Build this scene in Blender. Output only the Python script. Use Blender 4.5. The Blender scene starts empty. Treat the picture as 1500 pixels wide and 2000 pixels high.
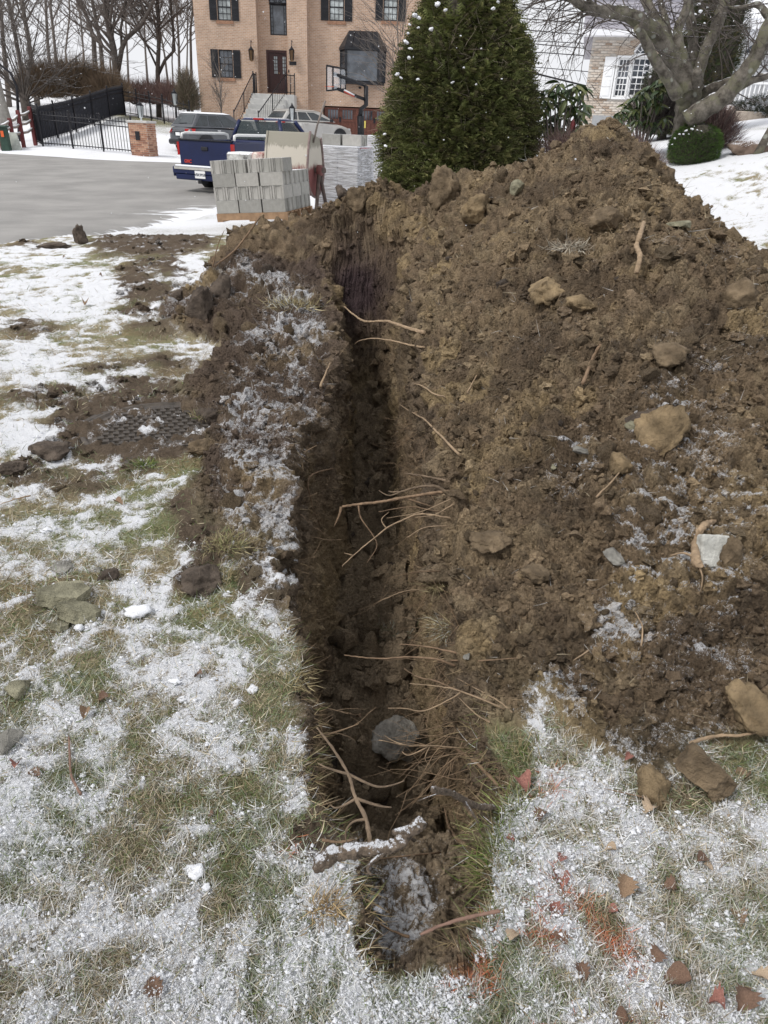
import bpy, math, random
import numpy as np
from mathutils import Vector, Matrix
random.seed(7); RNG = np.random.default_rng(11)
sc = bpy.context.scene
col = sc.collection
# ------------------------------------------------------------------ camera
EYE = 1.62; PITCH = math.radians(28.3); ROLL = math.radians(2.3)
cam = bpy.data.objects.new('camera', bpy.data.cameras.new('camera'))
cam.data.sensor_fit = 'VERTICAL'; cam.data.sensor_height = 36.0; cam.data.lens = 25.02
cam.data.clip_start = 0.05; cam.data.clip_end = 2000
CM = (Matrix.Translation((0, 0, EYE)) @ Matrix.Rotation(math.pi/2 - PITCH, 4, 'X') @ Matrix.Rotation(ROLL, 4, 'Z'))
cam.matrix_world = CM
col.objects.link(cam); sc.camera = cam
# ------------------------------------------------------------------ overcast sky
world = bpy.data.worlds.new('World'); sc.world = world; world.use_nodes = True
wn = world.node_tree.nodes; wl = world.node_tree.links; wn.clear()
SUN_EL, SUN_AZ = math.radians(52), math.radians(238)
sky = wn.new('ShaderNodeTexSky'); sky.sky_type = 'NISHITA'; sky.sun_disc = False
sky.sun_elevation = SUN_EL; sky.sun_rotation = SUN_AZ; sky.dust_density = 8; sky.ozone_density = 1
sc1 = wn.new('ShaderNodeMix'); sc1.data_type = 'RGBA'; sc1.blend_type = 'MULTIPLY'; sc1.inputs[0].default_value = 1
wl.new(sky.outputs[0], sc1.inputs[6]); sc1.inputs[7].default_value = (0.10, 0.10, 0.10, 1)
cl = wn.new('ShaderNodeMix'); cl.data_type = 'RGBA'; cl.inputs[0].default_value = 0.92
wl.new(sc1.outputs[2], cl.inputs[6]); cl.inputs[7].default_value = (0.605, 0.612, 0.636, 1)
bg = wn.new('ShaderNodeBackground'); bg.inputs[1].default_value = 1.0
wo = wn.new('ShaderNodeOutputWorld'); wl.new(cl.outputs[2], bg.inputs[0]); wl.new(bg.outputs[0], wo.inputs[0])
sl = bpy.data.lights.new('sun', 'SUN'); sl.energy = 1.5; sl.angle = math.radians(14); sl.color = (1, .965, .92)
so = bpy.data.objects.new('sun', sl); so.location = (0, 0, 30)
sd = Vector((math.sin(SUN_AZ)*math.cos(SUN_EL), math.cos(SUN_AZ)*math.cos(SUN_EL), math.sin(SUN_EL)))
so.rotation_euler = sd.to_track_quat('Z', 'Y').to_euler(); col.objects.link(so)
sc.view_settings.view_transform = 'Standard'; sc.view_settings.look = 'None'
sc.view_settings.exposure = 0.66; sc.view_settings.gamma = 1
sc.cycles.max_bounces = 6; sc.cycles.transparent_max_bounces = 12
# ------------------------------------------------------------------ measuring helpers: a photo pixel seen from the standing place
F = 1390.0
MR = np.array(CM.to_3x3()); OO = np.array([0, 0, EYE])
def ray(x, y): return MR @ np.array([x-750.0, 1000.0-y, -F])
def atY(x, y, Y): d = ray(x, y); return OO + d*(Y/d[1])
def atZ(x, y, Z=0.0): d = ray(x, y); return OO + d*((Z-EYE)/d[2])
def proj(p):
    q = (np.asarray(p) - OO) @ MR
    return 750 - F*q[..., 0]/q[..., 2], 1000 + F*q[..., 1]/q[..., 2]
def rect(x0, y0, x1, y1, Y):
    a, b, c, d = atY(x0, y0, Y), atY(x1, y0, Y), atY(x0, y1, Y), atY(x1, y1, Y)
    return (a[0]+c[0])/2, (b[0]+d[0])/2, (c[2]+d[2])/2, (a[2]+b[2])/2     # X0, X1, Z0, Z1
# ------------------------------------------------------------------ numpy noise
def _h(ix, iy, iz, s):
    n = (ix.astype(np.int64)*374761393 + iy.astype(np.int64)*668265263 + iz.astype(np.int64)*2147483647 + s*974634777) & 0xffffffff
    n = ((n ^ (n >> 13))*1274126177) & 0xffffffff
    n = ((n ^ (n >> 16))*2246822519) & 0xffffffff
    return ((n ^ (n >> 15)) & 0xffffff)/float(0xffffff)
def vnoise(p, s=0):
    i = np.floor(p); f = p - i; f = f*f*(3-2*f); i = i.astype(np.int64); r = 0
    for dx in (0, 1):
        for dy in (0, 1):
            for dz in (0, 1):
                w = (f[:, 0] if dx else 1-f[:, 0])*(f[:, 1] if dy else 1-f[:, 1])*(f[:, 2] if dz else 1-f[:, 2])
                r = r + w*_h(i[:, 0]+dx, i[:, 1]+dy, i[:, 2]+dz, s)
    return r
def fbm(p, o=4, s=0):
    r = 0; a = .5; t = 0
    for k in range(o): r = r + a*vnoise(p*2.03**k + k*17.3, s+k); t += a; a *= .52
    return r/t
def worley(p, s=0):
    i = np.floor(p).astype(np.int64); f = p - i; d1 = np.full(len(p), 9.0); cid = np.zeros(len(p))
    for dx in (-1, 0, 1):
        for dy in (-1, 0, 1):
            for dz in (-1, 0, 1):
                a, b, c = i[:, 0]+dx, i[:, 1]+dy, i[:, 2]+dz
                h1 = _h(a, b, c, s); h2 = _h(a, b, c, s+1); h3 = _h(a, b, c, s+2)
                d = (dx+h1-f[:, 0])**2 + (dy+h2-f[:, 1])**2 + (dz+h3-f[:, 2])**2
                m = d < d1; d1[m] = d[m]; cid[m] = ((h1+h2*3.7)[m]) % 1
    return np.sqrt(d1), cid
def smooth(a, b, x): t = np.clip((x-a)/(b-a), 0, 1); return t*t*(3-2*t)
# ------------------------------------------------------------------ object helpers
def prop(o, label=None, cat=None, group=None, kind=None):
    if label: o['label'] = label
    if cat: o['category'] = cat
    if group: o['group'] = group
    if kind: o['kind'] = kind
    return o
def empty(name, loc=(0, 0, 0), rz=0, label=None, cat=None, group=None):
    o = bpy.data.objects.new(name, None); col.objects.link(o); o.location = loc; o.rotation_euler = (0, 0, rz)
    o.empty_display_size = .1
    return prop(o, label, cat, group)
def npmesh(name, V, Fc, mat, smooth_=True, attrs=None):
    me = bpy.data.meshes.new(name); V = np.asarray(V, dtype=np.float32); Fc = np.asarray(Fc, dtype=np.int32); k = Fc.shape[1]
    me.vertices.add(len(V)); me.vertices.foreach_set('co', V.ravel())
    me.loops.add(Fc.size); me.loops.foreach_set('vertex_index', Fc.ravel())
    me.polygons.add(len(Fc)); me.polygons.foreach_set('loop_start', np.arange(0, Fc.size, k, dtype=np.int32))
    me.polygons.foreach_set('loop_total', np.full(len(Fc), k, dtype=np.int32))
    me.polygons.foreach_set('use_smooth', np.full(len(Fc), smooth_))
    me.update(calc_edges=True)
    for n, a in (attrs or {}).items():
        a = np.asarray(a, dtype=np.float32)
        if a.ndim == 1: t = me.attributes.new(n, 'FLOAT', 'POINT'); t.data.foreach_set('value', a)
        else:
            t = me.attributes.new(n, 'FLOAT_COLOR', 'POINT')
            t.data.foreach_set('color', np.concatenate([a, np.ones((len(a), 1), np.float32)], 1).ravel())
    me.materials.append(mat); return me
def link(name, me, parent=None, **kw):
    o = bpy.data.objects.new(name, me); col.objects.link(o); o.parent = parent
    return prop(o, **kw)
class MB:
    def __init__(s): s.v = []; s.f = []; s.sm = []
    def add(s, vs, fs, sm=False):
        b = len(s.v); s.v += [tuple(map(float, v)) for v in vs]; s.f += [[b+i for i in f] for f in fs]; s.sm += [sm]*len(fs); return s
    def box(s, x0, x1, y0, y1, z0, z1):
        return s.add([(x, y, z) for z in (z0, z1) for y in (y0, y1) for x in (x0, x1)],
                     [(0, 2, 3, 1), (4, 5, 7, 6), (0, 1, 5, 4), (2, 6, 7, 3), (0, 4, 6, 2), (1, 3, 7, 5)])
    def cbox(s, c, d, M=None):
        vs = [Vector((sx*d[0]/2, sy*d[1]/2, sz*d[2]/2)) for sz in (-1, 1) for sy in (-1, 1) for sx in (-1, 1)]
        if M is not None: vs = [M @ v for v in vs]
        return s.add([v+Vector(c) for v in vs], [(0, 2, 3, 1), (4, 5, 7, 6), (0, 1, 5, 4), (2, 6, 7, 3), (0, 4, 6, 2), (1, 3, 7, 5)])
    def prism(s, pts, dvec):      # polygon extruded by a vector
        n = len(pts); d = Vector(dvec); p = [Vector(q) for q in pts]
        return s.add(p+[q+d for q in p], [list(range(n))[::-1], [n+i for i in range(n)]]+[(i, (i+1) % n, n+(i+1) % n, n+i) for i in range(n)])
    def tube(s, pts, r, n=6, cap=True):
        P = [Vector(p) for p in pts]; m = len(P)
        if not hasattr(r, '__len__'): r = [r]*m
        vs = []; up = None
        for i in range(m):
            t = (P[min(i+1, m-1)]-P[max(i-1, 0)])
            if t.length < 1e-9: t = Vector((0, 0, 1))
            t.normalize()
            if up is None: up = Vector((1, 0, 0)) if abs(t.z) > .8 else Vector((0, 0, 1))
            a = t.cross(up)
            if a.length < 1e-6: a = t.orthogonal()
            a.normalize(); b = a.cross(t); up = b
            for k in range(n):
                w = 2*math.pi*k/n; vs.append(P[i]+(a*math.cos(w)+b*math.sin(w))*r[i])
        fs = [(i*n+k, i*n+(k+1) % n, (i+1)*n+(k+1) % n, (i+1)*n+k) for i in range(m-1) for k in range(n)]
        s.add(vs, fs, True)
        if cap: b = len(s.v)-len(vs); s.f += [[b+k for k in range(n)][::-1], [b+(m-1)*n+k for k in range(n)]]; s.sm += [False]*2
        return s
    def lathe(s, prof, n=24, M=None):   # (r, z) pairs
        vs = []
        for r, z in prof:
            for k in range(n):
                w = 2*math.pi*k/n; v = Vector((r*math.cos(w), r*math.sin(w), z)); vs.append(M @ v if M is not None else v)
        m = len(prof)
        fs = [(i*n+k, i*n+(k+1) % n, (i+1)*n+(k+1) % n, (i+1)*n+k) for i in range(m-1) for k in range(n)]
        s.add(vs, fs, True); b = len(s.v)-len(vs)
        s.f += [[b+k for k in range(n)][::-1], [b+(m-1)*n+k for k in range(n)]]; s.sm += [False]*2
        return s
    def mesh(s, name, mat):
        me = bpy.data.meshes.new(name); me.from_pydata(s.v, [], s.f); me.polygons.foreach_set('use_smooth', s.sm)
        me.materials.append(mat); me.update(); return me
    def build(s, name, mat, parent=None, bevel=0, **kw):
        o = link(name, s.mesh(name, mat), parent, **kw)
        if bevel:
            b = o.modifiers.new('b', 'BEVEL'); b.width = bevel; b.segments = 1; b.limit_method = 'ANGLE'
        return o
# ------------------------------------------------------------------ materials
def nodes(name):
    m = bpy.data.materials.new(name); m.use_nodes = True; n = m.node_tree.nodes; l = m.node_tree.links
    return m, n, l, n['Principled BSDF']
def noise(n, l, scale, det=4, rough=.6, co=None):
    t = n.new('ShaderNodeTexNoise'); t.inputs['Scale'].default_value = scale; t.inputs['Detail'].default_value = det; t.inputs['Roughness'].default_value = rough
    if co is None: co = n.new('ShaderNodeTexCoord').outputs['Object']
    l.new(co, t.inputs['Vector']); return t.outputs[0]
def ramp(n, l, src, pts):
    r = n.new('ShaderNodeValToRGB'); e = r.color_ramp.elements
    while len(e) < len(pts): e.new(.5)
    for k, (p, c) in enumerate(pts):
        e[k].position = p; e[k].color = (c, c, c, 1) if not hasattr(c, '__len__') else (*c, 1)
    l.new(src, r.inputs[0]); return r.outputs[0]
def mixc(n, l, f, a, b, mode='MIX'):
    m = n.new('ShaderNodeMix'); m.data_type = 'RGBA'; m.blend_type = mode
    for s, i in ((f, 0), (a, 6), (b, 7)):
        if hasattr(s, 'is_linked'): l.new(s, m.inputs[i])
        elif i == 0: m.inputs[0].default_value = s
        else: m.inputs[i].default_value = (*s, 1)
    return m.outputs[2]
def math_(n, l, op, a, b=0.0, clamp=False):
    m = n.new('ShaderNodeMath'); m.operation = op; m.use_clamp = clamp
    for i, s in enumerate((a, b)):
        if hasattr(s, 'is_linked'): l.new(s, m.inputs[i])
        else: m.inputs[i].default_value = s
    return m.outputs[0]
def bump(n, l, bs, h, strength=.5, dist=.01, prev=None):
    b = n.new('ShaderNodeBump'); b.inputs['Strength'].default_value = strength; b.inputs['Distance'].default_value = dist
    l.new(h, b.inputs['Height'])
    if prev is not None: l.new(prev, b.inputs['Normal'])
    l.new(b.outputs[0], bs.inputs['Normal']); return b.outputs[0]
def upz(n, l):
    g = n.new('ShaderNodeNewGeometry'); s = n.new('ShaderNodeSeparateXYZ'); l.new(g.outputs['Normal'], s.inputs[0]); return s.outputs[2]
SNOW = (.80, .82, .86)
def mat(name, c, rough=.7, var=.25, scale=8, bmp=0, bscale=60, metal=0, snow=None, spec=.3, tint=None, snowsc=60):
    m, n, l, b = nodes(name); nz = noise(n, l, scale)
    out = mixc(n, l, ramp(n, l, nz, [(.3, 0), (.7, 1)]), tuple(x*(1-var) for x in c), tuple(min(1, x*(1+var)) for x in (tint or c)))
    if snow is not None:
        z = upz(n, l); nn = noise(n, l, snowsc, 5, .7)
        f = math_(n, l, 'ADD', z, math_(n, l, 'MULTIPLY', math_(n, l, 'SUBTRACT', nn, .5), 1.2))
        out = mixc(n, l, ramp(n, l, f, [(snow, 0), (min(snow+.1, 1), 1)]), out, SNOW)
    l.new(out, b.inputs['Base Color']) if hasattr(out, 'is_linked') else None
    b.inputs['Roughness'].default_value = rough; b.inputs['Metallic'].default_value = metal; b.inputs['Specular IOR Level'].default_value = spec
    if bmp: bump(n, l, b, noise(n, l, bscale, 6, .7), bmp, .02)
    return m
def ground_mat(name, rough=.95, soil=False):
    # colour and snow cover come from the ground itself (attributes); fine grain is procedural
    m, n, l, b = nodes(name)
    a = n.new('ShaderNodeAttribute'); a.attribute_name = 'col'; s = n.new('ShaderNodeAttribute'); s.attribute_name = 'snow'
    f1 = noise(n, l, 90, 6, .75); f2 = noise(n, l, 420, 3, .7)
    c = mixc(n, l, 1.0, a.outputs['Color'], ramp(n, l, f1, [(.25, .45), (.75, 1.55)]), 'MULTIPLY')
    c = mixc(n, l, ramp(n, l, f2, [(.62, 0), (.75, .35)]), c, (.30, .25, .17))
    grain = math_(n, l, 'ADD', math_(n, l, 'MULTIPLY', noise(n, l, 210, 5, .8), .65), math_(n, l, 'MULTIPLY', noise(n, l, 45, 4, .7), .35))
    k = math_(n, l, 'ADD', s.outputs['Fac'], math_(n, l, 'MULTIPLY', math_(n, l, 'SUBTRACT', grain, .5), 3.6 if soil else 2.6))
    fac = ramp(n, l, k, [(.46, 0), (.75, .8)] if soil else [(.40, 0), (.66, 1)])
    c = mixc(n, l, fac, c, mixc(n, l, ramp(n, l, f2, [(.3, 0), (.8, 1)]), (.70, .72, .76), (.84, .85, .87)))
    l.new(c, b.inputs['Base Color']); b.inputs['Roughness'].default_value = rough; b.inputs['Specular IOR Level'].default_value = .15
    vo = n.new('ShaderNodeTexVoronoi'); vo.inputs['Scale'].default_value = 70; vo.inputs['Randomness'].default_value = 1; l.new(n.new('ShaderNodeTexCoord').outputs['Object'], vo.inputs['Vector'])
    p = bump(n, l, b, f1, 1.0, .03 if soil else .014)
    bs_ = .8 if soil else .4
    if soil: p = bump(n, l, b, math_(n, l, 'SUBTRACT', 1.0, vo.outputs['Distance']), .8, .012, p)
    bump(n, l, b, grain, bs_, .008 if soil else .005, p)
    return m
M_soil = ground_mat('soil', soil=True); M_lawn = ground_mat('lawn')
M_blade, _n, _l, _b = nodes('grass_blade')
_a = _n.new('ShaderNodeAttribute'); _a.attribute_name = 'col'; _l.new(_a.outputs['Color'], _b.inputs['Base Color']); _b.inputs['Roughness'].default_value = .7; _b.inputs['Specular IOR Level'].default_value = .2
M_snow = mat('snow', (.80, .82, .86), .9, .04, 300, .5, 400)
# ------------------------------------------------------------------ the lie of the land
def tps(pts, smoothing=0.0):
    P = np.array(pts, float); X, z = P[:, :2], P[:, 2]; n = len(P)
    U = lambda r2: np.where(r2 > 0, .5*r2*np.log(np.maximum(r2, 1e-12)), 0)
    K = U(((X[:, None]-X[None])**2).sum(-1)) + np.eye(n)*smoothing
    A = np.zeros((n+3, n+3)); A[:n, :n] = K; A[:n, n] = 1; A[:n, n+1:] = X; A[n, :n] = 1; A[n+1:, :n] = X.T
    w = np.linalg.solve(A, np.concatenate([z, [0, 0, 0]]))
    def f(x, y):
        x = np.asarray(x, float); y = np.asarray(y, float); sh = x.shape; x = x.ravel(); y = y.ravel(); r = w[n]+w[n+1]*x+w[n+2]*y
        for k in range(n): r = r + w[k]*U((x-X[k, 0])**2+(y-X[k, 1])**2)
        return r.reshape(sh)
    return f
def P3(x, y, Y): p = atY(x, y, Y); return (p[0], Y, p[2])
FAR = [(-6, 12, 0), (-3, 13, .03), (-20, 12, 0), (-45, 14, .1), (-8, 20, .05), (-4.5, 17.5, .02), (-3, 13, .05), (-2, 15.5, .12),
       P3(0, 290, 33), P3(340, 318, 27), P3(68, 281, 34), P3(265, 297, 34), P3(352, 299, 36), P3(0, 245, 42), P3(245, 223, 43), P3(160, 200, 55),
       (-11.5, 47.5, 1.2), (-5, 47.5, 1.15), (-2.4, 48, 1.15), (3, 48, 1.2), (-40, 60, 3.4), (0, 70, 1.8), (-20, 80, 3.2),
       (.8, 9.5, .45), (2.6, 9.5, .72), (0, 11, .4), (0, 18, .5), (2.5, 13, 1.0), (4.6, 12.5, 1.3), (4.0, 9.0, .72), P3(1500, 300, 11.5), P3(1460, 440, 8.6), P3(1480, 455, 8.1),
       (6, 27, 1.9), (11, 27, 2.4), (20, 27, 2.8), (9, 18, 2.2), (3, 27, 1.3), (10, 10, 1.9), (15, 18, 2.8), (30, 50, 3), (-1, 30, .7), (30, 12, 3), (-45, 33, .6), (-60, 70, 4), (60, 90, 3)]
_far = tps(FAR, 2.0)
def G(x, y):
    x = np.asarray(x, float); y = np.asarray(y, float)
    # level lawn near the trench, rising away from it; distance to the flat part controls the blend
    ys = np.minimum(y, 95); xs = np.clip(x, -65, 65)
    w = smooth(5.5, 10.5, ys + np.maximum(x-2.0, 0)*.6)
    return _far(xs, np.maximum(ys, 5.0))*w
# trench outline along Y
ty = np.array([.85, .93, 1.13, 1.44, 1.88, 2.5, 3.0, 3.4, 3.95, 4.6, 5.3, 6.0, 6.7, 7.6, 12])
tl = np.array([.02, -.02, -.10, -.19, -.30, -.42, -.47, -.50, -.37, -.36, -.40, -.48, -.62, -.80, -1.2])
tr = np.array([.24, .27, .32, .37, .33, .27, .27, .29, .25, .22, .20, .17, .12, .05, -.3])
XL = lambda Y: np.interp(Y, ty, tl) + .025*np.sin(Y*7.1)+.018*np.sin(Y*17.+1)
XR = lambda Y: np.interp(Y, ty, tr) + .02*np.sin(Y*8.3+2)+.015*np.sin(Y*19.)
ZF = lambda Y: np.interp(Y, [.9, 1.2, 1.46, 1.62, 2.6, 4, 5.5, 6.3, 8], [-.15, -.20, -.33, -.68, -.76, -.76, -.72, -.58, -.4])
def AF(Y): return smooth(.86, .97, Y)*(1-smooth(6.2, 7.4, Y))
PILE = [(.45, 1.66, 0), (.75, 1.46, 0), (1.15, 1.50, 0), (1.6, 1.45, 0), (2.4, 1.5, 0), (3.4, 1.9, 0), (.34, 2.1, .05), (.52, 2.1, .10), (.42, 1.85, .035), (.33, 2.6, .07), (.32, 3.2, .13), (.30, 4.0, .26), (.26, 5.0, .40),
        (.22, 6.0, .55), (-.2, 6.6, .50), (.3, 7.0, .85), (.6, 1.75, .05), (1.1, 1.8, .14), (1.6, 1.8, .12), (2.4, 2.1, .16),
        (.7, 2.3, .17), (.75, 3.2, .38), (.8, 4.3, .66), (.85, 5.5, .98), (1.25, 2.3, .33), (1.35, 3.2, .62), (1.45, 4.3, 1.0), (1.5, 5.5, 1.32),
        (2.0, 2.5, .34), (2.15, 3.4, .66), (2.2, 4.5, .93), (2.2, 5.6, 1.12), (3.1, 3.4, .42), (3.2, 4.6, .62), (3.2, 5.8, .68), (4.4, 4.0, .3), (4.6, 6.0, .35), (5.5, 5, .0),
        P3(1150, 262, 6.7), P3(1200, 262, 6.7), P3(1110, 305, 6.8), P3(1225, 320, 6.9), P3(1060, 325, 6.9), P3(1000, 335, 7.0), P3(920, 348, 7.2), P3(850, 358, 7.4), P3(800, 400, 7.6), P3(750, 362, 7.5), P3(690, 385, 7.5), P3(620, 418, 7.6), P3(560, 450, 7.7),
        P3(500, 466, 7.6), P3(440, 482, 7.4), P3(1290, 385, 6.9), P3(1320, 420, 6.9), P3(1400, 470, 6.8), P3(1455, 535, 6.4), P3(1500, 575, 6.0),
        (-1.9, 7.5, 0), (-1.6, 8.3, 0), (-.8, 8.6, .0), (.2, 8.6, .35), (1.2, 8.3, .5), (2.0, 8.2, .45), (3.0, 8.0, .4), (-1.5, 6.5, 0.25), (-2.2, 6.6, 0), (-1.1, 6.6, .33), (-.85, 6.9, .42), (5.6, 7.5, .5),
        (-.95, 5.9, .33), (-.6, 5.6, .30), (-1.25, 5.6, .05), (-1.4, 5.0, .0), (-.95, 4.9, .30), (-.6, 4.8, .26), (-.62, 4.1, .22), (-.86, 4.0, .06), (-1.0, 3.9, 0), (-.7, 3.4, .15), (-1.0, 3.2, 0),
        (-.6, 2.8, .05), (-.85, 2.7, 0), (-.45, 2.2, .0), (-.7, 2.1, -.02), (-.3, 1.6, -.02), (-.5, 1.3, -.02), (-2.5, 4, -.05), (-3.5, 6, -.05), (-2, 2, -.04), (-1, 1, -.03), (0, .5, -.03), (1, .9, -.05), (2.5, .8, -.05), (-4, 9, -.1), (0, 10.5, -.1), (4, 10.5, -.2), (7, 7, -.2), (-7, 10, -.1)]
_pile = tps(PILE, .0004)
def pile(x, y): return np.maximum(_pile(x, y), 0)
def S(x, y):
    g = G(x, y); p = _pile(x, y)
    # soft maximum of lawn and heap; heap points further back were measured from zero
    k = .02; d = p - g
    return g + np.where(d > .1, d, k*np.log1p(np.exp(np.clip(d/k, -30, 30))))
# world-space patches on the lawn, measured as extents in the photo
def patch(x0, y0, x1, y1):
    a = atZ((x0+x1)/2, (y0+y1)/2); l_ = atZ(x0, (y0+y1)/2); r_ = atZ(x1, (y0+y1)/2); t_ = atZ((x0+x1)/2, y0); b_ = atZ((x0+x1)/2, y1)
    cy = (t_[1]+b_[1])/2
    u = np.array([t_[0]-b_[0], t_[1]-b_[1]]); L = np.linalg.norm(u); u = u/L
    return (t_[0]+b_[0])/2, cy, u, L/2, abs(r_[0]-l_[0])/2*(cy/a[1])
def pmask(x, y, ps, soft=.35):
    r = np.zeros_like(x)
    for p in ps:
        cx, cy, u, ra, rb = patch(*p[:4]); w = p[4] if len(p) > 4 else 1
        a = ((x-cx)*u[0]+(y-cy)*u[1])/ra; b = ((x-cx)*u[1]-(y-cy)*u[0])/rb
        r = np.maximum(r, w*(1-smooth(1-soft, 1+soft, np.sqrt(a*a+b*b))))
    return r
MUD = [(0, 740, 430, 800, .8), (90, 770, 460, 905), (0, 900, 330, 960, .7), (330, 930, 560, 1120, 1), (470, 1050, 600, 1230, .9), (180, 430, 430, 520, .95), (230, 500, 380, 660, .75), (0, 620, 120, 670, .55), (330, 1100, 430, 1180, .8),
       (0, 470, 90, 500, .5), (150, 690, 420, 750, .55), (30, 1130, 180, 1240, .4), (0, 900, 60, 960, .8), (600, 1490, 680, 1680, .9), (1230, 1480, 1400, 1590, .6)]
SNOWP = [(0, 530, 245, 622, 1), (340, 515, 420, 592, .9), (0, 480, 170, 520, .7), (0, 835, 110, 900, .9), (390, 430, 470, 470, .3), (440, 1180, 560, 1330, .55), (480, 1380, 620, 1560, .5), (560, 1660, 670, 1990, .75), (30, 1270, 100, 1420, .6), (330, 1010, 420, 1110, .5),
         (1000, 1500, 1220, 1620, .45), (960, 1640, 1120, 1850, .6), (640, 1890, 900, 2000, .6), (60, 1540, 330, 1650, .2), (230, 590, 400, 640, .5), (0, 620, 90, 700, .55), (0, 1050, 300, 1130, .3), (360, 740, 470, 790, .5), (160, 890, 300, 930, .6), (1030, 1370, 1220, 1500, .45)]
BARE = [(150, 1540, 330, 1700, .9), (470, 1350, 560, 1480, .6), (100, 1850, 260, 2000, .8), (330, 1500, 450, 1650, .35), (180, 1370, 330, 1480, .5), (1290, 1640, 1380, 1760, .5), (1180, 1740, 1400, 1900, .45), (60, 1600, 140, 1700, .2), (180, 620, 440, 720, .5), (170, 1030, 340, 1130, .5), (1110, 1770, 1200, 1850, .8), (750, 1850, 1080, 2000, .25)]
PAINT = [(820, 1760, 1260, 2000, 1), (1000, 1690, 1180, 1800, .8), (1180, 1900, 1330, 2000, .6), (560, 1640, 620, 1700, .6), (1020, 1500, 1100, 1580, .5)]
def lawn_fields(x, y):
    q = np.stack([x, y, 0*x], 1)
    q = q + .12*(np.stack([vnoise(q*5, 91), vnoise(q*5, 92), 0*x], 1)-.5)
    xx, yy = q[:, 0], q[:, 1]
    mud = pmask(xx, yy, MUD); mud = np.clip(mud*1.25 + (fbm(q*4, 4, 5)-.55)*1.2*(mud > .02), 0, 1)
    n1 = fbm(q*np.array([3.2, 2.6, 1]), 5, 21); n2 = fbm(q*11, 4, 33)
    n3 = fbm(q*27, 3, 37); snow = .46 + (n1-.5)*1.15 + (n2-.5)*1.7 + (n3-.5)*1.2*(1-smooth(3, 5, y)) + pmask(xx, yy, SNOWP)*.40 - pmask(xx, yy, BARE)*.35
    snow = snow + .10*smooth(.2, 1.0, x)*(1-smooth(2, 3, y)) + .06*(1-smooth(.9, 1.5, y)) + .05*smooth(6.5, 9, y)
    snow = snow + .33*smooth(1.8, 3.0, x)*smooth(5.0, 6.5, y)
    snow = snow - mud*.42
    return np.clip(snow, 0, .95), mud
# ------------------------------------------------------------------ near ground: one lofted grid, split into lawn, trench and heap
def cols_out(n, frac=.86):      # even over the seen part, stretched beyond
    t = np.linspace(0, 1, n); return np.where(t < frac, t/frac, 1+((t-frac)/(1-frac))**1.6*1.0)
NY = 860; YY = .30*(11.6/.30)**(np.linspace(0, 1, NY)); NLc, NTc, NRc = 250, 190, 330
cl_ = cols_out(NLc)[::-1]; cr_ = cols_out(NRc)
xl, xr, zf, af = XL(YY), XR(YY), ZF(YY), AF(YY)
visL = .62*YY+.42; visR = .60*YY+.50
Xl = xl[:, None] - cl_[None]*visL[:, None]*np.where(cl_ > 1, 1.15, 1)[None]
Xr = xr[:, None] + cr_[None]*visR[:, None]
# trench profile parameter: wall, floor, wall
tt = np.linspace(0, 1, NTc+2)[1:-1]
wall = .36
wl_ = np.interp(YY, [.9, 1.4, 2, 3.4, 4.2, 6, 8], [.03, .05, .14, .26, .10, .12, .10]); wr_ = np.interp(YY, [.9, 1.5, 2.5, 3.6, 4.5, 5.5, 8], [.02, .07, .06, .10, .18, .20, .2])
tw = np.clip(tt/wall, 0, 1)[None]; tf = np.clip((tt-wall)/(1-2*wall), 0, 1)[None]; tv = np.clip((tt-1+wall)/wall, 0, 1)[None]
a_, b_, c_, d_ = xl[:, None], (xl+wl_)[:, None], (xr-wr_)[:, None], xr[:, None]
Xt = a_ + (b_-a_)*tw + (c_-b_)*tf + (d_-c_)*tv
Xt_flat = a_+(d_-a_)*tt[None]
Xt = Xt*af[:, None] + Xt_flat*(1-af[:, None])
down = np.where(tt < .5, tw[0], 1-tv[0])[None]
down = down**.92
X = np.concatenate([Xl, Xt, Xr], 1); NC = X.shape[1]; Yg = np.repeat(YY[:, None], NC, 1)
Z = S(X, Yg)
sl_ = slice(NLc, NLc+NTc)
Zt = Z[:, sl_]; Z[:, sl_] = Zt - (Zt - zf[:, None])*down*af[:, None]
inT = np.zeros((NY, NC)); inT[:, sl_] = (down*af[:, None])
Pg = np.stack([X, Yg, Z], 2)
def normals(P):
    du = np.gradient(P, axis=1); dv = np.gradient(P, axis=0); n = np.cross(du, dv); return n/np.maximum(np.linalg.norm(n, axis=2, keepdims=True), 1e-9)
Nn = normals(Pg)
for _ in range(3):
    Nn[1:-1] = (Nn[:-2]+Nn[1:-1]+Nn[2:])/3; Nn[:, 1:-1] = (Nn[:, :-2]+Nn[:, 1:-1]+Nn[:, 2:])/3
Nn /= np.maximum(np.linalg.norm(Nn, axis=2, keepdims=True), 1e-9)
fp = Pg.reshape(-1, 3); fn = Nn.reshape(-1, 3); fx, fy = fp[:, 0], fp[:, 1]; fT = inT.ravel()
heap = (_pile(fx, fy) - G(fx, fy))
snowL, mudL = lawn_fields(fx, fy)
hp = smooth(-.01, .05, heap + (fbm(fp*6, 3, 3)-.5)*.07)          # 1 on loose soil
dxl = fx - XL(fy); dxr = fx - XR(fy)
rimL = (1-smooth(.0, .16, -dxl))*smooth(1.9, 2.4, fy)*(dxl < 0)
rimR = (1-smooth(.10, .24, dxr))*smooth(1.5, 1.75, fy)*(dxr >= 0)*(fy < 4)
loose = np.clip(np.maximum(np.maximum(np.maximum(hp, rimR*.95), (fT > .02)*1.0), rimL*.9), 0, 1)
soilm = np.maximum(loose, mudL*.95)
trw = smooth(.05, .5, fT)*(1-smooth(.90, .985, fT))*(1-smooth(5.6, 6.4, fy))               # cut walls are smoother than tipped soil
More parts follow.
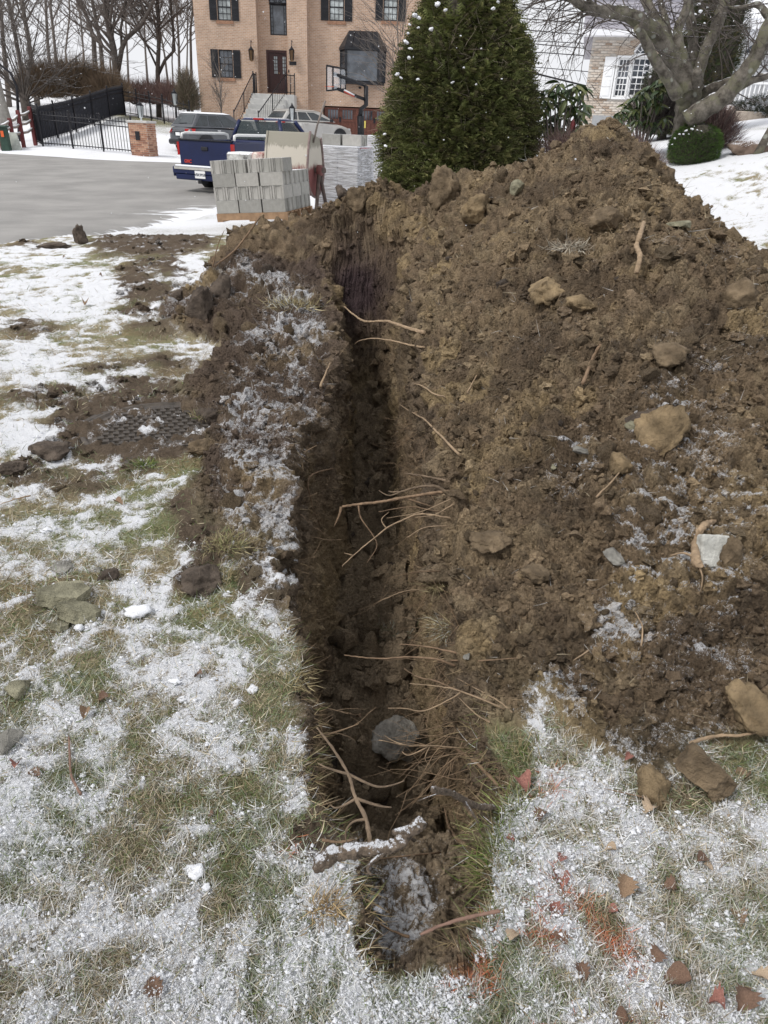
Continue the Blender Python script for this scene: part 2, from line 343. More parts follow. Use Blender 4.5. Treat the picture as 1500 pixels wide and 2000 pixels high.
near = np.clip(fy/3, .3, 1.4)
w1, id1 = worley(fp*4.2+3, 1); w2, id2 = worley(fp*10.5+7, 11); w3, id3 = worley(fp*27, 21); w4, id4 = worley(fp*62+2, 31)
lump = lambda w: np.clip(1-(w/.78)**2, -.1, 1)
rough_z = fbm(fp*2.2, 4, 41)
act = smooth(.35, .65, fbm(fp*1.7, 3, 47))*.7+.45
D = (1+.9*smooth(.97, 1, fT)*(fy > 1.6))*(1+.35*(dxl < 0)*(fy > 2.5))*loose*(1-.75*trw)*(.080*(lump(w1)-.4)*(.2+id1) + .074*(lump(w2)-.4)*(.1+1.3*id2)*act) + loose*(1-.3*trw)*(.034*(lump(w3)-.4)*(.15+1.3*id3)*act + .016*(lump(w4)-.4)*(.5+id4))
rdg = 1-np.abs(2*fbm(fp*13, 3, 141)-1)*3; rdg2 = 1-np.abs(2*fbm(fp*31+5, 3, 143)-1)*3
D += loose*(1-.6*trw)*(.016*rdg+.007*rdg2) + loose*.045*(fbm(fp*9, 5, 51)-.5)*(1-.4*trw) + loose*.05*(rough_z-.5)
D += trw*.05*(fbm(fp*np.array([7, 7, 2.5]), 5, 55)-.5)
mudonly = mudL*(1-loose)
D += mudonly*(.050*(lump(w2)-.4)*id2 + .028*(lump(w3)-.4)*id3 + .012*(lump(w4)-.4) + .06*(fbm(fp*8, 4, 61)-.5) + .012)
MHX, MHY, MHR = -1.34, 3.93, .44                                # manhole cover seat
dm = np.sqrt((fx-MHX)**2+(fy-MHY)**2)
mh = 1-smooth(MHR-.02, MHR+.05, dm)
def lawn_bump(x, y, snow):
    q = np.stack([x, y, 0*x], 1); return .016*(fbm(q*18, 4, 71)-.5) + .010*smooth(.45, .7, snow)*(.4+fbm(q*60, 3, 75)) + .03*(fbm(q*2.2, 2, 77)-.5)
lawnm = (1-loose)*(1-mudonly*.7)
D += lawnm*lawn_bump(fx, fy, snowL)
mhm = smooth(.50, .60, fbm(fp*6.5+4, 4, 131)+.10*smooth(-.1, .35, fx-MHX)+.05*smooth(.1, -.3, fy-MHY)); D = D*(1-mh)+mh*mhm*(.012+.9*np.abs(D)+.010*lump(w3))
edge = smooth(.0, .02, np.abs(fx)*0+1)
fp2 = fp + fn*D[:, None]
fp2[:, 2] = np.where((mh > .5) & (mhm < .05), G(fx, fy)-.012, fp2[:, 2])
Pd = fp2.reshape(NY, NC, 3); Nd = normals(Pd); nz = Nd[:, :, 2].ravel()
# colours: what the material is there, except trench tones lightened against shade
def mixv(a, b, t): return a + (np.asarray(b)-a)*t[:, None]
brown = np.array([.220, .163, .106]); C = np.repeat(brown[None], len(fp), 0)
C = mixv(C, [.31, .235, .145], smooth(.45, .72, fbm(fp*3.1, 4, 81))*.8)
C = mixv(C, [.36, .27, .15], smooth(.62, .72, fbm(fp*4.3+9, 4, 83))*.55)
C = mixv(C, [.095, .07, .05], smooth(.52, .68, fbm(fp*2.6+5, 4, 85))*.65)
C = mixv(C, [.36, .27, .15], (id1 > .86)*smooth(.8, .5, w1)*.7*hp)
C = mixv(C, [.32, .25, .16], (id2 > .85)*.5)
C = mixv(C, [.095, .075, .055], (id3 > .8)*.5)
C *= (0.8+.4*id4)[:, None]
lb = smooth(-.02, .02, -dxl)*(fy < 7.0)                          # left bank: dark topsoil
C = mixv(C, [.12, .09, .072], lb*smooth(.3, .6, fbm(fp*4, 3, 87)+.08)*.85)
pur = np.exp(-(((fx+.35)/.42)**2+((fy-7.05)/.5)**2+((fp[:, 2]-.2)/.45)**2)*1.2); C = mixv(C, [.075, .052, .054], np.clip(pur*1.3, 0, 1))
floor_ = smooth(.9, 1, fT); C = mixv(C, [.30, .235, .16], floor_*.75)  # floor soil painted lighter to make up for the trench's shade
zc = fp[:, 2]; C = mixv(C, [.33, .25, .145], ((fT > .1)*(fT < .97)*smooth(-.25, -.5, zc)*smooth(-.9, -.65, zc)*smooth(.4, .6, fbm(fp*3, 3, 88))*.55))  # tan wall soil, its colour also raised to offset the shade
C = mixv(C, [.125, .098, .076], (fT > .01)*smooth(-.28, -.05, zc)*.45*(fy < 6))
tanr = pmask(fx, fy, [(1400, 465, 1560, 530, 1)]); 
tanr = np.exp(-(((fx-3.9)/.6)**2+((fy-7.0)/.8)**2)*1.5); C = mixv(C, [.34, .235, .11], tanr*.75)
# lawn thatch under the blades
TH = np.array([.27, .235, .145]); L = np.repeat(TH[None], len(fp), 0)
q2 = np.stack([fx, fy, 0*fx], 1)
L = mixv(L, [.17, .19, .085], smooth(.45, .62, fbm(q2*3.3, 4, 93))*.7)
L = mixv(L, [.25, .19, .10], smooth(.55, .7, fbm(q2*5, 3, 95))*.6)
pt = pmask(fx, fy, PAINT); ptn = pt*smooth(.45, .6, fbm(q2*9, 4, 97))
L = mixv(L, [.50, .10, .04], ptn*.6)
L = mixv(L, [.105, .080, .058], np.clip(mudonly*1.2+mh, 0, 1))
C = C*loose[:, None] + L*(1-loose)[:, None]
# snow: settled on the lawn, dusted on up-facing crumbs of the soil
DUST = [(400, 570, 660, 1230, .46), (330, 480, 560, 600, .38), (420, 850, 600, 1250, .52), (640, 1690, 860, 1850, .50), (1180, 720, 1500, 1400, .37), (1150, 1150, 1280, 1300, .42), (1050, 830, 1180, 980, .30), (1030, 1300, 1150, 1460, .45), (1150, 1380, 1500, 1560, .33), (600, 1480, 680, 1700, .35), (480, 540, 660, 760, .42)]
DW = []
PX, PY = proj(fp)
def hitidx(x, y, tol=5):
    for t in (tol, tol*2, tol*4):
        m = np.nonzero((np.abs(PX2-x) < t) & (np.abs(PY2-y) < t) & (fp2[:, 1] > .1))[0]
        if len(m):
            d = np.linalg.norm(fp2[m]-OO, axis=1); return m[np.argmin(d+.02*np.hypot(PX2[m]-x, PY2[m]-y)/t*0)]
    m = np.argmin((PX2-x)**2+(PY2-y)**2); return m
PX2, PY2 = proj(fp2)
def hit(x, y):
    i = hitidx(x, y); return Vector(fp2[i]), Vector(Nd.reshape(-1, 3)[i])
dust = np.zeros(len(fp))
for (x0, y0, x1, y1, w) in DUST:                                 # dusted areas as balls and ellipsoids in the place
    c = hit((x0+x1)/2, (y0+y1)/2)[0]; t = hit((x0+x1)/2, y0+5)[0]; b = hit((x0+x1)/2, y1-5)[0]; l0 = hit(x0+5, (y0+y1)/2)[0]; r0 = hit(x1-5, (y0+y1)/2)[0]
    ry = max(.15, (t.y-b.y)/2); rx = max(.12, abs(r0.x-l0.x)/2); cy = (t.y+b.y)/2; cx = (t.x+b.x)/2
    d = np.sqrt(((fx-cx-(t.x-b.x)/max(t.y-b.y, .1)*(fy-cy))/rx)**2+((fy-cy)/ry)**2); dust = np.maximum(dust, w*(1-smooth(.7, 1.25, d)))
dust = dust*(1-smooth(.03, .3, fT)*(fy > 1.55))
dn = fbm(fp*5, 4, 101)
sd_ = (dust*1.45 + (dn-.5)*.8*(dust > .02) + .02)*smooth(.25, .9, nz) + ((.16+.20*smooth(.7, 1.5, fx)*(1-smooth(4.2, 5.4, fy)))*smooth(.4, .7, dn)*smooth(.5, .95, nz))
sd_ = np.where(fT > .15, np.where(fy > 1.55, sd_*.2, sd_+.08), sd_)
sn = sd_*loose + (1-loose)*snowL*np.clip(nz*1.3-.1, 0, 1)
C = np.clip(C, 0, 1)
idx = np.arange(NY*NC).reshape(NY, NC)
q = np.stack([idx[:-1, :-1], idx[:-1, 1:], idx[1:, 1:], idx[1:, :-1]], 2).reshape(-1, 4)
fl = loose[q].mean(1); fTq = fT[q].mean(1); cq = (q % NC)[:, 0]
istr = (cq >= NLc-1) & (cq < NLc+NTc) & (fy[q[:, 0]] > .86) & (fy[q[:, 0]] < 7.8)
isheap = (~istr) & (fl > .5) & (heap[q].mean(1) > .015)
rest = ~(istr | isheap)
def sub(name, sel, mt, **kw):
    f = q[sel]; u, inv = np.unique(f, return_inverse=True)
    me = npmesh(name, fp2[u], inv.reshape(-1, 4), mt, True, {'col': C[u], 'snow': sn[u]}); return link(name, me, **kw)
sub('lawn', rest, M_lawn, kind='structure')
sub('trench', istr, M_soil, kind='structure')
hl = isheap & (cq < NLc) & (fy[q[:, 0]] < 6.6); hr = isheap & ~hl
sub('soil_bank', hl, M_soil, label='low frosted bank of dark soil along the left rim of the trench', cat='soil bank')
sub('soil_heap', hr, M_soil, label='big heap of crumbly brown soil rising to a peak right of the trench', cat='soil heap')
#PART2
# ================================================================== wider ground
def out_half(Y): return 2*1.15*(.62*Y+.42)
gx = np.concatenate([-np.geomspace(75, 12, 34)[:-1], np.linspace(-12, 14, 150), np.geomspace(14, 95, 40)[1:]])
gy = np.concatenate([np.linspace(-3, .5, 12)[:-1], np.linspace(.5, 14, 80)[:-1], np.geomspace(14, 130, 90)])
GXX, GYY = np.meshgrid(gx, gy); gp = np.stack([GXX.ravel(), GYY.ravel()], 1)
gz = G(gp[:, 0], gp[:, 1]); g3 = np.concatenate([gp, gz[:, None]], 1)
gn = fbm(np.stack([gp[:, 0]*.8, gp[:, 1]*.8, 0*gz], 1), 4, 201)
gz2 = gz + .05*(gn-.5)*smooth(12, 15, gp[:, 1]) - .02
gs = .74 + (gn-.5)*.7 - .5*np.exp(-(((gp[:, 0]+14)/7)**2+((gp[:, 1]-43)/3.0)**2)) + .1*smooth(12, 20, gp[:, 1])
gs -= .25*np.exp(-(((gp[:, 0]-7.0)/2.5)**2+((gp[:, 1]-8.2)/.9)**2)) + .15*(gp[:, 1] < 12)*(gp[:, 0] < 0)
gc = np.repeat(np.array([[.17, .16, .085]]), len(gp), 0)
gi = np.arange(len(gp)).reshape(len(gy), len(gx))
gq = np.stack([gi[:-1, :-1], gi[:-1, 1:], gi[1:, 1:], gi[1:, :-1]], 2).reshape(-1, 4)
cx_, cy_ = gp[gq, 0].mean(1), gp[gq, 1].mean(1)
inside = (cy_ > .42) & (cy_ < 11.45) & (cx_ > XL(cy_)-out_half(cy_)+.25) & (cx_ < XR(cy_)+2*(.60*cy_+.50)-.25)
me = npmesh('snowy_ground', np.concatenate([gp, gz2[:, None]], 1), gq[~inside], M_lawn, True, {'col': gc, 'snow': np.clip(gs, 0, 1)})
link('snowy_ground', me, kind='structure')
# ------------------------------------------------------------------ road
M_road, n, l, b = nodes('asphalt')
a_ = n.new('ShaderNodeAttribute'); a_.attribute_name = 'snow'
co = n.new('ShaderNodeTexCoord').outputs['Object']
mp = n.new('ShaderNodeMapping'); l.new(co, mp.inputs[0]); mp.inputs['Scale'].default_value = (.35, 1.6, 1); mp.inputs['Rotation'].default_value = (0, 0, .25)
base = mixc(n, l, ramp(n, l, noise(n, l, .9, 5, .6), [(.35, 0), (.65, 1)]), (.185, .180, .172), (.27, .262, .25))
base = mixc(n, l, ramp(n, l, noise(n, l, 160, 4, .8), [(.45, 0), (.75, .5)]), base, (.40, .39, .37))
w_ = math_(n, l, 'ADD', a_.outputs['Fac'], math_(n, l, 'MULTIPLY', math_(n, l, 'SUBTRACT', noise(n, l, 2.2, 8, .75, mp.outputs[0]), .5), 1.7))
base = mixc(n, l, ramp(n, l, w_, [(.5, 0), (.64, 1)]), base, SNOW)
l.new(base, b.inputs['Base Color']); b.inputs['Roughness'].default_value = .75
bump(n, l, b, noise(n, l, 140, 5, .8), .5, .006)
nearE = np.array([(-60, 3.0), (-30, 4.5), (-14, 7.3), (-8, 9.1), (-5.4, 10.2), (-4.6, 11.8), (-3.9, 14.5), (-3.5, 17), (-3.0, 20), (-2.4, 23)])
farE = np.array([(-60, 35), (-32, 33.5), (-20.5, 32.8), (-16, 31.6), (-13, 30.4), (-11, 29.2), (-9, 28.0), (-7, 26.8), (-5, 25.4), (-3.2, 24)])
def resample(P, n):
    d = np.r_[0, np.cumsum(np.linalg.norm(np.diff(P, axis=0), axis=1))]; t = np.linspace(0, d[-1], n)
    return np.stack([np.interp(t, d, P[:, 0]), np.interp(t, d, P[:, 1])], 1)
nu, nv = 260, 70
A, B = resample(nearE, nu), resample(farE, nu); tv_ = np.linspace(0, 1, nv)[None, :, None]
RP = (A[:, None]*(1-tv_)+B[:, None]*tv_)
wob = (fbm(np.stack([RP[..., 0].ravel(), RP[..., 1].ravel(), 0*RP[..., 0].ravel()], 1)*1.1, 4, 210)-.5).reshape(nu, nv)
RP[..., 1] += wob*.6*(np.abs(tv_[..., 0]-.5) > .49)
rz_ = G(RP[..., 0], RP[..., 1])+.035-.075*np.exp(-np.arange(nv)/1.2)[None, :]-.075*np.exp(-np.arange(nv)[::-1]/1.2)[None, :]
ed = np.minimum(tv_[0, :, 0][None], 1-tv_[0, :, 0][None])*np.ones((nu, nv))
rs = .10 + .45*(1-smooth(0, .05, ed)) + .5*np.exp(-(((RP[..., 0]+3.9)/1.5)**2+((RP[..., 1]-15.3)/1.6)**2)) + .12*smooth(25, 32, RP[..., 1])
ri = np.arange(nu*nv).reshape(nu, nv)
rq = np.stack([ri[:-1, :-1], ri[1:, :-1], ri[1:, 1:], ri[:-1, 1:]], 2).reshape(-1, 4)
link('road', npmesh('road', np.concatenate([RP.reshape(-1, 2), rz_.reshape(-1, 1)], 1), rq, M_road, True, {'snow': rs.ravel()}), kind='structure')
# ================================================================== shared materials
def brickmat(name, c1, c2, mortar, bw=.215, bh=.075):
    m, n, l, b = nodes(name); co = n.new('ShaderNodeTexCoord').outputs['Object']; s = n.new('ShaderNodeSeparateXYZ'); l.new(co, s.inputs[0])
    c = n.new('ShaderNodeCombineXYZ'); l.new(math_(n, l, 'ADD', s.outputs[0], s.outputs[1]), c.inputs[0]); l.new(s.outputs[2], c.inputs[1])
    t = n.new('ShaderNodeTexBrick'); l.new(c.outputs[0], t.inputs['Vector']); t.inputs['Scale'].default_value = 1
    t.inputs['Brick Width'].default_value = bw; t.inputs['Row Height'].default_value = bh; t.inputs['Mortar Size'].default_value = .008; t.inputs['Mortar Smooth'].default_value = .1
    t.inputs['Color1'].default_value = (*c1, 1); t.inputs['Color2'].default_value = (*c2, 1); t.inputs['Mortar'].default_value = (*mortar, 1)
    o = mixc(n, l, 1, t.outputs[0], ramp(n, l, noise(n, l, 1.3, 5, .65), [(.3, .86), (.7, 1.1)]), 'MULTIPLY')
    o = mixc(n, l, ramp(n, l, noise(n, l, .35, 3), [(.55, 0), (.75, .25)]), o, (.5, .40, .32))
    l.new(o, b.inputs['Base Color']); b.inputs['Roughness'].default_value = .85
    bump(n, l, b, math_(n, l, 'SUBTRACT', 1.0, t.outputs['Fac']), .6, .008); return m
M_brickL = brickmat('tan_brick', (.50, .335, .235), (.39, .25, .17), (.56, .49, .42))
M_black = mat('black_paint', (.018, .019, .023), .45, .3, 3, .1, 30)
M_iron = mat('black_iron', (.014, .014, .018), .4, .2)
M_screen = mat('dark_screen', (.055, .058, .072), .7, .35, 5)
M_white = mat('white_paint', (.78, .79, .80), .5, .04, 4)
M_conc = mat('concrete', (.46, .455, .43), .9, .15, 6, .4, 80, snow=.97)
M_step = mat('step_concrete', (.50, .50, .485), .85, .12, 3, .2, 60)
M_wood = mat('stained_wood', (.115, .045, .032), .45, .35, 14, .2, 40)
M_door = mat('dark_door_wood', (.045, .018, .016), .35, .3, 12)
def glassmat(name, c, r=.06):
    m, n, l, b = nodes(name); nz = noise(n, l, 1.7, 4, .6)
    l.new(mixc(n, l, ramp(n, l, nz, [(.4, 0), (.62, 1)]), tuple(x*.6 for x in c), tuple(x*1.5 for x in c)), b.inputs['Base Color'])
    b.inputs['Roughness'].default_value = r; b.inputs['Specular IOR Level'].default_value = .8; bump(n, l, b, noise(n, l, 2.5, 2), .04, .05); return m
M_glass = glassmat('window_glass', (.07, .08, .095)); M_glassL = glassmat('curtained_glass', (.40, .44, .44), .12); M_carglass = glassmat('car_glass', (.018, .024, .027))
M_chrome = mat('chrome', (.6, .6, .62), .25, .1, 5, metal=.9)
M_rubber = mat('tyre_rubber', (.018, .018, .019), .85, .3, 20)
M_red = mat('red_lens', (.36, .02, .02), .25, .15, 10); M_brass = mat('aged_brass', (.26, .17, .10), .45, .2, 10, metal=.5)
M_lampglass = mat('lamp_glass', (.55, .58, .58), .2, .1)
M_shingle = mat('roof_shingle', (.10, .095, .10), .9, .3, 4, .3, 30, snow=.9)
def wall_holes(mb, X0, X1, Z0, Z1, Y0, Y1, holes):
    xs = sorted({X0, X1, *[h[0] for h in holes], *[h[1] for h in holes]}); zs = sorted({Z0, Z1, *[h[2] for h in holes], *[h[3] for h in holes]})
    xs = [x for x in xs if X0 <= x <= X1]; zs = [z for z in zs if Z0 <= z <= Z1]
    for i in range(len(xs)-1):
        run = None
        for j in range(len(zs)-1):
            cx, cz = (xs[i]+xs[i+1])/2, (zs[j]+zs[j+1])/2
            solid = not any(h[0] < cx < h[1] and h[2] < cz < h[3] for h in holes)
            if solid and run is None: run = zs[j]
            if (not solid or j == len(zs)-2) and run is not None:
                mb.box(xs[i], xs[i+1], Y0, Y1, run, zs[j+1] if solid else zs[j]); run = None
def window(parent, r, Y, fm, gm, rows=2, colsn=3, depth=.12, sash=True, fw=.06, name='window', label=None):
    X0, X1, Z0, Z1 = r; f = MB()
    f.box(X0, X0+fw, Y, Y+.07, Z0, Z1); f.box(X1-fw, X1, Y, Y+.07, Z0, Z1); f.box(X0+fw, X1-fw, Y, Y+.07, Z1-fw, Z1); f.box(X0+fw, X1-fw, Y, Y+.07, Z0, Z0+fw)
    if sash: zm = (Z0+Z1)/2; f.box(X0+fw, X1-fw, Y+.01, Y+.065, zm-fw/2, zm+fw/2)
    o = f.build(name, fm, parent, label=label)
    halves = [(Z0+fw, (Z0+Z1)/2-fw/2), ((Z0+Z1)/2+fw/2, Z1-fw)] if sash else [(Z0+fw, Z1-fw)]
    for za, zb in halves:
        g = MB(); g.box(X0+fw, X1-fw, Y+.045, Y+.055, za, zb); g.build('pane', gm, o)
        if colsn > 1 or rows > 1:
            m = MB()
            for k in range(1, colsn): x = X0+fw+(X1-X0-2*fw)*k/colsn; m.box(x-.012, x+.012, Y+.028, Y+.044, za, zb)
            for k in range(1, rows): z = za+(zb-za)*k/rows; m.box(X0+fw, X1-fw, Y+.022, Y+.040, z-.012, z+.012)
            m.build('muntin', fm, o)
    return o
def shutter(parent, X0, X1, Z0, Z1, Y, m):
    s = MB(); s.box(X0, X1, Y-.05, Y-.002, Z0, Z1); o = s.build('shutter', m, parent); t = MB()
    for a, b_ in ((Z0+.06, (Z0+Z1)/2-.04), ((Z0+Z1)/2+.04, Z1-.06)):
        k = int((b_-a)/.06)
        for i in range(k): t.cbox(((X0+X1)/2, Y-.058, a+(i+.5)*(b_-a)/k), (X1-X0-.10, .012, .035))
    t.build('louver', m, o); return o
# ================================================================== brick house on the left
H1 = empty('brick_house', (-5, 47.5, 1.1), 0, 'large tan brick house with black shutters, front steps and brown garage doors', 'house')
def H(o): o.location = -Vector(H1.location); return o     # children are written in world metres
YF, YB = 47.3, 48.0
r1 = rect(384, -150, 503, 240, YF); r2 = rect(562, -150, 601, 260, YF); r3 = rect(503, -150, 562, 260, YB); r4 = rect(601, -150, 870, 275, YB)
XA, XB, XC, XD, XE = rect(384, 0, 503, 200, YF)[0], rect(384, 0, 503, 200, YF)[1], rect(562, 0, 601, 200, YF)[0], rect(562, 0, 600, 200, YF)[1], 4.6
ZT, Z0h = 11.2, .6
win_ul = rect(424, -14, 451, 40, YF); win_ll = rect(428, 97, 455, 152, YF)
arch = rect(527, 8, 560, 69, YB); dr = rect(521, 98, 561, 182, YB)
win_u1 = rect(643, -14, 672, 41, YB); win_u2 = rect(749, -14, 777, 41, YB); gar = rect(631, 209, 764, 268, YB)
gar = (gar[0], gar[1], 1.12, gar[3]); bay = rect(672, 100, 742, 160, YB)
w = MB(); wall_holes(w, XA, XB, Z0h, ZT, YF, YF+.3, [win_ul, win_ll]); w.box(XA, XA+.3, YF+.3, 56, Z0h, ZT); w.box(XB-.3, XB, YF+.3, YB, Z0h, ZT)
w.box(XC, XD, YF, YB, Z0h, ZT)
wall_holes(w, XB, XC, Z0h, ZT, YB, YB+.3, [arch, (dr[0], dr[1], dr[2], dr[3])])
wall_holes(w, XD, XE, Z0h, ZT, YB, YB+.3, [win_u1, win_u2, gar, bay]); w.box(XE-.3, XE, YB+.3, 56, Z0h, ZT); w.box(XA, XE, 56, 56.3, Z0h, ZT)
H(w.build('wall', M_brickL, H1))
H(MB().box(XA+.3, XE-.3, YB+.9, YB+1.0, Z0h, ZT).build('inner_wall', mat('dim_interior', (.05, .045, .04), .9), H1))
rf = MB(); rf.prism([(XA-.5, YF-.5, ZT), (XE+.5, YF-.5, ZT), (XE+.5, 56.8, ZT), (XA-.5, 56.8, ZT)], (0, 0, .25)); rf.add([(XA-.5, YF-.5, ZT+.25), (XE+.5, YF-.5, ZT+.25), (XE+.5, 56.8, ZT+.25), (XA-.5, 56.8, ZT+.25), (XA+4, 52, ZT+3.5), (XE-4, 52, ZT+3.5)], [(0, 1, 5, 4), (1, 2, 5), (2, 3, 4, 5), (3, 0, 4)])
H(rf.build('roof', M_shingle, H1))
for r, Y, gm in ((win_ul, YF, M_glassL), (win_ll, YF, M_glass), (win_u1, YB, M_glassL), (win_u2, YB, M_glassL)):
    H(window(H1, r, Y+.08, M_black, gm)); wd = (r[1]-r[0])*.52
    H(shutter(H1, r[0]-wd-.03, r[0]-.03, r[2], r[3], Y, M_black)); H(shutter(H1, r[1]+.03, r[1]+wd+.03, r[2], r[3], Y, M_black))
    H(MB().box(r[0]-.1, r[1]+.1, Y-.05, Y-.003, r[2]-.16, r[2]-.01).build('sill', mat('brick_sill', (.30, .17, .11), .85, .3, 9), H1))
aw = H(window(H1, (arch[0], arch[1], arch[2], arch[3]), YB+.05, M_black, M_glass, 1, 1, sash=False, label='tall arched window above the front door'))
am = MB()
for sx in (arch[0]+.17, arch[1]-.17): am.box(sx-.015, sx+.015, YB+.07, YB+.09, arch[2]+.06, arch[3]-.06)
for k in range(1, 7):
    z = arch[2]+(arch[3]-arch[2])*k/7
    am.box(arch[0]+.06, arch[0]+.15, YB+.06, YB+.08, z-.012, z+.012); am.box(arch[1]-.15, arch[1]-.06, YB+.06, YB+.08, z-.012, z+.012)
am.build('muntin', M_black, aw)
fa = MB(); cx = (arch[0]+arch[1])/2; rr = (arch[1]-arch[0])/2; zz = arch[3]+.02
pts = [(cx+rr*math.cos(t), YB-.03, zz+rr*math.sin(t)) for t in np.linspace(0, math.pi, 15)]
fa.prism(pts, (0, .025, 0)); o = H(fa.build('arch_window', M_glass, H1)); fr = MB(); fr.tube(pts+[pts[0]], .05, 5)
for t in (.5, 1.05, 2.1, 2.64): fr.tube([(cx, YB-.04, zz), (cx+rr*math.cos(t), YB-.04, zz+rr*math.sin(t))], .018, 4)
fr.tube([(cx+rr*.45*math.cos(t), YB-.04, zz+rr*.45*math.sin(t)) for t in np.linspace(0, math.pi, 9)], .018, 4)
fr.build('frame', M_black, o)
# front door with glass side lights
d = MB(); d.box(dr[0], dr[0]+.12, YB+.02, YB+.16, dr[2], dr[3]); d.box(dr[1]-.08, dr[1], YB+.02, YB+.16, dr[2], dr[3]); d.box(dr[0]+.12, dr[1]-.08, YB+.02, YB+.16, dr[3]-.12, dr[3])
d.box(dr[0]+.12, dr[1]-.08, YB+.10, YB+.16, dr[2], dr[3]-.12); fd = H(d.build('front_door', M_door, H1))
wD = dr[1]-dr[0]
for f0, f1 in ((.36, .52), (.78, .95)):
    g = MB(); g.box(dr[0]+wD*f0, dr[0]+wD*f1, YB+.08, YB+.095, dr[2]+.95, dr[3]-.28); gg = g.build('glass_panel', mat('leaded_glass', (.32, .36, .37), .15, .3, 8), fd); m = MB()
    for k in range(6): z = dr[2]+.95+(dr[3]-dr[2]-1.23)*k/5; m.box(dr[0]+wD*f0, dr[0]+wD*f1, YB+.06, YB+.078, z-.014, z+.014)
    m.box(dr[0]+wD*(f0+f1)/2-.01, dr[0]+wD*(f0+f1)/2+.01, YB+.055, YB+.074, dr[2]+.95, dr[3]-.28); m.build('leading', M_door, gg)
for k in (0, 1): MB().box(dr[0]+wD*(.20+.42*k), dr[0]+wD*(.52+.42*k), YB+.075, YB+.099, dr[2]+.2, dr[2]+.8).build('door_panel', M_door, fd)
MB().lathe([(.03, 0), (.045, .02), (.03, .05)], 8, Matrix.Translation((dr[0]+wD*.60, YB+.1, dr[2]+1.0)) @ Matrix.Rotation(math.pi/2, 4, 'X')).build('door_knob', M_brass, fd)
# bay window
bx0, bx1, bz0, bz1 = rect(668, 98, 746, 160, YB-.5); D_ = .75
bw = MB(); o1, o2 = bx0-.1, bx1+.15
P_ = [(o1, YB), (o1+.35, YB-D_), (o2-.35, YB-D_), (o2, YB)]
bw.prism([(x, y, bz0-.12) for x, y in P_], (0, 0, .14)); bw.prism([(x, y, bz1-.04) for x, y in P_], (0, 0, .14))
for x, y in P_: bw.cbox((x, y-.0, (bz0+bz1)/2), (.12, .12, bz1-bz0))
bwo = H(bw.build('bay_window', M_black, H1))
for (xa, ya), (xb, yb) in zip(P_[:-1], P_[1:]):
    dx, dy = xb-xa, yb-ya; L_ = math.hypot(dx, dy); M3 = Matrix.Rotation(math.atan2(dy, dx), 3, 'Z')
    g = MB(); g.cbox(((xa+xb)/2, (ya+yb)/2+.03, (bz0+bz1)/2), (L_-.1, .02, bz1-bz0-.1), M3); pn = g.build('pane', M_glass, bwo)
    if L_ < 1.2:
        m = MB()
        for k in (-1, 0, 1): m.cbox(((xa+xb)/2+dx*k*.22, (ya+yb)/2+dy*k*.22-.0, (bz0+bz1)/2), (.03, .03, bz1-bz0), M3)
        for k in range(1, 5): m.cbox(((xa+xb)/2, (ya+yb)/2-.005, bz0+(bz1-bz0)*k/5), (L_, .026, .03), M3)
        m.build('muntin', M_black, pn)
br = MB(); E_ = [(x+(x-(o1+o2)/2)*.09, y-.12 if y < YB else y, bz1+.12) for x, y in P_]; T_ = [(o1+.45, YB, bz1+.95), (o2-.45, YB, bz1+.95)]
br.add(E_+T_, [(0, 1, 4), (1, 2, 5, 4), (2, 3, 5), (0, 4, 5, 3), (3, 2, 1, 0)]); br.prism([(x, y, z-.13) for x, y, z in E_], (0, 0, .128))
bro = br.build('bay_roof', M_black, bwo); sm_ = MB()
for k in range(1, 5):
    t = k/5; a = Vector(E_[1])*(1-t)+Vector(E_[2])*t; c = Vector(T_[0])*(1-t)+Vector(T_[1])*t; sm_.tube([a+Vector((0, -.02, .02)), c+Vector((0, -.02, .02))], .022, 4)
sm_.build('seam', M_black, bro)
# garage doors
def gdoor(X0, X1, Z0, Z1):
    g = MB(); g.box(X0, X1, YB+.12, YB+.2, Z0, Z1); o = H(g.build('garage_door', M_wood, H1)); n_ = 8; wd = (X1-X0)/n_
    for k in range(n_):
        MB().box(X0+k*wd+.012, X0+(k+1)*wd-.012, YB+.09, YB+.118, Z0+.08, Z1-.72).build('plank', M_wood, o)
    t = MB(); t.box(X0, X1, YB+.07, YB+.112, Z1-.10, Z1); t.box(X0, X1, YB+.07, YB+.112, Z1-.72, Z1-.60); t.box(X0, X1, YB+.07, YB+.112, Z0, Z0+.08); t.build('rail', M_wood, o)
    for c_ in (.27, .73):
        a, c = X0+(X1-X0)*(c_-.17), X0+(X1-X0)*(c_+.17)
        p = MB(); p.box(a, c, YB+.10, YB+.115, Z1-.58, Z1-.12); pp = p.build('pane', M_glass, o); m = MB()
        for k in range(5): x = a+(c-a)*k/4; m.box(x-.02, x+.02, YB+.08, YB+.098, Z1-.6, Z1-.1)
        m.build('muntin', M_wood, pp)
    MB().box((X0+X1)/2-.06, (X0+X1)/2+.06, YB+.06, YB+.088, Z0+.75, Z0+1.0).build('handle', M_iron, o)
gm_ = (gar[0]+gar[1])/2
gdoor(gar[0]+.08, gm_-.08, gar[2], gar[3]-.06); gdoor(gm_+.08, gar[1]-.05, gar[2], gar[3]-.06)
H(MB().box(gm_-.079, gm_+.079, YB+.05, YB+.22, gar[2], gar[3]-.062).build('door_post', M_wood, H1))
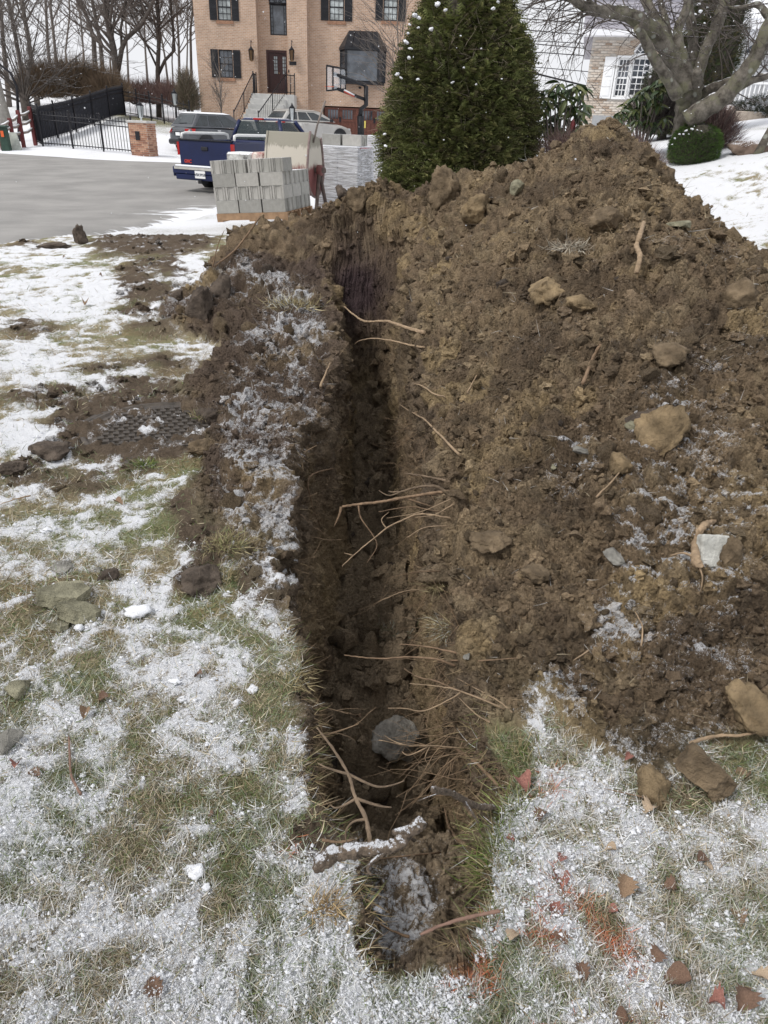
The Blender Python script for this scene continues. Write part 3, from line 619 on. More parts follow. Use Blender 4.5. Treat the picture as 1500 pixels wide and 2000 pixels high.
# carriage lamps, plaque, bell
def lantern(parent, x, y, z, s=1.0, wallm=True):
    c = MB(); c.lathe([(.02, .52*s), (.15*s, .40*s), (.15*s, .38*s), (.12*s, .37*s), (.085*s, 0), (.03, -.04*s)], 4, Matrix.Translation((x, y, z)) @ Matrix.Rotation(.785, 4, 'Z'))
    o = c.build('wall_lamp' if wallm else 'lantern', M_lampglass if not wallm else M_brass, parent)
    f = MB()
    for k in range(4): a = .785+k*math.pi/2; f.tube([(x+.09*s*math.cos(a), y+.09*s*math.sin(a), z), (x+.135*s*math.cos(a), y+.135*s*math.sin(a), z+.38*s)], .014, 4)
    f.lathe([(.17*s, .38*s), (.05*s, .50*s), (.01, .58*s)], 4, Matrix.Translation((x, y, z)) @ Matrix.Rotation(.785, 4, 'Z')); f.build('lamp_frame', M_iron, o)
    return o
for px_, py_ in ((491, 110), (570, 110)):
    p = atY(px_, py_, YF-.25); lo = H(lantern(H1, p[0], YF-.25, p[2]-.2, 1.25)); MB().tube([(p[0], YF, p[2]+.7), (p[0], YF-.2, p[2]+.75), (p[0], YF-.25, p[2]+.5)], .02, 5).build('bracket', M_iron, lo)
p = atY(572, 124, YF); H(MB().box(p[0]-.2, p[0]+.2, YF-.03, YF-.002, p[2]-.08, p[2]+.1).build('address_plaque', M_iron, H1, bevel=.02))
p = atY(564, 139, YF); H(MB().box(p[0]-.03, p[0]+.03, YF-.03, YF-.002, p[2]-.07, p[2]+.07).build('doorbell', M_iron, H1))
p = atY(703, 174, YB-.1); fo = H(MB().lathe([(.02, .0), (.09, .05), (.06, .12)], 8, Matrix.Translation((p[0], YB-.16, p[2]))).build('flood_lamp', M_iron, H1)); MB().cbox((p[0], YB-.06, p[2]+.06), (.05, .11, .05)).build('bracket', M_iron, fo)
# front steps
st_top = atY(520, 184, 47.0)[2]; sx0, sx1 = atY(497, 186, 47)[0], atY(566, 186, 47)[0]; sb0, sb1 = atY(452, 247, 42.9)[0], atY(500, 252, 42.9)[0]
zb_ = 1.0; NS = 8; st = H(MB().box(sx0-.05, sx1+.35, 46.2, YB, zb_-.4, st_top).build('landing', M_step, H1, bevel=.02)); rise = (st_top-zb_)/NS
for k in range(NS):
    t = (k+1)/(NS+.5); y1_ = 46.2-(46.2-43.1)*t; X0_ = sx0+(sb0-sx0)*t; X1_ = sx1-.0+(sb1+.6-sx1)*t
    H(MB().box(X0_, X1_, y1_, 46.195-(46.2-43.1)*k/(NS+.5), zb_-.4, st_top-rise*(k+1)).build('step', M_step, H1, bevel=.015))
def railing(A, B_, n_, hgt=.95):
    A, B_ = Vector(A), Vector(B_); up = Vector((0, 0, hgt)); rl = H(MB().tube([A+up, B_+up], .028, 6).build('railing', M_iron, H1)); m = MB(); m.tube([A+Vector((0, 0, .12)), B_+Vector((0, 0, .12))], .018, 4)
    m.build('bottom_rail', M_iron, rl)
    for k in range(n_+1):
        p = A.lerp(B_, k/n_); big = k in (0, n_, n_//2)
        o = MB().tube([p, p+Vector((0, 0, hgt+(.12 if big and k != n_//2 else 0)))], .032 if big else .011, 5).build('post' if big else 'baluster', M_iron, rl)
    return rl
railing((sb0+.1, 43.2, zb_+.15), (sx0+.1, 46.2, st_top), 16); railing((sx0+.1, 46.25, st_top), (sx0+.1, 47.2, st_top), 5)
railing((sb1+.1, 43.2, zb_+.15), (sx1-.1, 46.2, st_top), 16); railing((sx1-.1, 46.25, st_top), (sx1+.30, 46.9, st_top), 6)
# ================================================================== house on the right (bricks are real)
PSI = math.radians(-13); HX, HY = atY(1146, 160, 27)[0], 27.0
H2 = empty('suburban_house', (HX, HY, 1.9), PSI, 'pale brick house with grey siding, white shutters and white front door', 'house')
ud = np.array([math.cos(PSI), math.sin(PSI)]); nd_ = np.array([-math.sin(PSI), math.cos(PSI)])
def onwall(px_, py_, off=0.0):      # photo pixel -> (distance along the wall, height above the house origin)
    d = ray(px_, py_); P0 = np.array([HX, HY])+nd_*off; t = (P0 @ nd_)/(d[:2] @ nd_); q_ = d*t
    return (q_[:2]-P0) @ ud, q_[2]+EYE-1.9
def wrect(x0, y0, x1, y1, off=0.0):
    a, b_, c, d = onwall(x0, y0, off), onwall(x1, y0, off), onwall(x0, y1, off), onwall(x1, y1, off)
    return ((a[0]+c[0])/2, (b_[0]+d[0])/2, (c[1]+d[1])/2, (a[1]+b_[1])/2)
M_mortar = mat('pale_mortar', (.50, .47, .43), .9, .1, 10)
BR = [mat('buff_brick_%s' % k, c, .85, .2, 25, .3, 90) for k, c in zip('abcd', ((.52, .45, .38), (.44, .36, .29), (.58, .53, .47), (.34, .26, .20)))]
for k, m_ in enumerate(BR): m_.name = ['buff_brick', 'tan_brick_face', 'cream_brick', 'brown_brick'][k]
ez = onwall(1150, 72)[1]; w1_ = wrect(1203, 113, 1228, 190); w2_ = wrect(1231, 112, 1268, 189); dd = wrect(1432, 72, 1478, 214, 0)
dd = (dd[0], dd[0]+1.0, dd[3]-2.15, dd[3])
HW = 9.5
w = MB(); wall_holes(w, 0, HW, -1.2, ez, 0, .25, [w1_, w2_, dd]); w.box(0, .25, .25, 8, -1.2, ez); w.box(HW-.25, HW, .25, 8, -1.2, ez); w.build('wall', M_mortar, H2)
MB().box(.25, HW-.25, .9, 1.0, -1.2, ez).build('inner_wall', mat('dim_interior_2', (.06, .055, .05), .9), H2)
bm = [MB().box(0, .2, -.018, .0, 0, .058).mesh('brick', m_) for m_ in BR]; restb = MB(); cnt = 0
cand = []
row = 0; z = -.6
while z < ez-.09:
    x = -.015 + (row % 2)*-.107
    while x < HW-.1:
        x0, x1 = max(x, 0), min(x+.2, HW)
        if not any(h[0]-.08 < x1 and x0 < h[1]+.08 and h[2]-.07 < z+.06 and z < h[3]+.07 for h in (w1_, w2_, dd)) and x1-x0 > .08: cand.append((x0, x1, z))
        x += .212
    z += .072; row += 1
cand.sort(key=lambda c: 0 if (c[0] < 1.4 and c[2] > -.2) else 1)
for i, (x0, x1, z) in enumerate(cand):
    if i < 290:
        o = bpy.data.objects.new('brick', bm[random.choice((0, 0, 1, 2, 2, 3))]); col.objects.link(o); o.parent = H2; o.location = (x0, -.002-random.random()*.003, z); o.scale = ((x1-x0)/.2, 1, 1)
    else: restb.box(x0, x1, -.022, -.002, z, z+.058)
M_bl = brickmat('buff_brick_far', (.54, .46, .39), (.40, .32, .25), (.5, .45, .4), .212, .072)
restb.build('brickwork', mat('buff_bricks', (.48, .41, .34), .85, .35, 4.5, tint=(.56, .50, .45)), H2, kind='stuff')
for r in (w1_, w2_):
    wo = window(H2, r, .04, M_white, M_glass, 3, 3, fw=.05)
for r in ((w1_[0]-.42, w1_[0]-.08, w1_[2]-.05, w1_[3]+.02),):
    s = MB(); s.box(r[0], r[1], -.07, -.022, r[2], r[3]); so_ = s.build('shutter', M_white, H2); t = MB()
    for a, c in ((r[2]+.08, (r[2]+r[3])/2-.05), ((r[2]+r[3])/2+.05, r[3]-.08)): t.box(r[0]+.07, r[1]-.07, -.085, -.0705, a, c)
    t.build('shutter_panel', M_white, so_)
f = MB()
for r in (w1_, w2_):
    f.box(r[0]-.06, r[0]-.001, -.05, .03, r[2]-.06, r[3]+.06); f.box(r[1]+.001, r[1]+.06, -.05, .03, r[2]-.06, r[3]+.06); f.box(r[0], r[1], -.05, .03, r[3]+.001, r[3]+.06); f.box(r[0], r[1], -.07, .03, r[2]-.06, r[2]-.001)
f.build('window_casing', M_white, H2)
cx = (w2_[0]+w2_[1])/2; rr = (w2_[1]-w2_[0])/2; z0_ = w2_[3]+.07
pts = [(cx+rr*math.cos(t), -.03, z0_+rr*1.05*math.sin(t)) for t in np.linspace(0, math.pi, 17)]
o = MB().prism(pts, (0, .012, 0)).build('arch_window', M_glass, H2); fr = MB(); fr.tube([(x, -.045, z) for x, y, z in pts]+[(pts[0][0], -.045, pts[0][2])], .04, 6)
for t in (.52, 1.05, 1.57, 2.1, 2.62): fr.tube([(cx+rr*.4*math.cos(t), -.04, z0_+rr*.42*math.sin(t)), (cx+rr*math.cos(t), -.04, z0_+rr*1.05*math.sin(t))], .013, 4)
fr.tube([(cx+rr*.42*math.cos(t), -.04, z0_+rr*.44*math.sin(t)) for t in np.linspace(0, math.pi, 9)], .013, 4); fr.build('frame', M_white, o)
lin = MB()
for k in range(10): x = w1_[0]-.1+k*(w1_[1]-w1_[0]+.2)/10; lin.box(x+.006, x+(w1_[1]-w1_[0]+.2)/10-.006, -.026, .0, w1_[3]+.065, w1_[3]+.27)
lin.build('soldier_course', BR[1], H2)
ar = MB()
for k in range(14):
    a = math.pi*(k+.5)/14; M3 = Matrix.Rotation(-(a-math.pi/2), 3, 'Y')
    ar.cbox((cx+(rr+.15)*math.cos(a), -.013, z0_+(rr*1.05+.15)*math.sin(a)), (.075, .028, .19), M3)
ar.build('brick_arch', BR[1], H2)
M_side = mat('grey_siding', (.36, .35, .39), .6, .08, 3); M_trim = mat('white_trim', (.76, .77, .80), .5, .04)
fa = MB(); fa.box(-.35, HW+.3, -.45, -.40, ez, ez+.16); fa.box(-.35, HW+.3, -.40, -.001, ez-.0, ez+.02); fa.build('eave_trim', M_trim, H2)
for k in range(16):
    z = ez+.165+k*.145; o = MB().prism([(-.33, -.42+.0*k, z), (-.33, -.40, z+.15), (-.33, -.36, z+.15), (-.33, -.36, z)], (HW+.6, 0, 0)).build('siding_board', M_side, H2)
MB().box(-.30, HW+.28, -.36, 8, ez+.021, ez+2.5).build('upper_storey', M_side, H2)
MB().prism([(-.6, -.8, ez+2.5), (-.6, 8.4, ez+2.5), (-.6, 3.8, ez+5.5)], (HW+1.2, 0, 0)).build('roof', M_shingle, H2)
# door, porch, railing
d = MB(); d.box(dd[0], dd[1], .06, .11, dd[2], dd[3]); do = d.build('front_door', M_white, H2)
for a, c in ((.14, .44), (.56, .86)):
    for z0_, z1_ in ((.15, .75), (.9, 1.55)): MB().box(dd[0]+a, dd[0]+c, .045, .0595, dd[2]+z0_, dd[2]+z1_).build('door_panel', M_white, do)
cx = (dd[0]+dd[1])/2; z0_ = dd[3]-.42
pts = [(cx+.3*math.cos(t), .04, z0_+.27*math.sin(t)) for t in np.linspace(0, math.pi, 13)]
fl_ = MB().prism(pts, (0, .015, 0)).build('fan_light', M_glass, do); fr = MB(); fr.tube([(x, .035, z) for x, y, z in pts+[pts[0]]], .02, 4)
for t in (.6, 1.2, 1.94, 2.54): fr.tube([(cx, .03, z0_), (cx+.3*math.cos(t), .03, z0_+.27*math.sin(t))], .012, 4)
fr.build('frame', M_white, fl_)
f = MB(); f.box(dd[0]-.16, dd[0]-.001, -.06, .1, dd[2], dd[3]+.16); f.box(dd[1]+.001, dd[1]+.16, -.06, .1, dd[2], dd[3]+.16); f.box(dd[0], dd[1], -.06, .1, dd[3]+.001, dd[3]+.16); f.build('door_casing', M_white, H2)
px0 = onwall(1395, 225, -1.6)[0]; pz = dd[2]-.02
po = MB().box(px0, HW+2, -1.7, -.03, pz-.16, pz).build('porch', mat('porch_slab', (.42, .38, .34), .85, .15), H2)
pw = MB(); row = 0; z = pz-.17-.072
while z > pz-1.0:
    x = px0+(row % 2)*.1
    while x < HW+1.9: pw.box(x, min(x+.2, HW+1.95), -1.62, -1.585, z, z+.058); x += .212
    z -= .072; row += 1
pw.build('brickwork', BR[0], po, kind='stuff'); MB().box(px0, HW+1.95, -1.59, -.03, pz-1.1, pz-.161).build('porch_base', M_mortar, po)
rl = MB().box(px0+.05, px0+2.7, -1.60, -1.52, pz+.86, pz+.92).build('porch_railing', M_white, H2); MB().box(px0+.05, px0+2.7, -1.59, -1.53, pz+.10, pz+.15).build('bottom_rail', M_white, rl)
for k in range(22): x = px0+.1+k*.12; MB().box(x, x+.035, -1.58, -1.545, pz+.15, pz+.86).build('baluster', M_white, rl)
for xx_ in (px0+2.55,):
    c = MB(); c.box(xx_, xx_+.2, -1.66, -1.46, pz, ez+.3); c.box(xx_-.04, xx_+.24, -1.70, -1.42, pz+.0, pz+.14); c.box(xx_-.03, xx_+.23, -1.69, -1.43, ez-.2, ez-.05); c.build('porch_column', M_white, H2)
pr = MB(); a = onwall(1404, 35, -1.9); pr.prism([(a[0]-.1, -2.0, a[1]-.25), (a[0]-.1, -2.0, a[1]), (a[0]-.1, -.37, a[1]+.85), (a[0]-.1, -.37, a[1]-.25)], (6, 0, 0)); pr.build('porch_roof', mat('snowy_roof', (.75, .77, .82), .9, .05, snow=.3), H2)
MB().box(a[0]-.18, a[0]+6, -2.12, -2.002, a[1]-.28, a[1]-.06).build('gutter', M_trim, H2)
MB().box(a[0]-.1, a[0]+6, -1.95, -1.75, a[1]-.50, a[1]-.281).build('porch_beam', M_trim, H2)
hx = onwall(1160, 244); MB().box(.35, 1.1, -.06, -.024, hx[1]-.05, hx[1]+.28).build('basement_window', mat('dusty_glass', (.33, .34, .35), .3, .1), H2)
# ================================================================== pillars, fences
M_pb = [mat('pillar_brick', (.33, .17, .11), .85, .3, 20, .3, 90), mat('pillar_brick_pale', (.42, .25, .17), .85, .3, 20, .3, 90), mat('pillar_brick_dark', (.24, .12, .08), .85, .3, 20, .3, 90)]
def gz_(x, y): return float(G(x, y))
def pillar(px_, Y, label, full=True, yaw=.0):
    x = atY(px_, 280, Y)[0]; z0 = gz_(x, Y)-.05; t = empty('brick_pillar', (x, Y, z0), yaw, label, 'pillar', 'brick pillars at the driveway')
    W_, Hh = .78, 1.22; MB().box(-W_/2, W_/2, -W_/2, W_/2, 0, Hh).build('core', M_mortar, t); row = 0; z = .02
    fm = [MB().box(0, .18, -.018, 0, 0, .062).mesh('brick', m_) for m_ in M_pb]
    while z < Hh-.05 and full:
        for side in range(2):
            x_ = -W_/2-.0; off = (row+side) % 2*.095; s = -off
            while s < W_-.01:
                a, c = max(0, s), min(W_, s+.18)
                if c-a > .04:
                    o = bpy.data.objects.new('brick', random.choice(fm)); col.objects.link(o); o.parent = t; o.scale = ((c-a)/.18, 1, 1)
                    if side == 0: o.location = (-W_/2+a, -W_/2, z)
                    else: o.location = (W_/2, -W_/2+a, z); o.rotation_euler = (0, 0, math.pi/2)
                s += .192
        z += .076; row += 1
    MB().box(-W_/2-.06, W_/2+.06, -W_/2-.06, W_/2+.06, Hh, Hh+.09).build('cap', mat('pillar_cap', (.45, .44, .42), .85, .1, snow=.75), t, bevel=.015)
    lo = lantern(t, 0, 0, Hh+.22, 1.05, False); MB().tube([(0, 0, Hh+.09), (0, 0, Hh+.22)], .035, 8).build('stem', M_lampglass, lo)
    if full: MB().box(-.13, .06, -W_/2-.05, -W_/2-.019, Hh-.62, Hh-.3).build('address_plaque', M_iron, t, bevel=.04)
    return t
pillar(281, 33.2, 'brick pillar topped by a glass lantern at the end of the iron fence', True, -.15)
pillar(572, 33.5, 'square lantern on a brick pillar showing above the pickup cab', False)
FP = MB().tube([(0, 0, 0), (0, 0, 1.0)], .014, 4).mesh('picket', M_iron)
def iron_fence(A, B_, step, label, hgt=1.25, posts=4, group=None, screen=False, pk=True):
    ax, ay = A; bx_, by_ = B_; L_ = math.hypot(bx_-ax, by_-ay); t = empty('iron_fence', (ax, ay, gz_(ax, ay)), math.atan2(by_-ay, bx_-ax), label, 'fence')
    def zz(s): return gz_(ax+(bx_-ax)*s/L_, ay+(by_-ay)*s/L_)-t.location.z
    S_ = [(s, 0, zz(s)) for s in np.linspace(0, L_, 7)]
    for h_ in (.12, hgt-.12, hgt-.30):
        MB().tube([(s, 0, z+h_) for s, _, z in S_], .02, 4).build('rail', M_iron, t)
    if pk:
        n_ = min(int(L_/step), 295)
        for k in range(n_+1):
            s = L_*k/n_; o = bpy.data.objects.new('picket', FP); col.objects.link(o); o.parent = t; o.location = (s, 0, zz(s)+.05); o.scale = (1, 1, hgt-.02)
    for k in range(posts):
        s = L_*k/(posts-1); m = MB(); m.box(s-.026, s+.026, -.026, .026, zz(s)-.1, zz(s)+hgt+.06); m.lathe([(.05, 0), (.05, .03), (.005, .08)], 4, Matrix.Translation((s, 0, zz(s)+hgt+.06)) @ Matrix.Rotation(.785, 4, 'Z')); m.build('post', M_iron, t)
    if screen:
        m = MB(); Q = S_
        m.add([(s, .03, z+.10) for s, _, z in Q]+[(s, .03, z+hgt-.02) for s, _, z in Q]+[(s, .05, z+.10) for s, _, z in Q]+[(s, .05, z+hgt-.02) for s, _, z in Q],
              [(i, i+1, 7+i+1, 7+i) for i in range(6)]+[(14+i+1, 14+i, 21+i, 21+i+1) for i in range(6)]); m.build('privacy_screen', M_screen, t)
    return t
def XYp(x, y, Y): p = atY(x, y, Y); return (p[0], Y)
pA, pB, pC = XYp(84, 283, 33.6), XYp(262, 296, 33.2), XYp(245, 222, 43)
iron_fence(pA, pB, .125, 'black iron picket fence in front of the snowy yard beside the brick pillar', 1.28, 4)
iron_fence(XYp(72, 279, 34.4), pA, .1, 'short corner panel of black fence next to the red split rail fence', 1.45, 2, screen=True)
iron_fence(XYp(72, 279, 34.4), pC, .12, 'long black screened fence climbing the snowy slope towards the trees', 1.35, 6, screen=True)
iron_fence(pC, XYp(372, 240, 42), .30, 'thin black wire fence at the back of the yard left of the house', 1.2, 6)
M_rr = mat('red_fence_post', (.13, .035, .035), .75, .3, 12, .3, 50, snow=.85); M_rail = mat('weathered_rail', (.26, .22, .19), .85, .3, 9, .4, 40, snow=.45)
sf = empty('split_rail_fence', (0, 33, 0), 0, 'red brown split rail fence with snow on its rails at the left edge', 'fence'); Pp = []
for (tx, ty_, bx_, by_, Y) in ((-6, 240, 2, 275, 32.6), (13, 230, 25, 268, 33.0), (32, 215, 44, 271, 33.3), (56, 208, 66, 262, 33.9), (80, 205, 92, 240, 38)):
    b0 = atY(bx_, by_, Y); t0 = atY(tx, ty_, Y); m = MB(); g0 = gz_(b0[0], Y)-.15
    x_ = b0[0]; m.box(x_-.075, x_+.075, Y-33-.06, Y-33+.06, min(g0, b0[2]), t0[2]); m.build('post', M_rr, sf, bevel=.02); Pp.append((x_, Y-33, b0[2], t0[2]))
for (xa, ya, za, ta), (xb, yb, zb2, tb) in zip(Pp[:-1], Pp[1:]):
    for f_ in (.2, .5, .82):
        MB().tube([(xa, ya, za+(ta-za)*f_), ((xa+xb)/2, (ya+yb)/2, (za+(ta-za)*f_+zb2+(tb-zb2)*f_)/2-.03), (xb, yb, zb2+(tb-zb2)*f_+.02)], [.05, .065, .05], 5).build('rail', M_rail, sf)
b0 = atY(12, 285, 32.3); ub = empty('utility_pedestal', (b0[0], 32.3, gz_(b0[0], 32.3)), .1, 'small dark green utility box with an orange sticker by the split rail fence', 'utility box')
MB().prism([(-.17, -.15, -.1), (.17, -.15, -.1), (.14, -.12, .82), (-.14, -.12, .82)], (0, .28, 0)).build('body', mat('green_box', (.03, .06, .045), .5, .2), ub, bevel=.02)
MB().box(-.2, .2, -.19, .17, .82, .9).build('lid', mat('green_lid', (.05, .08, .065), .5, snow=.9), ub, bevel=.02); MB().box(-.06, .05, -.165, -.151, .48, .7).build('sticker', mat('orange_sticker', (.7, .13, .04), .5, .05), ub)
b0 = atY(25, 284, 32.4); MB().prism([(-.25, 0, -.1), (.28, 0, -.1), (.05, .25, .62), (-.22, .25, .62)], (0, .08, 0)).build('splash_block', mat('pale_slab', (.42, .44, .40), .9, .15, snow=.6), None, label='pale slab leaning beside the green utility box', cat='slab').location = (b0[0], 32.5, gz_(b0[0], 32.5))
# street lamps
def lamppost(x, Y, z0, hgt, label):
    t = empty('lamp_post', (x, Y, z0), 0, label, 'lamp post'); MB().tube([(0, 0, -.1), (0, 0, hgt)], [.06, .035], 8).build('pole', M_iron, t)
    lantern(t, 0, 0, hgt, 1.2, False); return t
p = atY(344, 222, 41); lamppost(p[0], 41, p[2]-.1, atY(343, 206, 41)[2]-p[2]+.15, 'slender black lamp post with a lantern in the yard left of the house')
p = atY(31, 243, 35); q_ = atY(12, 143, 35); t = empty('arched_lamp_post', (p[0], 35, gz_(p[0], 35)), 0, 'tall black post curving over at its top at the left edge', 'lamp post')
hh = q_[2]-t.location.z; MB().tube([(0, 0, -.2), (q_[0]-p[0]+.35, 0, hh-.5), (q_[0]-p[0]+.2, 0, hh), (q_[0]-p[0]-.25, 0, hh+.35), (q_[0]-p[0]-.9, 0, hh+.45)], [.075, .06, .05, .045, .04], 8).build('pole', M_iron, t)
# ================================================================== basketball hoop
p = atY(712, 262, 41.5); t = empty('basketball_hoop', (p[0], 41.5, gz_(p[0], 41.5)), 0, 'tall black basketball hoop with glass backboard in front of the garage', 'basketball hoop'); zt = t.location.z
def bb(x, y, dy=0): q_ = atY(x, y, 41.5+dy); return Vector((q_[0]-p[0], dy, q_[2]-zt))
po_ = MB(); po_.tube([bb(705, 266), bb(704, 226)], .17, 4).build('pole_pad', M_black, t)
MB().tube([bb(703, 228), bb(706, 212), bb(715, 205), bb(715, 168)], .11, 4).build('pole', M_black, t)
MB().box(-.02, .06, -.2, -.18, bb(709, 250).z, bb(709, 236).z).build('sticker', mat('yellow_sticker', (.6, .5, .12), .5, .05), t)
for a_, c_ in (((715, 168), (650, 143)), ((715, 195), (650, 170))):
    MB().tube([bb(*a_), bb(*c_, -.75)], .075, 4).build('arm', M_black, t)
bbm, n, l, b = nodes('clear_backboard'); b.inputs['Base Color'].default_value = (.8, .85, .9, 1); b.inputs['Roughness'].default_value = .05; b.inputs['Alpha'].default_value = .22
C4 = [bb(638, 128, -1.3), bb(675, 135, -.2), bb(675, 174, -.2), bb(638, 177, -1.3)]
bo = MB().prism(C4, (.01, .012, 0)).build('backboard', bbm, t); MB().tube(C4+[C4[0]], .045, 4, False).build('frame', M_black, bo)
i4 = [C4[0].lerp(C4[2], .36)+Vector((0, 0, -.05)), None, None, None]; mid = (C4[0]+C4[2])/2; i4 = [mid+(c-mid)*.36+Vector((-.02, -.02, -.12)) for c in C4]
MB().tube(i4+[i4[0]], .022, 4, False).build('target_square', M_white, bo)
MB().tube([bb(650, 128+4, -1.0), bb(650, 176, -1.0)], .03, 4).build('brace', M_black, bo)
rc = (C4[3]*.45+C4[2]*.55)+Vector((-.35, -.4, .1)); MB().tube([rc+Vector((.23*math.cos(a), .23*math.sin(a), 0)) for a in np.linspace(0, 2*math.pi, 15)], .012, 4).build('rim', mat('orange_rim', (.6, .12, .05), .5, .05), t)
a0, a1 = bb(672, 176, -.62), bb(692, 186, -.42)
MB().tube([a0, a1], .045, 4).build('logo_stripe', M_white, t); MB().tube([a0+Vector((0, -.02, -.06)), a1+Vector((0, -.02, -.06))], .035, 4).build('logo_underline', mat('red_letters', (.45, .08, .05), .5, .05), t)
for u in (.33, .72): MB().tube([C4[0].lerp(C4[1], u)+Vector((0, .03, 0)), C4[3].lerp(C4[2], u)+Vector((0, .03, 0))], .035, 4).build('brace', M_black, bo)
# ================================================================== vehicles
def quad_pt(q4, u, v): a, b_, c, d = [Vector(p_) for p_ in q4]; return (a.lerp(b_, u)).lerp(d.lerp(c, u), v)
def panel(q4, u0, u1, v0, v1, m, name, parent, off=.006, slant0=0, slant1=0, th=.004):
    c = [quad_pt(q4, u0, v0), quad_pt(q4, u1, v0), quad_pt(q4, u1-slant1, v1), quad_pt(q4, u0+slant0, v1)]
    n_ = (c[1]-c[0]).cross(c[3]-c[0]).normalized(); return MB().prism([p_+n_*off for p_ in c], n_*th).build(name, m, parent)
def wheel(parent, x, y, r=.35, w=.22, side=-1):
    M4 = Matrix.Translation((x, y, r)) @ Matrix.Rotation(math.pi/2, 4, 'X')
    t_ = MB().lathe([(r*.55, -w/2), (r*.93, -w/2), (r, -w*.32), (r, w*.32), (r*.93, w/2), (r*.55, w/2)], 26, M4).build('tyre', M_rubber, parent)
    rm = MB().lathe([(.02, -side*w*.30), (r*.6, -side*w*.40), (r*.62, -side*w*.47), (r*.55, -side*w*.1)], 18, M4).build('rim', M_chrome, t_)
    sp = MB()
    for k in range(5): a = k*2*math.pi/5; sp.cbox((x+math.sin(a)*r*.33, y+side*w*.44, r+math.cos(a)*r*.33), (.05, .03, r*.55), Matrix.Rotation(a, 3, 'Y'))
    sp.build('spoke', M_chrome, t_)
    return t_
def carpaint(name, c, snow=.93): 
    m = mat(name, c, .28, .12, 2.5, snow=snow, spec=.6); return m
def suv(name, loc, rz, paint, label, L_=4.5, W_=1.84, Hh=1.66, sn=True):
    t = empty(name, loc, rz, label, 'car'); hw = W_/2
    st = [(0.0, .42, .80, .72), (.06, .30, .98, .86), (.25, .26, 1.08, .95), (1.0, .24, 1.07, 1.0), (2.2, .24, 1.04, 1.0), (3.2, .24, 1.0, 1.0), (3.9, .24, .92, .97), (4.3, .26, .80, .86), (L_, .40, .66, .66)]
    b_ = MB(); vs = []; K = 12
    for x, z0, z1, f in st:
        h_ = hw*f; pr_ = [(-h_*.88, z0), (-h_*.97, z0+.12), (-h_, z0+(z1-z0)*.5), (-h_*.97, z1-.10), (-h_*.90, z1-.02), (-h_*.6, z1+.02)]; pr_ = pr_+[(-y, z) for y, z in pr_[::-1]]
        vs += [(x, y, z) for y, z in pr_]
    fs = [(i*K+k, (i+1)*K+k, (i+1)*K+(k+1) % K, i*K+(k+1) % K) for i in range(len(st)-1) for k in range(K)]+[tuple(range(K)), tuple(range((len(st)-1)*K, len(st)*K))[::-1]]
    b_.add(vs, fs, True); body = b_.build('body', paint, t); body.modifiers.new('s', 'SUBSURF').render_levels = 1
    z1, zt = 1.05, Hh; B4 = [(.16, hw*.92), (3.35, hw*.90)]; T4 = [(.62, hw*.70), (2.45, hw*.70)]
    bl, br_, fl_, fr_ = (B4[0][0], B4[0][1], z1), (B4[0][0], -B4[0][1], z1), (B4[1][0], B4[1][1], z1), (B4[1][0], -B4[1][1], z1)
    tl_, tr_, gl, gr = (T4[0][0], T4[0][1], zt-.06), (T4[0][0], -T4[0][1], zt-.06), (T4[1][0], T4[1][1], zt-.06), (T4[1][0], -T4[1][1], zt-.06)
    g = MB(); g.add([bl, br_, fr_, fl_, tl_, tr_, gr, gl], [(0, 1, 5, 4), (1, 2, 6, 5), (2, 3, 7, 6), (3, 0, 4, 7), (4, 5, 6, 7)]); cabn = g.build('cabin', paint, t, bevel=.05); cabn.modifiers['b'].segments = 3
    rf_ = MB(); rf_.add([tl_, tr_, gr, gl, (.85, hw*.5, zt), (.85, -hw*.5, zt), (2.2, -hw*.5, zt), (2.2, hw*.5, zt)], [(0, 1, 5, 4), (1, 2, 6, 5), (2, 3, 7, 6), (3, 0, 4, 7), (4, 5, 6, 7)], True); rf_.build('roof', M_snow if sn else paint, t)
    rq_ = [bl, br_, tr_, tl_]; sq = [br_, fr_, gr, tr_]; wq = [fr_, fl_, gl, gr]; sl2 = [fl_, bl, tl_, gl]
    rw = panel(rq_, .07, .93, .22, .88, M_carglass, 'rear_window', t)
    MB().tube([quad_pt(rq_, .35, .25)+Vector((-.02, 0, 0)), quad_pt(rq_, .7, .3)+Vector((-.02, 0, 0))], .012, 4).build('wiper', M_black, rw)
    for s_, rev in ((sq, 0), (sl2, 1)):
        for a, c, s0, s1 in ((.05, .27, .05, 0), (.30, .53, 0, 0), (.56, .93, 0, .17)):
            if rev: a, c, s0, s1 = 1-c, 1-a, s1, s0
            panel(s_, a, c, .12, .86, M_carglass, 'side_window', t, .008, s0, s1)
    panel(wq, .06, .94, .08, .92, M_carglass, 'windshield', t)
    for s in (-1, 1):
        MB().prism([(-.005, s*hw*.55, .80), (-.005, s*hw*.55, .98), (.28, s*hw*.965, 1.0), (.22, s*hw*.975, .82), (.02, s*hw*.86, .80)], (.03, 0, 0)).build('tail_light', M_red, t)
        for xx_ in (.85, 3.55): wheel(t, xx_, s*(hw-.12), .35, .22, s); MB().lathe([(.44, 0), (.40, .012)], 22, Matrix.Translation((xx_, s*(hw-.0), .36)) @ Matrix.Rotation(s*math.pi/2*-1, 4, 'X')).build('wheel_arch', M_black, t)
        mo = MB(); mo.cbox((2.95, s*(hw+.1), 1.12), (.14, .2, .14)); mo.build('mirror', M_black, t, bevel=.03)
        MB().box(4.1, 4.35, s*hw*.62, s*hw*.80, .68, .80).build('headlight', M_lampglass, t, bevel=.02)
        for xx_ in (1.45, 2.35): MB().box(xx_, xx_+.18, s*hw-.0, s*(hw+.03), .92, .96).build('door_handle', M_chrome if sn else paint, t)
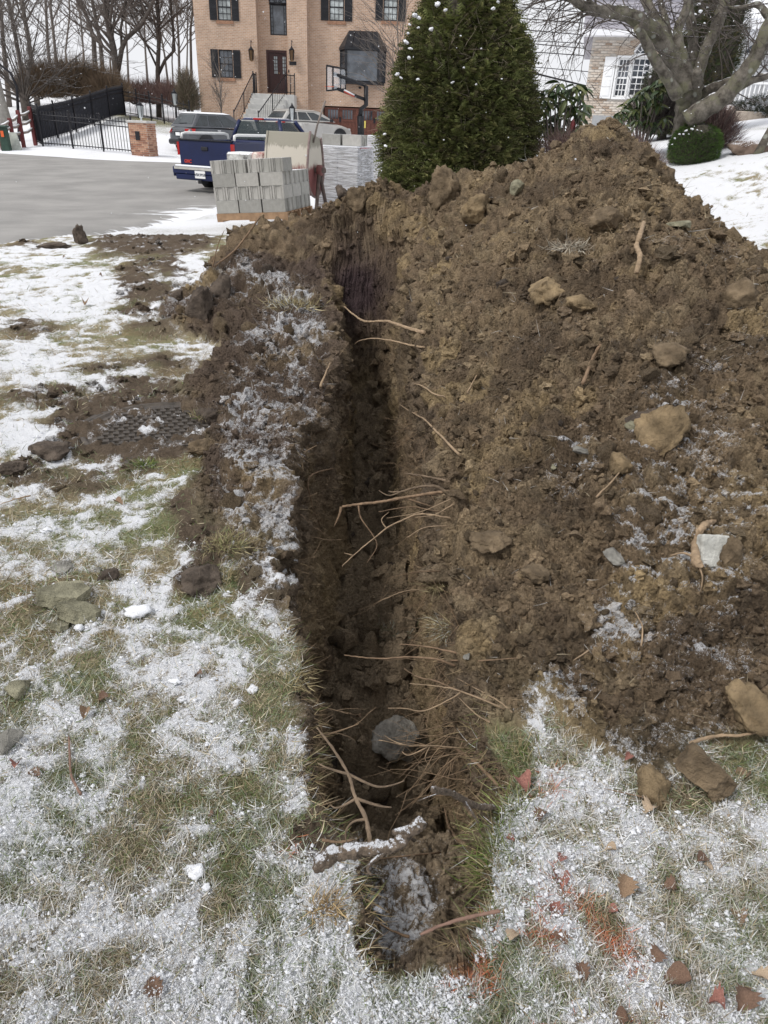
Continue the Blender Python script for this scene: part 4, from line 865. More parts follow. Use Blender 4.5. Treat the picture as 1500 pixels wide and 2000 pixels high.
    MB().box(-.05, .3, -hw*.86, hw*.86, .34, .56).build('bumper', M_black, t, bevel=.06)
    MB().box(-.03, .015, -.26, .26, .70, .84).build('plate_recess', M_black, t); MB().box(-.045, -.031, -.16, .16, .70, .83).build('licence_plate', M_white, t)
    MB().box(-.035, .0, -.4, .4, .88, .92).build('trim_strip', M_chrome, t)
    return t
gp_ = mat('grey_metallic', (.075, .08, .09), .3, .15, 2, spec=.6); sp_ = mat('silver_paint', (.42, .41, .39), .35, .08, 2, spec=.5)
p = atY(345, 299, 35.5); suv('parked_suv', (p[0]+.05, 35.9, gz_(p[0], 36)-.02), math.radians(50), gp_, 'dark grey suv parked on the snowy driveway left of the steps')
p = atY(520, 262, 39.5); suv('parked_car', (p[0]+.2, 39.6, gz_(p[0], 40)+.05), math.radians(40), sp_, 'silver car parked below the front steps beside the garage', 4.6, 1.85, 1.55, False)
# pickup
M_blue = mat('dark_blue_paint', (.007, .014, .062), .3, .2, 1.5, spec=.4)
M_bedrail = mat('white_tube', (.72, .73, .72), .4, .05)
PTX = atY(349, 330, 19.0)[0]+.74; PT = empty('pickup_truck', (PTX, 18.7, gz_(PTX, 18.7)+.02), math.radians(90-27), 'dark blue pickup truck with white bed rails behind the block pallet', 'pickup truck')
hw = .84
# local x forward, y left
b_ = MB()
for s in (-1, 1): b_.box(.05, 2.0, s*hw-(.07 if s > 0 else 0), s*hw+(.07 if s < 0 else 0), .48, 1.13)
b_.box(.05, 2.0, -hw+.07, hw-.07, .55, .62); b_.box(1.94, 2.0, -hw+.07, hw-.07, .62, 1.13); b_.build('bed', M_blue, PT, bevel=.03)
MB().box(.11, 1.93, -hw+.08, hw-.08, .63, .68).build('bed_snow', M_snow, PT)
tg = MB(); tg.box(0, .045, -hw+.06, hw-.06, .60, 1.12); tgo = tg.build('tailgate', M_blue, PT, bevel=.012); MB().box(-.006, -.001, -hw+.1, hw-.1, .60, .86).build('lower_panel', M_blue, tgo); MB().box(-.02, .05, -hw+.06, hw-.06, 1.121, 1.15).build('top_cap', M_black, tgo)
MB().box(-.025, -.002, -.10, .10, .92, 1.0).build('handle', M_black, tgo, bevel=.01)
def text(body, size, loc, rot, m, name, parent, ext=.002, bold=0):
    tc = bpy.data.curves.new(name, 'FONT'); tc.body = body; tc.size = size; tc.extrude = ext; tc.offset = bold; tc.align_x = 'CENTER'; tc.align_y = 'CENTER'; tc.materials.append(m)
    o = bpy.data.objects.new(name, tc); col.objects.link(o); bpy.context.view_layer.update()
    me = bpy.data.meshes.new_from_object(o.evaluated_get(bpy.context.evaluated_depsgraph_get())); bpy.data.objects.remove(o)
    return link_at(name, me, parent, loc, rot)
def link_at(name, me, parent, loc, rot): o = link(name, me, parent); o.location = loc; o.rotation_euler = rot; return o
RB = (math.pi/2, 0, -math.pi/2)
text('GMC', .10, (-.012, .53, .67), RB, mat('red_badge', (.45, .05, .04), .4, .05), 'badge_lettering', tgo, .004, .004)
for s in (-1, 1): MB().box(-.008, .06, s*hw-(.065 if s > 0 else -.0), s*hw+(.065 if s < 0 else .0), .80, 1.08).build('tail_light', M_red, PT)
bp = MB(); bp.box(-.22, -.04, -hw-.02, hw+.02, .40, .56); bp.add([(-.22, s_, z_) for z_ in (.28, .40) for s_ in (-hw*.92, hw*.92)]+[(-.06, s_, z_) for z_ in (.28, .40) for s_ in (-hw*.92, hw*.92)], [(0, 1, 3, 2), (4, 6, 7, 5), (0, 4, 5, 1), (0, 2, 6, 4), (1, 5, 7, 3)])
for s in (-1, 1): bp.box(-.20, .38, s*(hw-.02), s*(hw+.03), .34, .55)
bo = bp.build('bumper', M_blue, PT, bevel=.02); MB().box(-.235, -.10, -hw+.08, hw-.08, .561, .60).build('bumper_snow', M_snow, bo, bevel=.015); MB().box(-.232, -.221, -hw+.05, hw-.05, .505, .557).build('step_pad', M_conc, bo)
pl = MB().box(-.236, -.222, -.155, .155, .33, .49).build('licence_plate', M_white, PT, bevel=.003); text('VBK9958', .085, (-.238, 0, .405), RB, mat('dark_plate_ink', (.02, .03, .06), .5, .05), 'plate_number', pl, .001, .0015); 
MB().box(-.26, -.02, -.05, .05, .22, .30).build('hitch', M_black, PT)
for s in (-1, 1):
    for x in (1.0, 3.75): wheel(PT, x, s*(hw-.13), .36, .24, s)
MB().box(.4, 4.4, -.45, .45, .30, .5).build('chassis', M_black, PT)
for s in (-1, 1): MB().tube([(.12, s*(hw-.05), 1.15), (.14, s*(hw-.05), 1.25), (.25, s*(hw-.05), 1.27), (1.7, s*(hw-.05), 1.27), (1.85, s*(hw-.05), 1.24), (1.88, s*(hw-.05), 1.15)], .032, 7).build('bed_rail', M_bedrail, PT)
cb = MB(); c8 = [(2.03, hw, .45), (2.03, -hw, .45), (3.45, -hw, .45), (3.45, hw, .45), (2.03, hw*.97, 1.15), (2.03, -hw*.97, 1.15), (3.45, -hw*.97, 1.1), (3.45, hw*.97, 1.1)]
cb.add(c8, [(3, 2, 1, 0), (0, 1, 5, 4), (1, 2, 6, 5), (2, 3, 7, 6), (3, 0, 4, 7), (4, 5, 6, 7)])
cb.add([(3.46, s_*hw, z_) for z_ in (.45, 1.02) for s_ in (1, -1)]+[(4.75, s_*hw*.94, z_) for z_ in (.45, .92) for s_ in (1, -1)], [(0, 1, 3, 2)[::-1], (4, 5, 7, 6), (0, 4, 6, 2), (1, 3, 7, 5), (2, 6, 7, 3), (0, 1, 5, 4)]); cb.build('cab_body', M_blue, PT, bevel=.04)
q8 = [(2.03, hw*.95, 1.12), (2.03, -hw*.95, 1.12), (3.35, -hw*.95, 1.08), (3.35, hw*.95, 1.08), (2.16, hw*.74, 1.60), (2.16, -hw*.74, 1.60), (2.85, -hw*.74, 1.60), (2.85, hw*.74, 1.60)]
M_tint, n, l, b = nodes('tinted_glass'); b.inputs['Base Color'].default_value = (.03, .045, .05, 1); b.inputs['Roughness'].default_value = .05; b.inputs['Alpha'].default_value = .55
tb = MB()
for i, j in ((0, 4), (1, 5), (2, 6), (3, 7)): tb.tube([q8[i], q8[j]], .05, 6)
tb.build('pillar', M_blue, PT); rf_ = MB(); rf_.add(q8[4:]+[(2.25, hw*.6, 1.66), (2.25, -hw*.6, 1.66), (2.75, -hw*.6, 1.66), (2.75, hw*.6, 1.66)], [(0, 1, 5, 4), (1, 2, 6, 5), (2, 3, 7, 6), (3, 0, 4, 7), (4, 5, 6, 7), (3, 2, 1, 0)], True); rf_.build('roof', mat('snowy_blue_paint', (.007, .014, .062), .3, .2, 1.5, snow=.93), PT, bevel=.02)
MB().box(2.10, 2.17, -.14, .14, 1.61, 1.65).build('brake_light', M_red, PT)
panel([q8[0], q8[1], q8[5], q8[4]], .03, .97, .08, .95, M_tint, 'rear_window', PT, .0); panel([q8[1], q8[2], q8[6], q8[5]], .06, .9, .08, .92, M_tint, 'side_window', PT, .0, 0, .25); panel([q8[3], q8[0], q8[4], q8[7]], .1, .94, .08, .92, M_tint, 'side_window', PT, .0, .25, 0); panel([q8[2], q8[3], q8[7], q8[6]], .03, .97, .05, .95, M_tint, 'windshield', PT, .0)
for s in (-1, 1): MB().box(2.35, 2.55, s*.38-.24, s*.38+.24, .9, 1.36).build('seat', M_black, PT, bevel=.08)
MB().tube([(3.0+.03*math.cos(a), .38+.18*math.cos(a), 1.2+.18*math.sin(a)) for a in np.linspace(0, 2*math.pi, 17)], .02, 5).build('steering_wheel', M_black, PT)
for s in (-1, 1): mo = MB(); mo.cbox((3.15, s*(hw+.13), 1.18), (.1, .2, .16)); mo.build('mirror', M_black, PT, bevel=.03)
# ================================================================== bare trees
def barkmat(name, c, snow=.97): return mat(name, c, .9, .35, 6, .5, 30, snow=snow)
M_bark = barkmat('grey_brown_bark', (.15, .13, .115)); M_bark2 = barkmat('dark_bark', (.105, .09, .08)); M_twig = mat('fine_twigs', (.17, .145, .13), .9, .3, 3)
def grow(mb, p, d, L_, r, depth, rnd, up=.25, n=4, minr=.012, kids=(3, 5), wig=.12):
    pts = [p]; rad = [r]; q_ = Vector(p); dd_ = Vector(d).normalized(); ns = 4 if depth > 0 else 3
    for k in range(ns):
        dd_ = (dd_+Vector((rnd.uniform(-wig, wig), rnd.uniform(-wig, wig), rnd.uniform(-wig, wig)+up*.18))).normalized()
        q_ = q_+dd_*L_/ns; pts.append(q_.copy()); rad.append(max(minr*.6, r*(1-(k+1)/ns*.62)))
    mb.tube(pts, rad, n if r > .05 else 3, False)
    if depth > 0:
        for _ in range(rnd.randint(*kids)):
            k = rnd.uniform(.25, 1.0)*ns; i = min(int(k), ns-1); b0 = pts[i].lerp(pts[i+1], k-i); ax = (pts[i+1]-pts[i]).normalized(); o = ax.orthogonal().normalized()
            o.rotate(Matrix.Rotation(rnd.uniform(0, 2*math.pi), 3, ax)); an = rnd.uniform(.35, .85); nd = ax*math.cos(an)+o*math.sin(an); nd.z = nd.z*.8+up*.5
            grow(mb, b0, nd, L_*rnd.uniform(.45, .72), max(minr, rad[i]*rnd.uniform(.4, .62)), depth-1, rnd, up, n, minr, kids, wig)
def tree(path, wpx, Y, label, seed, forks=(), dens=1.0, top=8.0, m=None, lowest=.25, group='bare trees behind the yards'):
    rnd = random.Random(seed); P_ = [Vector(atY(x, y, Y)) for x, y in path]; P_[0].z = gz_(P_[0].x, Y)-.15; sc_ = Y*.92/F
    r0 = wpx*sc_/2; d = (P_[-1]-P_[-2]).normalized(); 
    while P_[-1].z < top+P_[0].z: P_.append(P_[-1]+(d+Vector((rnd.uniform(-.15, .15), 0, .25))).normalized()*1.8)
    n_ = len(P_); R_ = [r0*(1.25 if i == 0 else 1-.6*i/n_) for i in range(n_)]
    base = P_[0].copy(); t = empty('bare_tree', base, 0, label, 'tree', group)
    tk = MB(); tk.tube([p_-base for p_ in P_], R_, 7); cr = MB()
    lim = []
    for fp_, fw in forks:
        Q = [Vector(atY(x, y, Y))-base for x, y in fp_]; d2 = (Q[-1]-Q[-2]).normalized()
        for _ in range(3): Q.append(Q[-1]+(d2+Vector((0, 0, .2))).normalized()*1.4)
        rr_ = [fw*sc_/2*(1-.6*i/len(Q)) for i in range(len(Q))]; tk.tube(Q, rr_, 6); lim.append((Q, rr_))
    lim.append(([p_-base for p_ in P_], R_))
    for Q, rr_ in lim:
        for k in range(int(21*dens)):
            f_ = rnd.uniform(lowest, 1)*(len(Q)-1.001); i = int(f_); b0 = Q[i].lerp(Q[i+1], f_-i); a = rnd.uniform(0, 2*math.pi); nd = Vector((math.cos(a), math.sin(a)*.7, rnd.uniform(.3, 1.2)))
            grow(cr, b0, nd, rnd.uniform(1.6, 4.2), max(.03, rr_[i]*rnd.uniform(.25, .5)), 2, rnd, .3, 4, .013, (3, 4))
    tk.build('trunk', m or M_bark, t); cr.build('crown', M_twig, t); return t
TR = [([(12, 175), (6, 80), (0, 0)], 8, 50, 'bare tree with dark leaning trunk cut by the left edge of the photo'),
      ([(46, 165), (32, 80), (16, 0)], 8, 52, 'tall bare tree leaning left behind the small spreading tree'),
      ([(66, 163), (56, 80), (42, 0)], 9, 51, 'tall bare tree with straight grey trunk above the small spreading tree'),
      ([(100, 178), (93, 80), (89, 0)], 6, 58, 'slim bare tree rising just right of the small spreading tree'),
      ([(115, 178), (107, 90), (99, 16)], 6, 60, 'thin bare tree over the left end of the brown hedge'),
      ([(168, 176), (162, 90), (158, 40)], 4, 66, 'very thin bare tree over the middle of the brown hedge'),
      ([(185, 178), (183, 75), (174, 45), (157, 0)], 9, 54, 'bare tree with a bent trunk left of a straighter twin'),
      ([(204, 182), (196, 85), (180, 0)], 8, 53, 'bare tree with long smooth trunk beside the big forked tree'),
      ([(252, 195), (249, 110), (245, 30)], 4, 64, 'thin bare tree just right of the big forked tree'),
      ([(290, 190), (284, 100), (282, 50)], 4, 66, 'thin dark bare tree between the forked tree and the lamp post'),
      ([(332, 190), (322, 110), (314, 66)], 4, 62, 'thin leaning bare tree right of the branching tree'),
      ([(350, 195), (349, 80), (344, 0)], 5, 60, 'straight bare tree above the black lamp post'),
      ([(373, 195), (372, 60), (378, 0)], 5, 57, 'bare tree nearly touching the brick house corner'),
      ([(362, 200), (366, 90), (366, 20)], 3, 63, 'spindly bare tree close to the brick house'),
      ([(222, 190), (215, 120), (222, 60)], 4, 70, 'crooked thin bare tree behind the big forked tree'),
      ([(340, 200), (336, 120), (339, 60)], 3, 68, 'faint thin bare tree far behind the lamp post'),
      ([(136, 180), (128, 100), (136, 30)], 4, 68, 'faint bare tree far behind the brown hedge')]
for k, (pa, w_, Y, lb) in enumerate(TR): tree(pa, w_, Y, lb, 50+k, dens=1.15 if w_ > 4 else .9)
tree([(234, 196), (226, 130), (222, 95), (212, 50), (204, 5)], 14, 50, 'big bare tree forking low into two thick limbs behind the fence', 91, [([(230, 140), (238, 95), (246, 76), (275, 50), (290, 24)], 9), ([(238, 95), (236, 55), (243, 20)], 5)], 1.4, m=M_bark2)
tree([(307, 192), (308, 140), (311, 70), (309, 25)], 9, 52, 'bare tree with a thick limb bending right near the lamp post', 92, [([(309, 146), (322, 118), (341, 98), (338, 60)], 6), ([(306, 130), (290, 95), (272, 62)], 4)], 1.2, m=M_bark2)
# small spreading tree
rnd = random.Random(5); b0 = Vector(atY(52, 216, 44)); b0.z = gz_(b0.x, 44)-.1; t = empty('spreading_tree', b0, 0, 'small bare tree with many stems fanning out above the split rail fence', 'tree'); tk, cr = MB(), MB(); h0 = atY(51, 190, 44)[2]-b0.z
tk.tube([(0, 0, 0), (0, 0, h0*.6), (-.05, 0, h0+.2)], [.32, .26, .24], 8)
for k in range(30):
    a = rnd.uniform(0, 2*math.pi); e = rnd.uniform(.1, 1.5); d = Vector((math.cos(a)*e, math.sin(a)*e*.6, rnd.uniform(.25, 1.2))).normalized(); grow(cr, Vector((0, 0, h0*rnd.uniform(.7, 1.1))), d, rnd.uniform(2.4, 5.0), rnd.uniform(.03, .06), 3, rnd, .12, 4, .012, (3, 4), .1)
tk.build('trunk', M_bark2, t); cr.build('crown', M_bark2, t)
p = atY(7, 211, 42); t = empty('bare_tree', (p[0], 42, gz_(p[0], 42)), 0, 'pale smooth trunk standing alone at the left edge behind the black post', 'tree'); MB().tube([(0, 0, -.2), (-.1, 0, 1.2), (-.25, 0, 4), (-.3, 0, 6)], [.34, .25, .22, .15], 9).build('trunk', mat('pale_bark', (.30, .285, .26), .9, .2, 6, .3, 30), t)
cr = MB(); [grow(cr, Vector((-.25, 0, 3.5+k*.3)), (rnd.uniform(-1, 1), rnd.uniform(-1, 1), .8), 2.5, .06, 2, rnd) for k in range(8)]; cr.build('crown', M_twig, t)
# ------------------------------------------------------------------ twiggy masses
def blades_mesh(name, P_, D_, L_, W_, mt, colors=None, bend=.3, seg=2, parent=None, **kw):
    # flat tapered strips: base P, direction D, length L, width W
    n_ = len(P_); P_ = np.asarray(P_, float); D_ = np.asarray(D_, float); D_ /= np.maximum(np.linalg.norm(D_, axis=1, keepdims=True), 1e-9)
    rv = RNG.normal(size=(n_, 3)); s = np.cross(D_, rv); s /= np.maximum(np.linalg.norm(s, axis=1, keepdims=True), 1e-9)
    bv = np.cross(D_, s); L_ = np.asarray(L_)[:, None]*np.ones((n_, 1)); W_ = np.asarray(W_)[:, None]*np.ones((n_, 1)); bend = bend*RNG.uniform(-1, 1, (n_, 1))
    V = []
    for k in range(seg+1):
        t_ = k/seg; c = P_+D_*L_*t_+bv*L_*bend*t_*t_; w = W_*(1-t_**1.5*.85)/2; V += [c-s*w, c+s*w]
    V = np.stack(V, 1).reshape(-1, 3); m_ = 2*(seg+1); b_ = np.arange(n_)[:, None]*m_
    fq = np.concatenate([np.stack([b_[:, 0]+2*k, b_[:, 0]+2*k+1, b_[:, 0]+2*k+3, b_[:, 0]+2*k+2], 1) for k in range(seg)])
    at = {'col': np.repeat(colors, m_, 0)} if colors is not None else None
    return link(name, npmesh(name, V, fq, mt, True, at), parent, **kw)
def palette(cols, w, n_, var=.25):
    i = RNG.choice(len(cols), n_, p=np.array(w)/sum(w)); c = np.array(cols)[i]; return np.clip(c*(1+RNG.uniform(-var, var, (n_, 1))), 0, 1)
def twigmass(name, cpx, Y, rx, ry, rz, n_, cols, label, cat='bush', L=(.5, 1.3), W=.014, flat=0.2, zoff=0, group=None, base=None):
    p = atY(*cpx, Y); g = p[2] if base is None else base; t = empty(name, (p[0], Y, g), 0, label, cat, group)
    u = RNG.normal(size=(n_, 3)); u /= np.linalg.norm(u, axis=1, keepdims=True); u[:, 2] = np.abs(u[:, 2]); rad = RNG.uniform(.0, 1, (n_, 1))**.45
    lum = 1+.22*(fbm(u*3+rx, 3, 7)[:, None]-.5)*2; Q = u*rad*lum*np.array([rx, ry, rz]); Q[:, 2] += zoff
    D_ = u*np.array([1, 1, .8])+np.array([0, 0, .7])+RNG.normal(size=(n_, 3))*.5
    blades_mesh('twigs', Q*.8, D_, RNG.uniform(*L, n_), RNG.uniform(.6, 1.3, n_)*W, M_blade, palette(cols, [1]*len(cols), n_), .4, 2, t, kind='stuff')
    st_ = MB(); rr_ = random.Random(3)
    for k in range(7): a = k*.9; st_.tube([(0.06*math.cos(a), .06*math.sin(a), -.1), (rx*.35*math.cos(a), ry*.35*math.sin(a), rz*.5), (rx*.6*math.cos(a), ry*.6*math.sin(a), rz*.85)], [.03, .02, .01], 4)
    st_.build('stem', M_bark2, t); return t
BRN = [(.17, .125, .085), (.22, .155, .10), (.13, .10, .075)]
for k, (x, y, rx, rz, Y) in enumerate(((80, 190, 1.8, 1.5, 47), (112, 186, 2.4, 1.9, 47.5), (150, 186, 2.6, 2.0, 48), (190, 190, 2.4, 1.7, 48.5), (212, 195, 1.4, 1.2, 47.5))):
    twigmass('brown_shrub', (x, y), Y, rx, 1.3, rz, 5000, BRN, ['brown twiggy shrub at the left end of the hedge behind the fence', 'tall brown twiggy shrub second from the left in the hedge', 'tallest rounded brown shrub in the middle of the hedge', 'brown twiggy shrub fourth from the left in the hedge', 'low brown shrub at the right end of the hedge beside the forked tree'][k], L=(.4, .9), W=.02, group='hedge of leafless brown shrubs')
PNK = [(.20, .13, .12), (.16, .105, .10), (.24, .17, .14)]
for k, (x, y, rx, rz, Y) in enumerate(((262, 200, 2.2, .9, 50), (300, 200, 2.2, 1.1, 51), (340, 205, 1.8, 1.1, 50))):
    twigmass('brush_thicket', (x, y), Y, rx, 1.2, rz, 3500, PNK, ['low reddish thicket behind the thin back fence, leftmost of three', 'reddish thicket behind the fence left of the lamp post', 'reddish thicket directly behind the black lamp post'][k], L=(.4, .9), W=.02)
twigmass('ivy_shrub', (368, 215), 46.0, .75, .7, 2.3, 4500, [(.19, .15, .11), (.13, .125, .08), (.22, .18, .14)], 'tall brown green shrub against the left corner of the brick house', L=(.25, .6), W=.02)
rnd = random.Random(8); p = atY(433, 228, 44.5); t = empty('young_tree', (p[0], 44.5, gz_(p[0], 44.5)), 0, 'small leafless young tree in front of the lower left window', 'tree'); tk, cr = MB(), MB(); tk.tube([(0, 0, -.1), (0, 0, 1.2), (.02, 0, 2.9)], [.05, .04, .02], 6)
for k in range(26): z = rnd.uniform(.8, 2.8); a = rnd.uniform(0, 6.28); grow(cr, Vector((0, 0, z)), (math.cos(a), math.sin(a), 1.5), 1.0, .016, 1, rnd, .3, 3, .008)
tk.build('trunk', M_bark, t); cr.build('crown', M_bark, t)
rnd = random.Random(18); p = atY(770, 190, 30); t = empty('bare_sapling', (p[0], 30, gz_(p[0], 30)), 0, 'thin bare branches reaching left from behind the big evergreen', 'tree'); tk, cr = MB(), MB(); tk.tube([(.3, 0, -.1), (.2, 0, 2.0), (.0, 0, 4.2)], [.07, .05, .02], 6)
for k in range(26): z = rnd.uniform(1.2, 4); grow(cr, Vector((.2, 0, z)), (rnd.uniform(-1.2, .3), rnd.uniform(-.5, .5), .6), 1.7, .016, 1, rnd, .2, 3, .007)
tk.build('trunk', M_bark, t); cr.build('crown', M_bark, t)
# ================================================================== conifers
def needle_spray(n_tw=7):
    # a drooping fern-like spray, unit length along +X, made of small flat leaflets
    V, Fc = [], []
    for i in range(n_tw):
        t_ = (i+.5)/n_tw; c = np.array([t_, 0, .10*math.sin(t_*3)-.12*t_*t_])
        for s in (-1, 1):
            L_ = .34*(1-t_*.65); d = np.array([.55, s*.83, -.05]); e = c+d*L_; w = np.array([.045, 0, .02]); b_ = len(V)
            V += [c-w, c+w, e+w*.3, e-w*.3]; Fc.append((b_, b_+1, b_+2, b_+3))
    b_ = len(V); V += [np.array([0, -.012, 0]), np.array([0, .012, 0]), np.array([1.0, .006, -.12]), np.array([1.0, -.006, -.12])]; Fc.append((b_, b_+1, b_+2, b_+3))
    return np.array(V), np.array(Fc)
def sprays(parent, P_, D_, S_, cols, mt=None, name='foliage', n_tw=7):
    V0, F0 = needle_spray(n_tw); n_ = len(P_); D_ = D_/np.linalg.norm(D_, axis=1, keepdims=True); Zc = np.tile([0, 0, 1.0], (n_, 1))+RNG.normal(size=(n_, 3))*.35
    Yc = np.cross(Zc, D_); Yc /= np.linalg.norm(Yc, axis=1, keepdims=True); Zc = np.cross(D_, Yc)
    V = P_[:, None]+S_[:, None, None]*(V0[None, :, 0:1]*D_[:, None]+V0[None, :, 1:2]*Yc[:, None]+V0[None, :, 2:3]*Zc[:, None])
    Fc = (F0[None]+(np.arange(n_)*len(V0))[:, None, None]).reshape(-1, 4)
    return link(name, npmesh(name, V.reshape(-1, 3), Fc, mt or M_blade, True, {'col': np.repeat(cols, len(V0), 0)}), parent, kind='stuff')
def evergreen(name, label, base, prof, n_, size, cols, core, cat='evergreen', seedv=0, squash=1.0, droop=.05, ntw=7, wts=None, lum=.16, rim=.18, twigs=0):
    # prof: (height, radius) pairs; foliage sits in a ragged shell round a twiggy core
    t = empty(name, base, 0, label, cat); hs = np.array([h for h, _ in prof]); rs_ = np.array([r for _, r in prof])
    w = np.interp(np.linspace(hs[0], hs[-1], 200), hs, rs_)+.02; z = RNG.choice(np.linspace(hs[0], hs[-1], 200), n_, p=w/w.sum())+RNG.uniform(-.05, .05, n_); a = RNG.uniform(0, 2*np.pi, n_)
    R_ = np.interp(z, hs, rs_); u = np.stack([np.cos(a), np.sin(a)*squash, 0*a], 1); q_ = np.stack([np.cos(a)*R_*1.6, np.sin(a)*R_*1.6, z*1.8], 1)
    bumps = (fbm(q_*1.6+seedv, 4, 300)-.5)*2; hole = fbm(q_*2.3+seedv+9, 4, 310); R2 = R_*(1+bumps*lum)-RNG.uniform(0, 1, n_)**2*rim*R_.max(); keep = hole > .36
    P_ = (u*R2[:, None]); P_[:, 2] = z; P_, u, z2 = P_[keep], u[keep], z[keep]; D_ = u+RNG.normal(size=P_.shape)*.45; D_[:, 2] += .25-droop*3
    S_ = RNG.uniform(.6, 1.3, len(P_))*size; c = palette(cols, wts or [1]*len(cols), len(P_)); c = c*(.55+.9*fbm(P_*3+seedv, 3, 320))[:, None]
    sprays(t, P_-u*S_[:, None]*.4, D_, S_, c, n_tw=ntw)
    # inner mass of bare twigs
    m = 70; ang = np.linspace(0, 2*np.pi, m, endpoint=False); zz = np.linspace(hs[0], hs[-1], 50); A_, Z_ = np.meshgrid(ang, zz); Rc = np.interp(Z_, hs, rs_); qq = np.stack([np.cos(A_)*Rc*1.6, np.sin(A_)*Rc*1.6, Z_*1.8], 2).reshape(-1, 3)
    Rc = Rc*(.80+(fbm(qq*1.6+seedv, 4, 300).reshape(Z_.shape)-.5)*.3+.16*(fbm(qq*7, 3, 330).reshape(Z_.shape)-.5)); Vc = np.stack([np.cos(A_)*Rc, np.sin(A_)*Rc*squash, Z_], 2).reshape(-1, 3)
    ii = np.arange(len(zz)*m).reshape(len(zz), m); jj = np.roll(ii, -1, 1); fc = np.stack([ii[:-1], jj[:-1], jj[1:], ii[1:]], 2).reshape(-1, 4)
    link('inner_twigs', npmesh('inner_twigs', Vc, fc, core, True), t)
    if twigs:
        a = RNG.uniform(0, 2*np.pi, twigs); z = RNG.uniform(hs[0], hs[-1]*.7, twigs); R_ = np.interp(z, hs, rs_)*RNG.uniform(.72, .95, twigs); Pt = np.stack([np.cos(a)*R_, np.sin(a)*R_*squash, z], 1); Dt = RNG.normal(size=(twigs, 3)); Dt[:, 2] += .3
        blades_mesh('bare_twigs', Pt, Dt, RNG.uniform(.1, .35, twigs), RNG.uniform(.003, .007, twigs), M_blade, palette([(.22, .18, .14), (.30, .26, .20)], [1, 1], twigs), .5, 2, t, kind='stuff')
    MB().tube([(0, 0, -.4), (0, 0, hs[-1]*.8)], [.12, .03], 8).build('trunk', M_bark2, t); return t
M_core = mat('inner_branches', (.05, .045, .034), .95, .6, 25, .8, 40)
yc = atY(900, 300, 10.1); ybase = gz_(yc[0], 10.1)-.1; yl = [atY(755, 330, 10.1)[0], atY(1045, 330, 10.1)[0]]
def hz(y): return atY(900, y, 10.1)[2]-ybase
YG = [(.15, .17, .06), (.105, .12, .045), (.22, .22, .09), (.10, .09, .05)]
yprof = []
for y, x0, x1 in ((420, 800, 1010), (380, 770, 1040), (330, 757, 1048), (280, 752, 1050), (220, 757, 1048), (160, 768, 1042), (110, 785, 1038), (60, 808, 1028), (20, 828, 1015), (-30, 850, 1000), (-90, 880, 985), (-150, 915, 960)):
    yprof.append((hz(y), (atY(x1, y, 10.1)[0]-atY(x0, y, 10.1)[0])/2))
yew = evergreen('yew_bush', 'tall dense cone shaped evergreen with lumps of snow behind the soil heap', ((atY(757, 300, 10.1)[0]+atY(1048, 300, 10.1)[0])/2-.05, 10.1, ybase), yprof, 27000, .165, YG, M_core, 'evergreen bush', 3, .95, .05, 6, [3, 3, 1.6, 2], .18, .24, 6000)
SLM = []
def blob_mesh(seed):
    import bmesh
    bm_ = bmesh.new(); bmesh.ops.create_icosphere(bm_, subdivisions=3, radius=1); V = np.array([v.co[:] for v in bm_.verts]); dA, iA = worley(V*1.7+seed, seed); V = V*(.7+.45*lump(dA)*(.4+iA)+.35*(fbm(V*3+seed, 3, seed)-.5))[:, None]
    for v, c_ in zip(bm_.verts, V): v.co = c_
    me = bpy.data.meshes.new('snow_lump'); bm_.to_mesh(me); bm_.free(); me.polygons.foreach_set('use_smooth', [True]*len(me.polygons)); me.materials.append(M_snow); return me
def snowblobs(parent, pxs, Y, base, rr_=(.03, .07), name='snow_lump'):
    k = 0
    for (x, y, s) in pxs:
        p = atY(x, y, Y); q0 = Vector(p)-Vector(base); rb = random.Random(int(x*7+y)); r_ = (rr_[0]+rr_[1])/2*.29*s
        if not SLM: SLM.extend(blob_mesh(700+j) for j in range(5))
        o = bpy.data.objects.new(name, SLM[rb.randrange(5)]); col.objects.link(o); o.parent = parent; o.location = q0; o.scale = (r_*rb.uniform(1, 1.5), r_*1.1, r_*rb.uniform(.5, .8)); o.rotation_euler = (rb.uniform(-.3, .3), rb.uniform(-.5, .5), rb.uniform(-3, 3))
SB = [(855, 8, 2), (870, 20, 1.5), (810, 30, 2), (818, 35, 1.5), (800, 48, 1), (842, 57, 1.6), (817, 54, 1), (793, 82, 1.6), (802, 95, 1.6), (799, 113, 1.3), (776, 145, 1.5), (783, 152, 1), (816, 155, 1.3), (906, 132, .8), (884, 161, 1.1), (930, 165, .8), (980, 154, .8), (1022, 40, 1.1), (963, 17, 1.5), (973, 4, 1.2), (751, 262, 1.4), (753, 285, 1.4), (797, 65, 1), (900, 70, .7), (940, 95, .7)]
snowblobs(yew, SB, 9.05, yew.location)
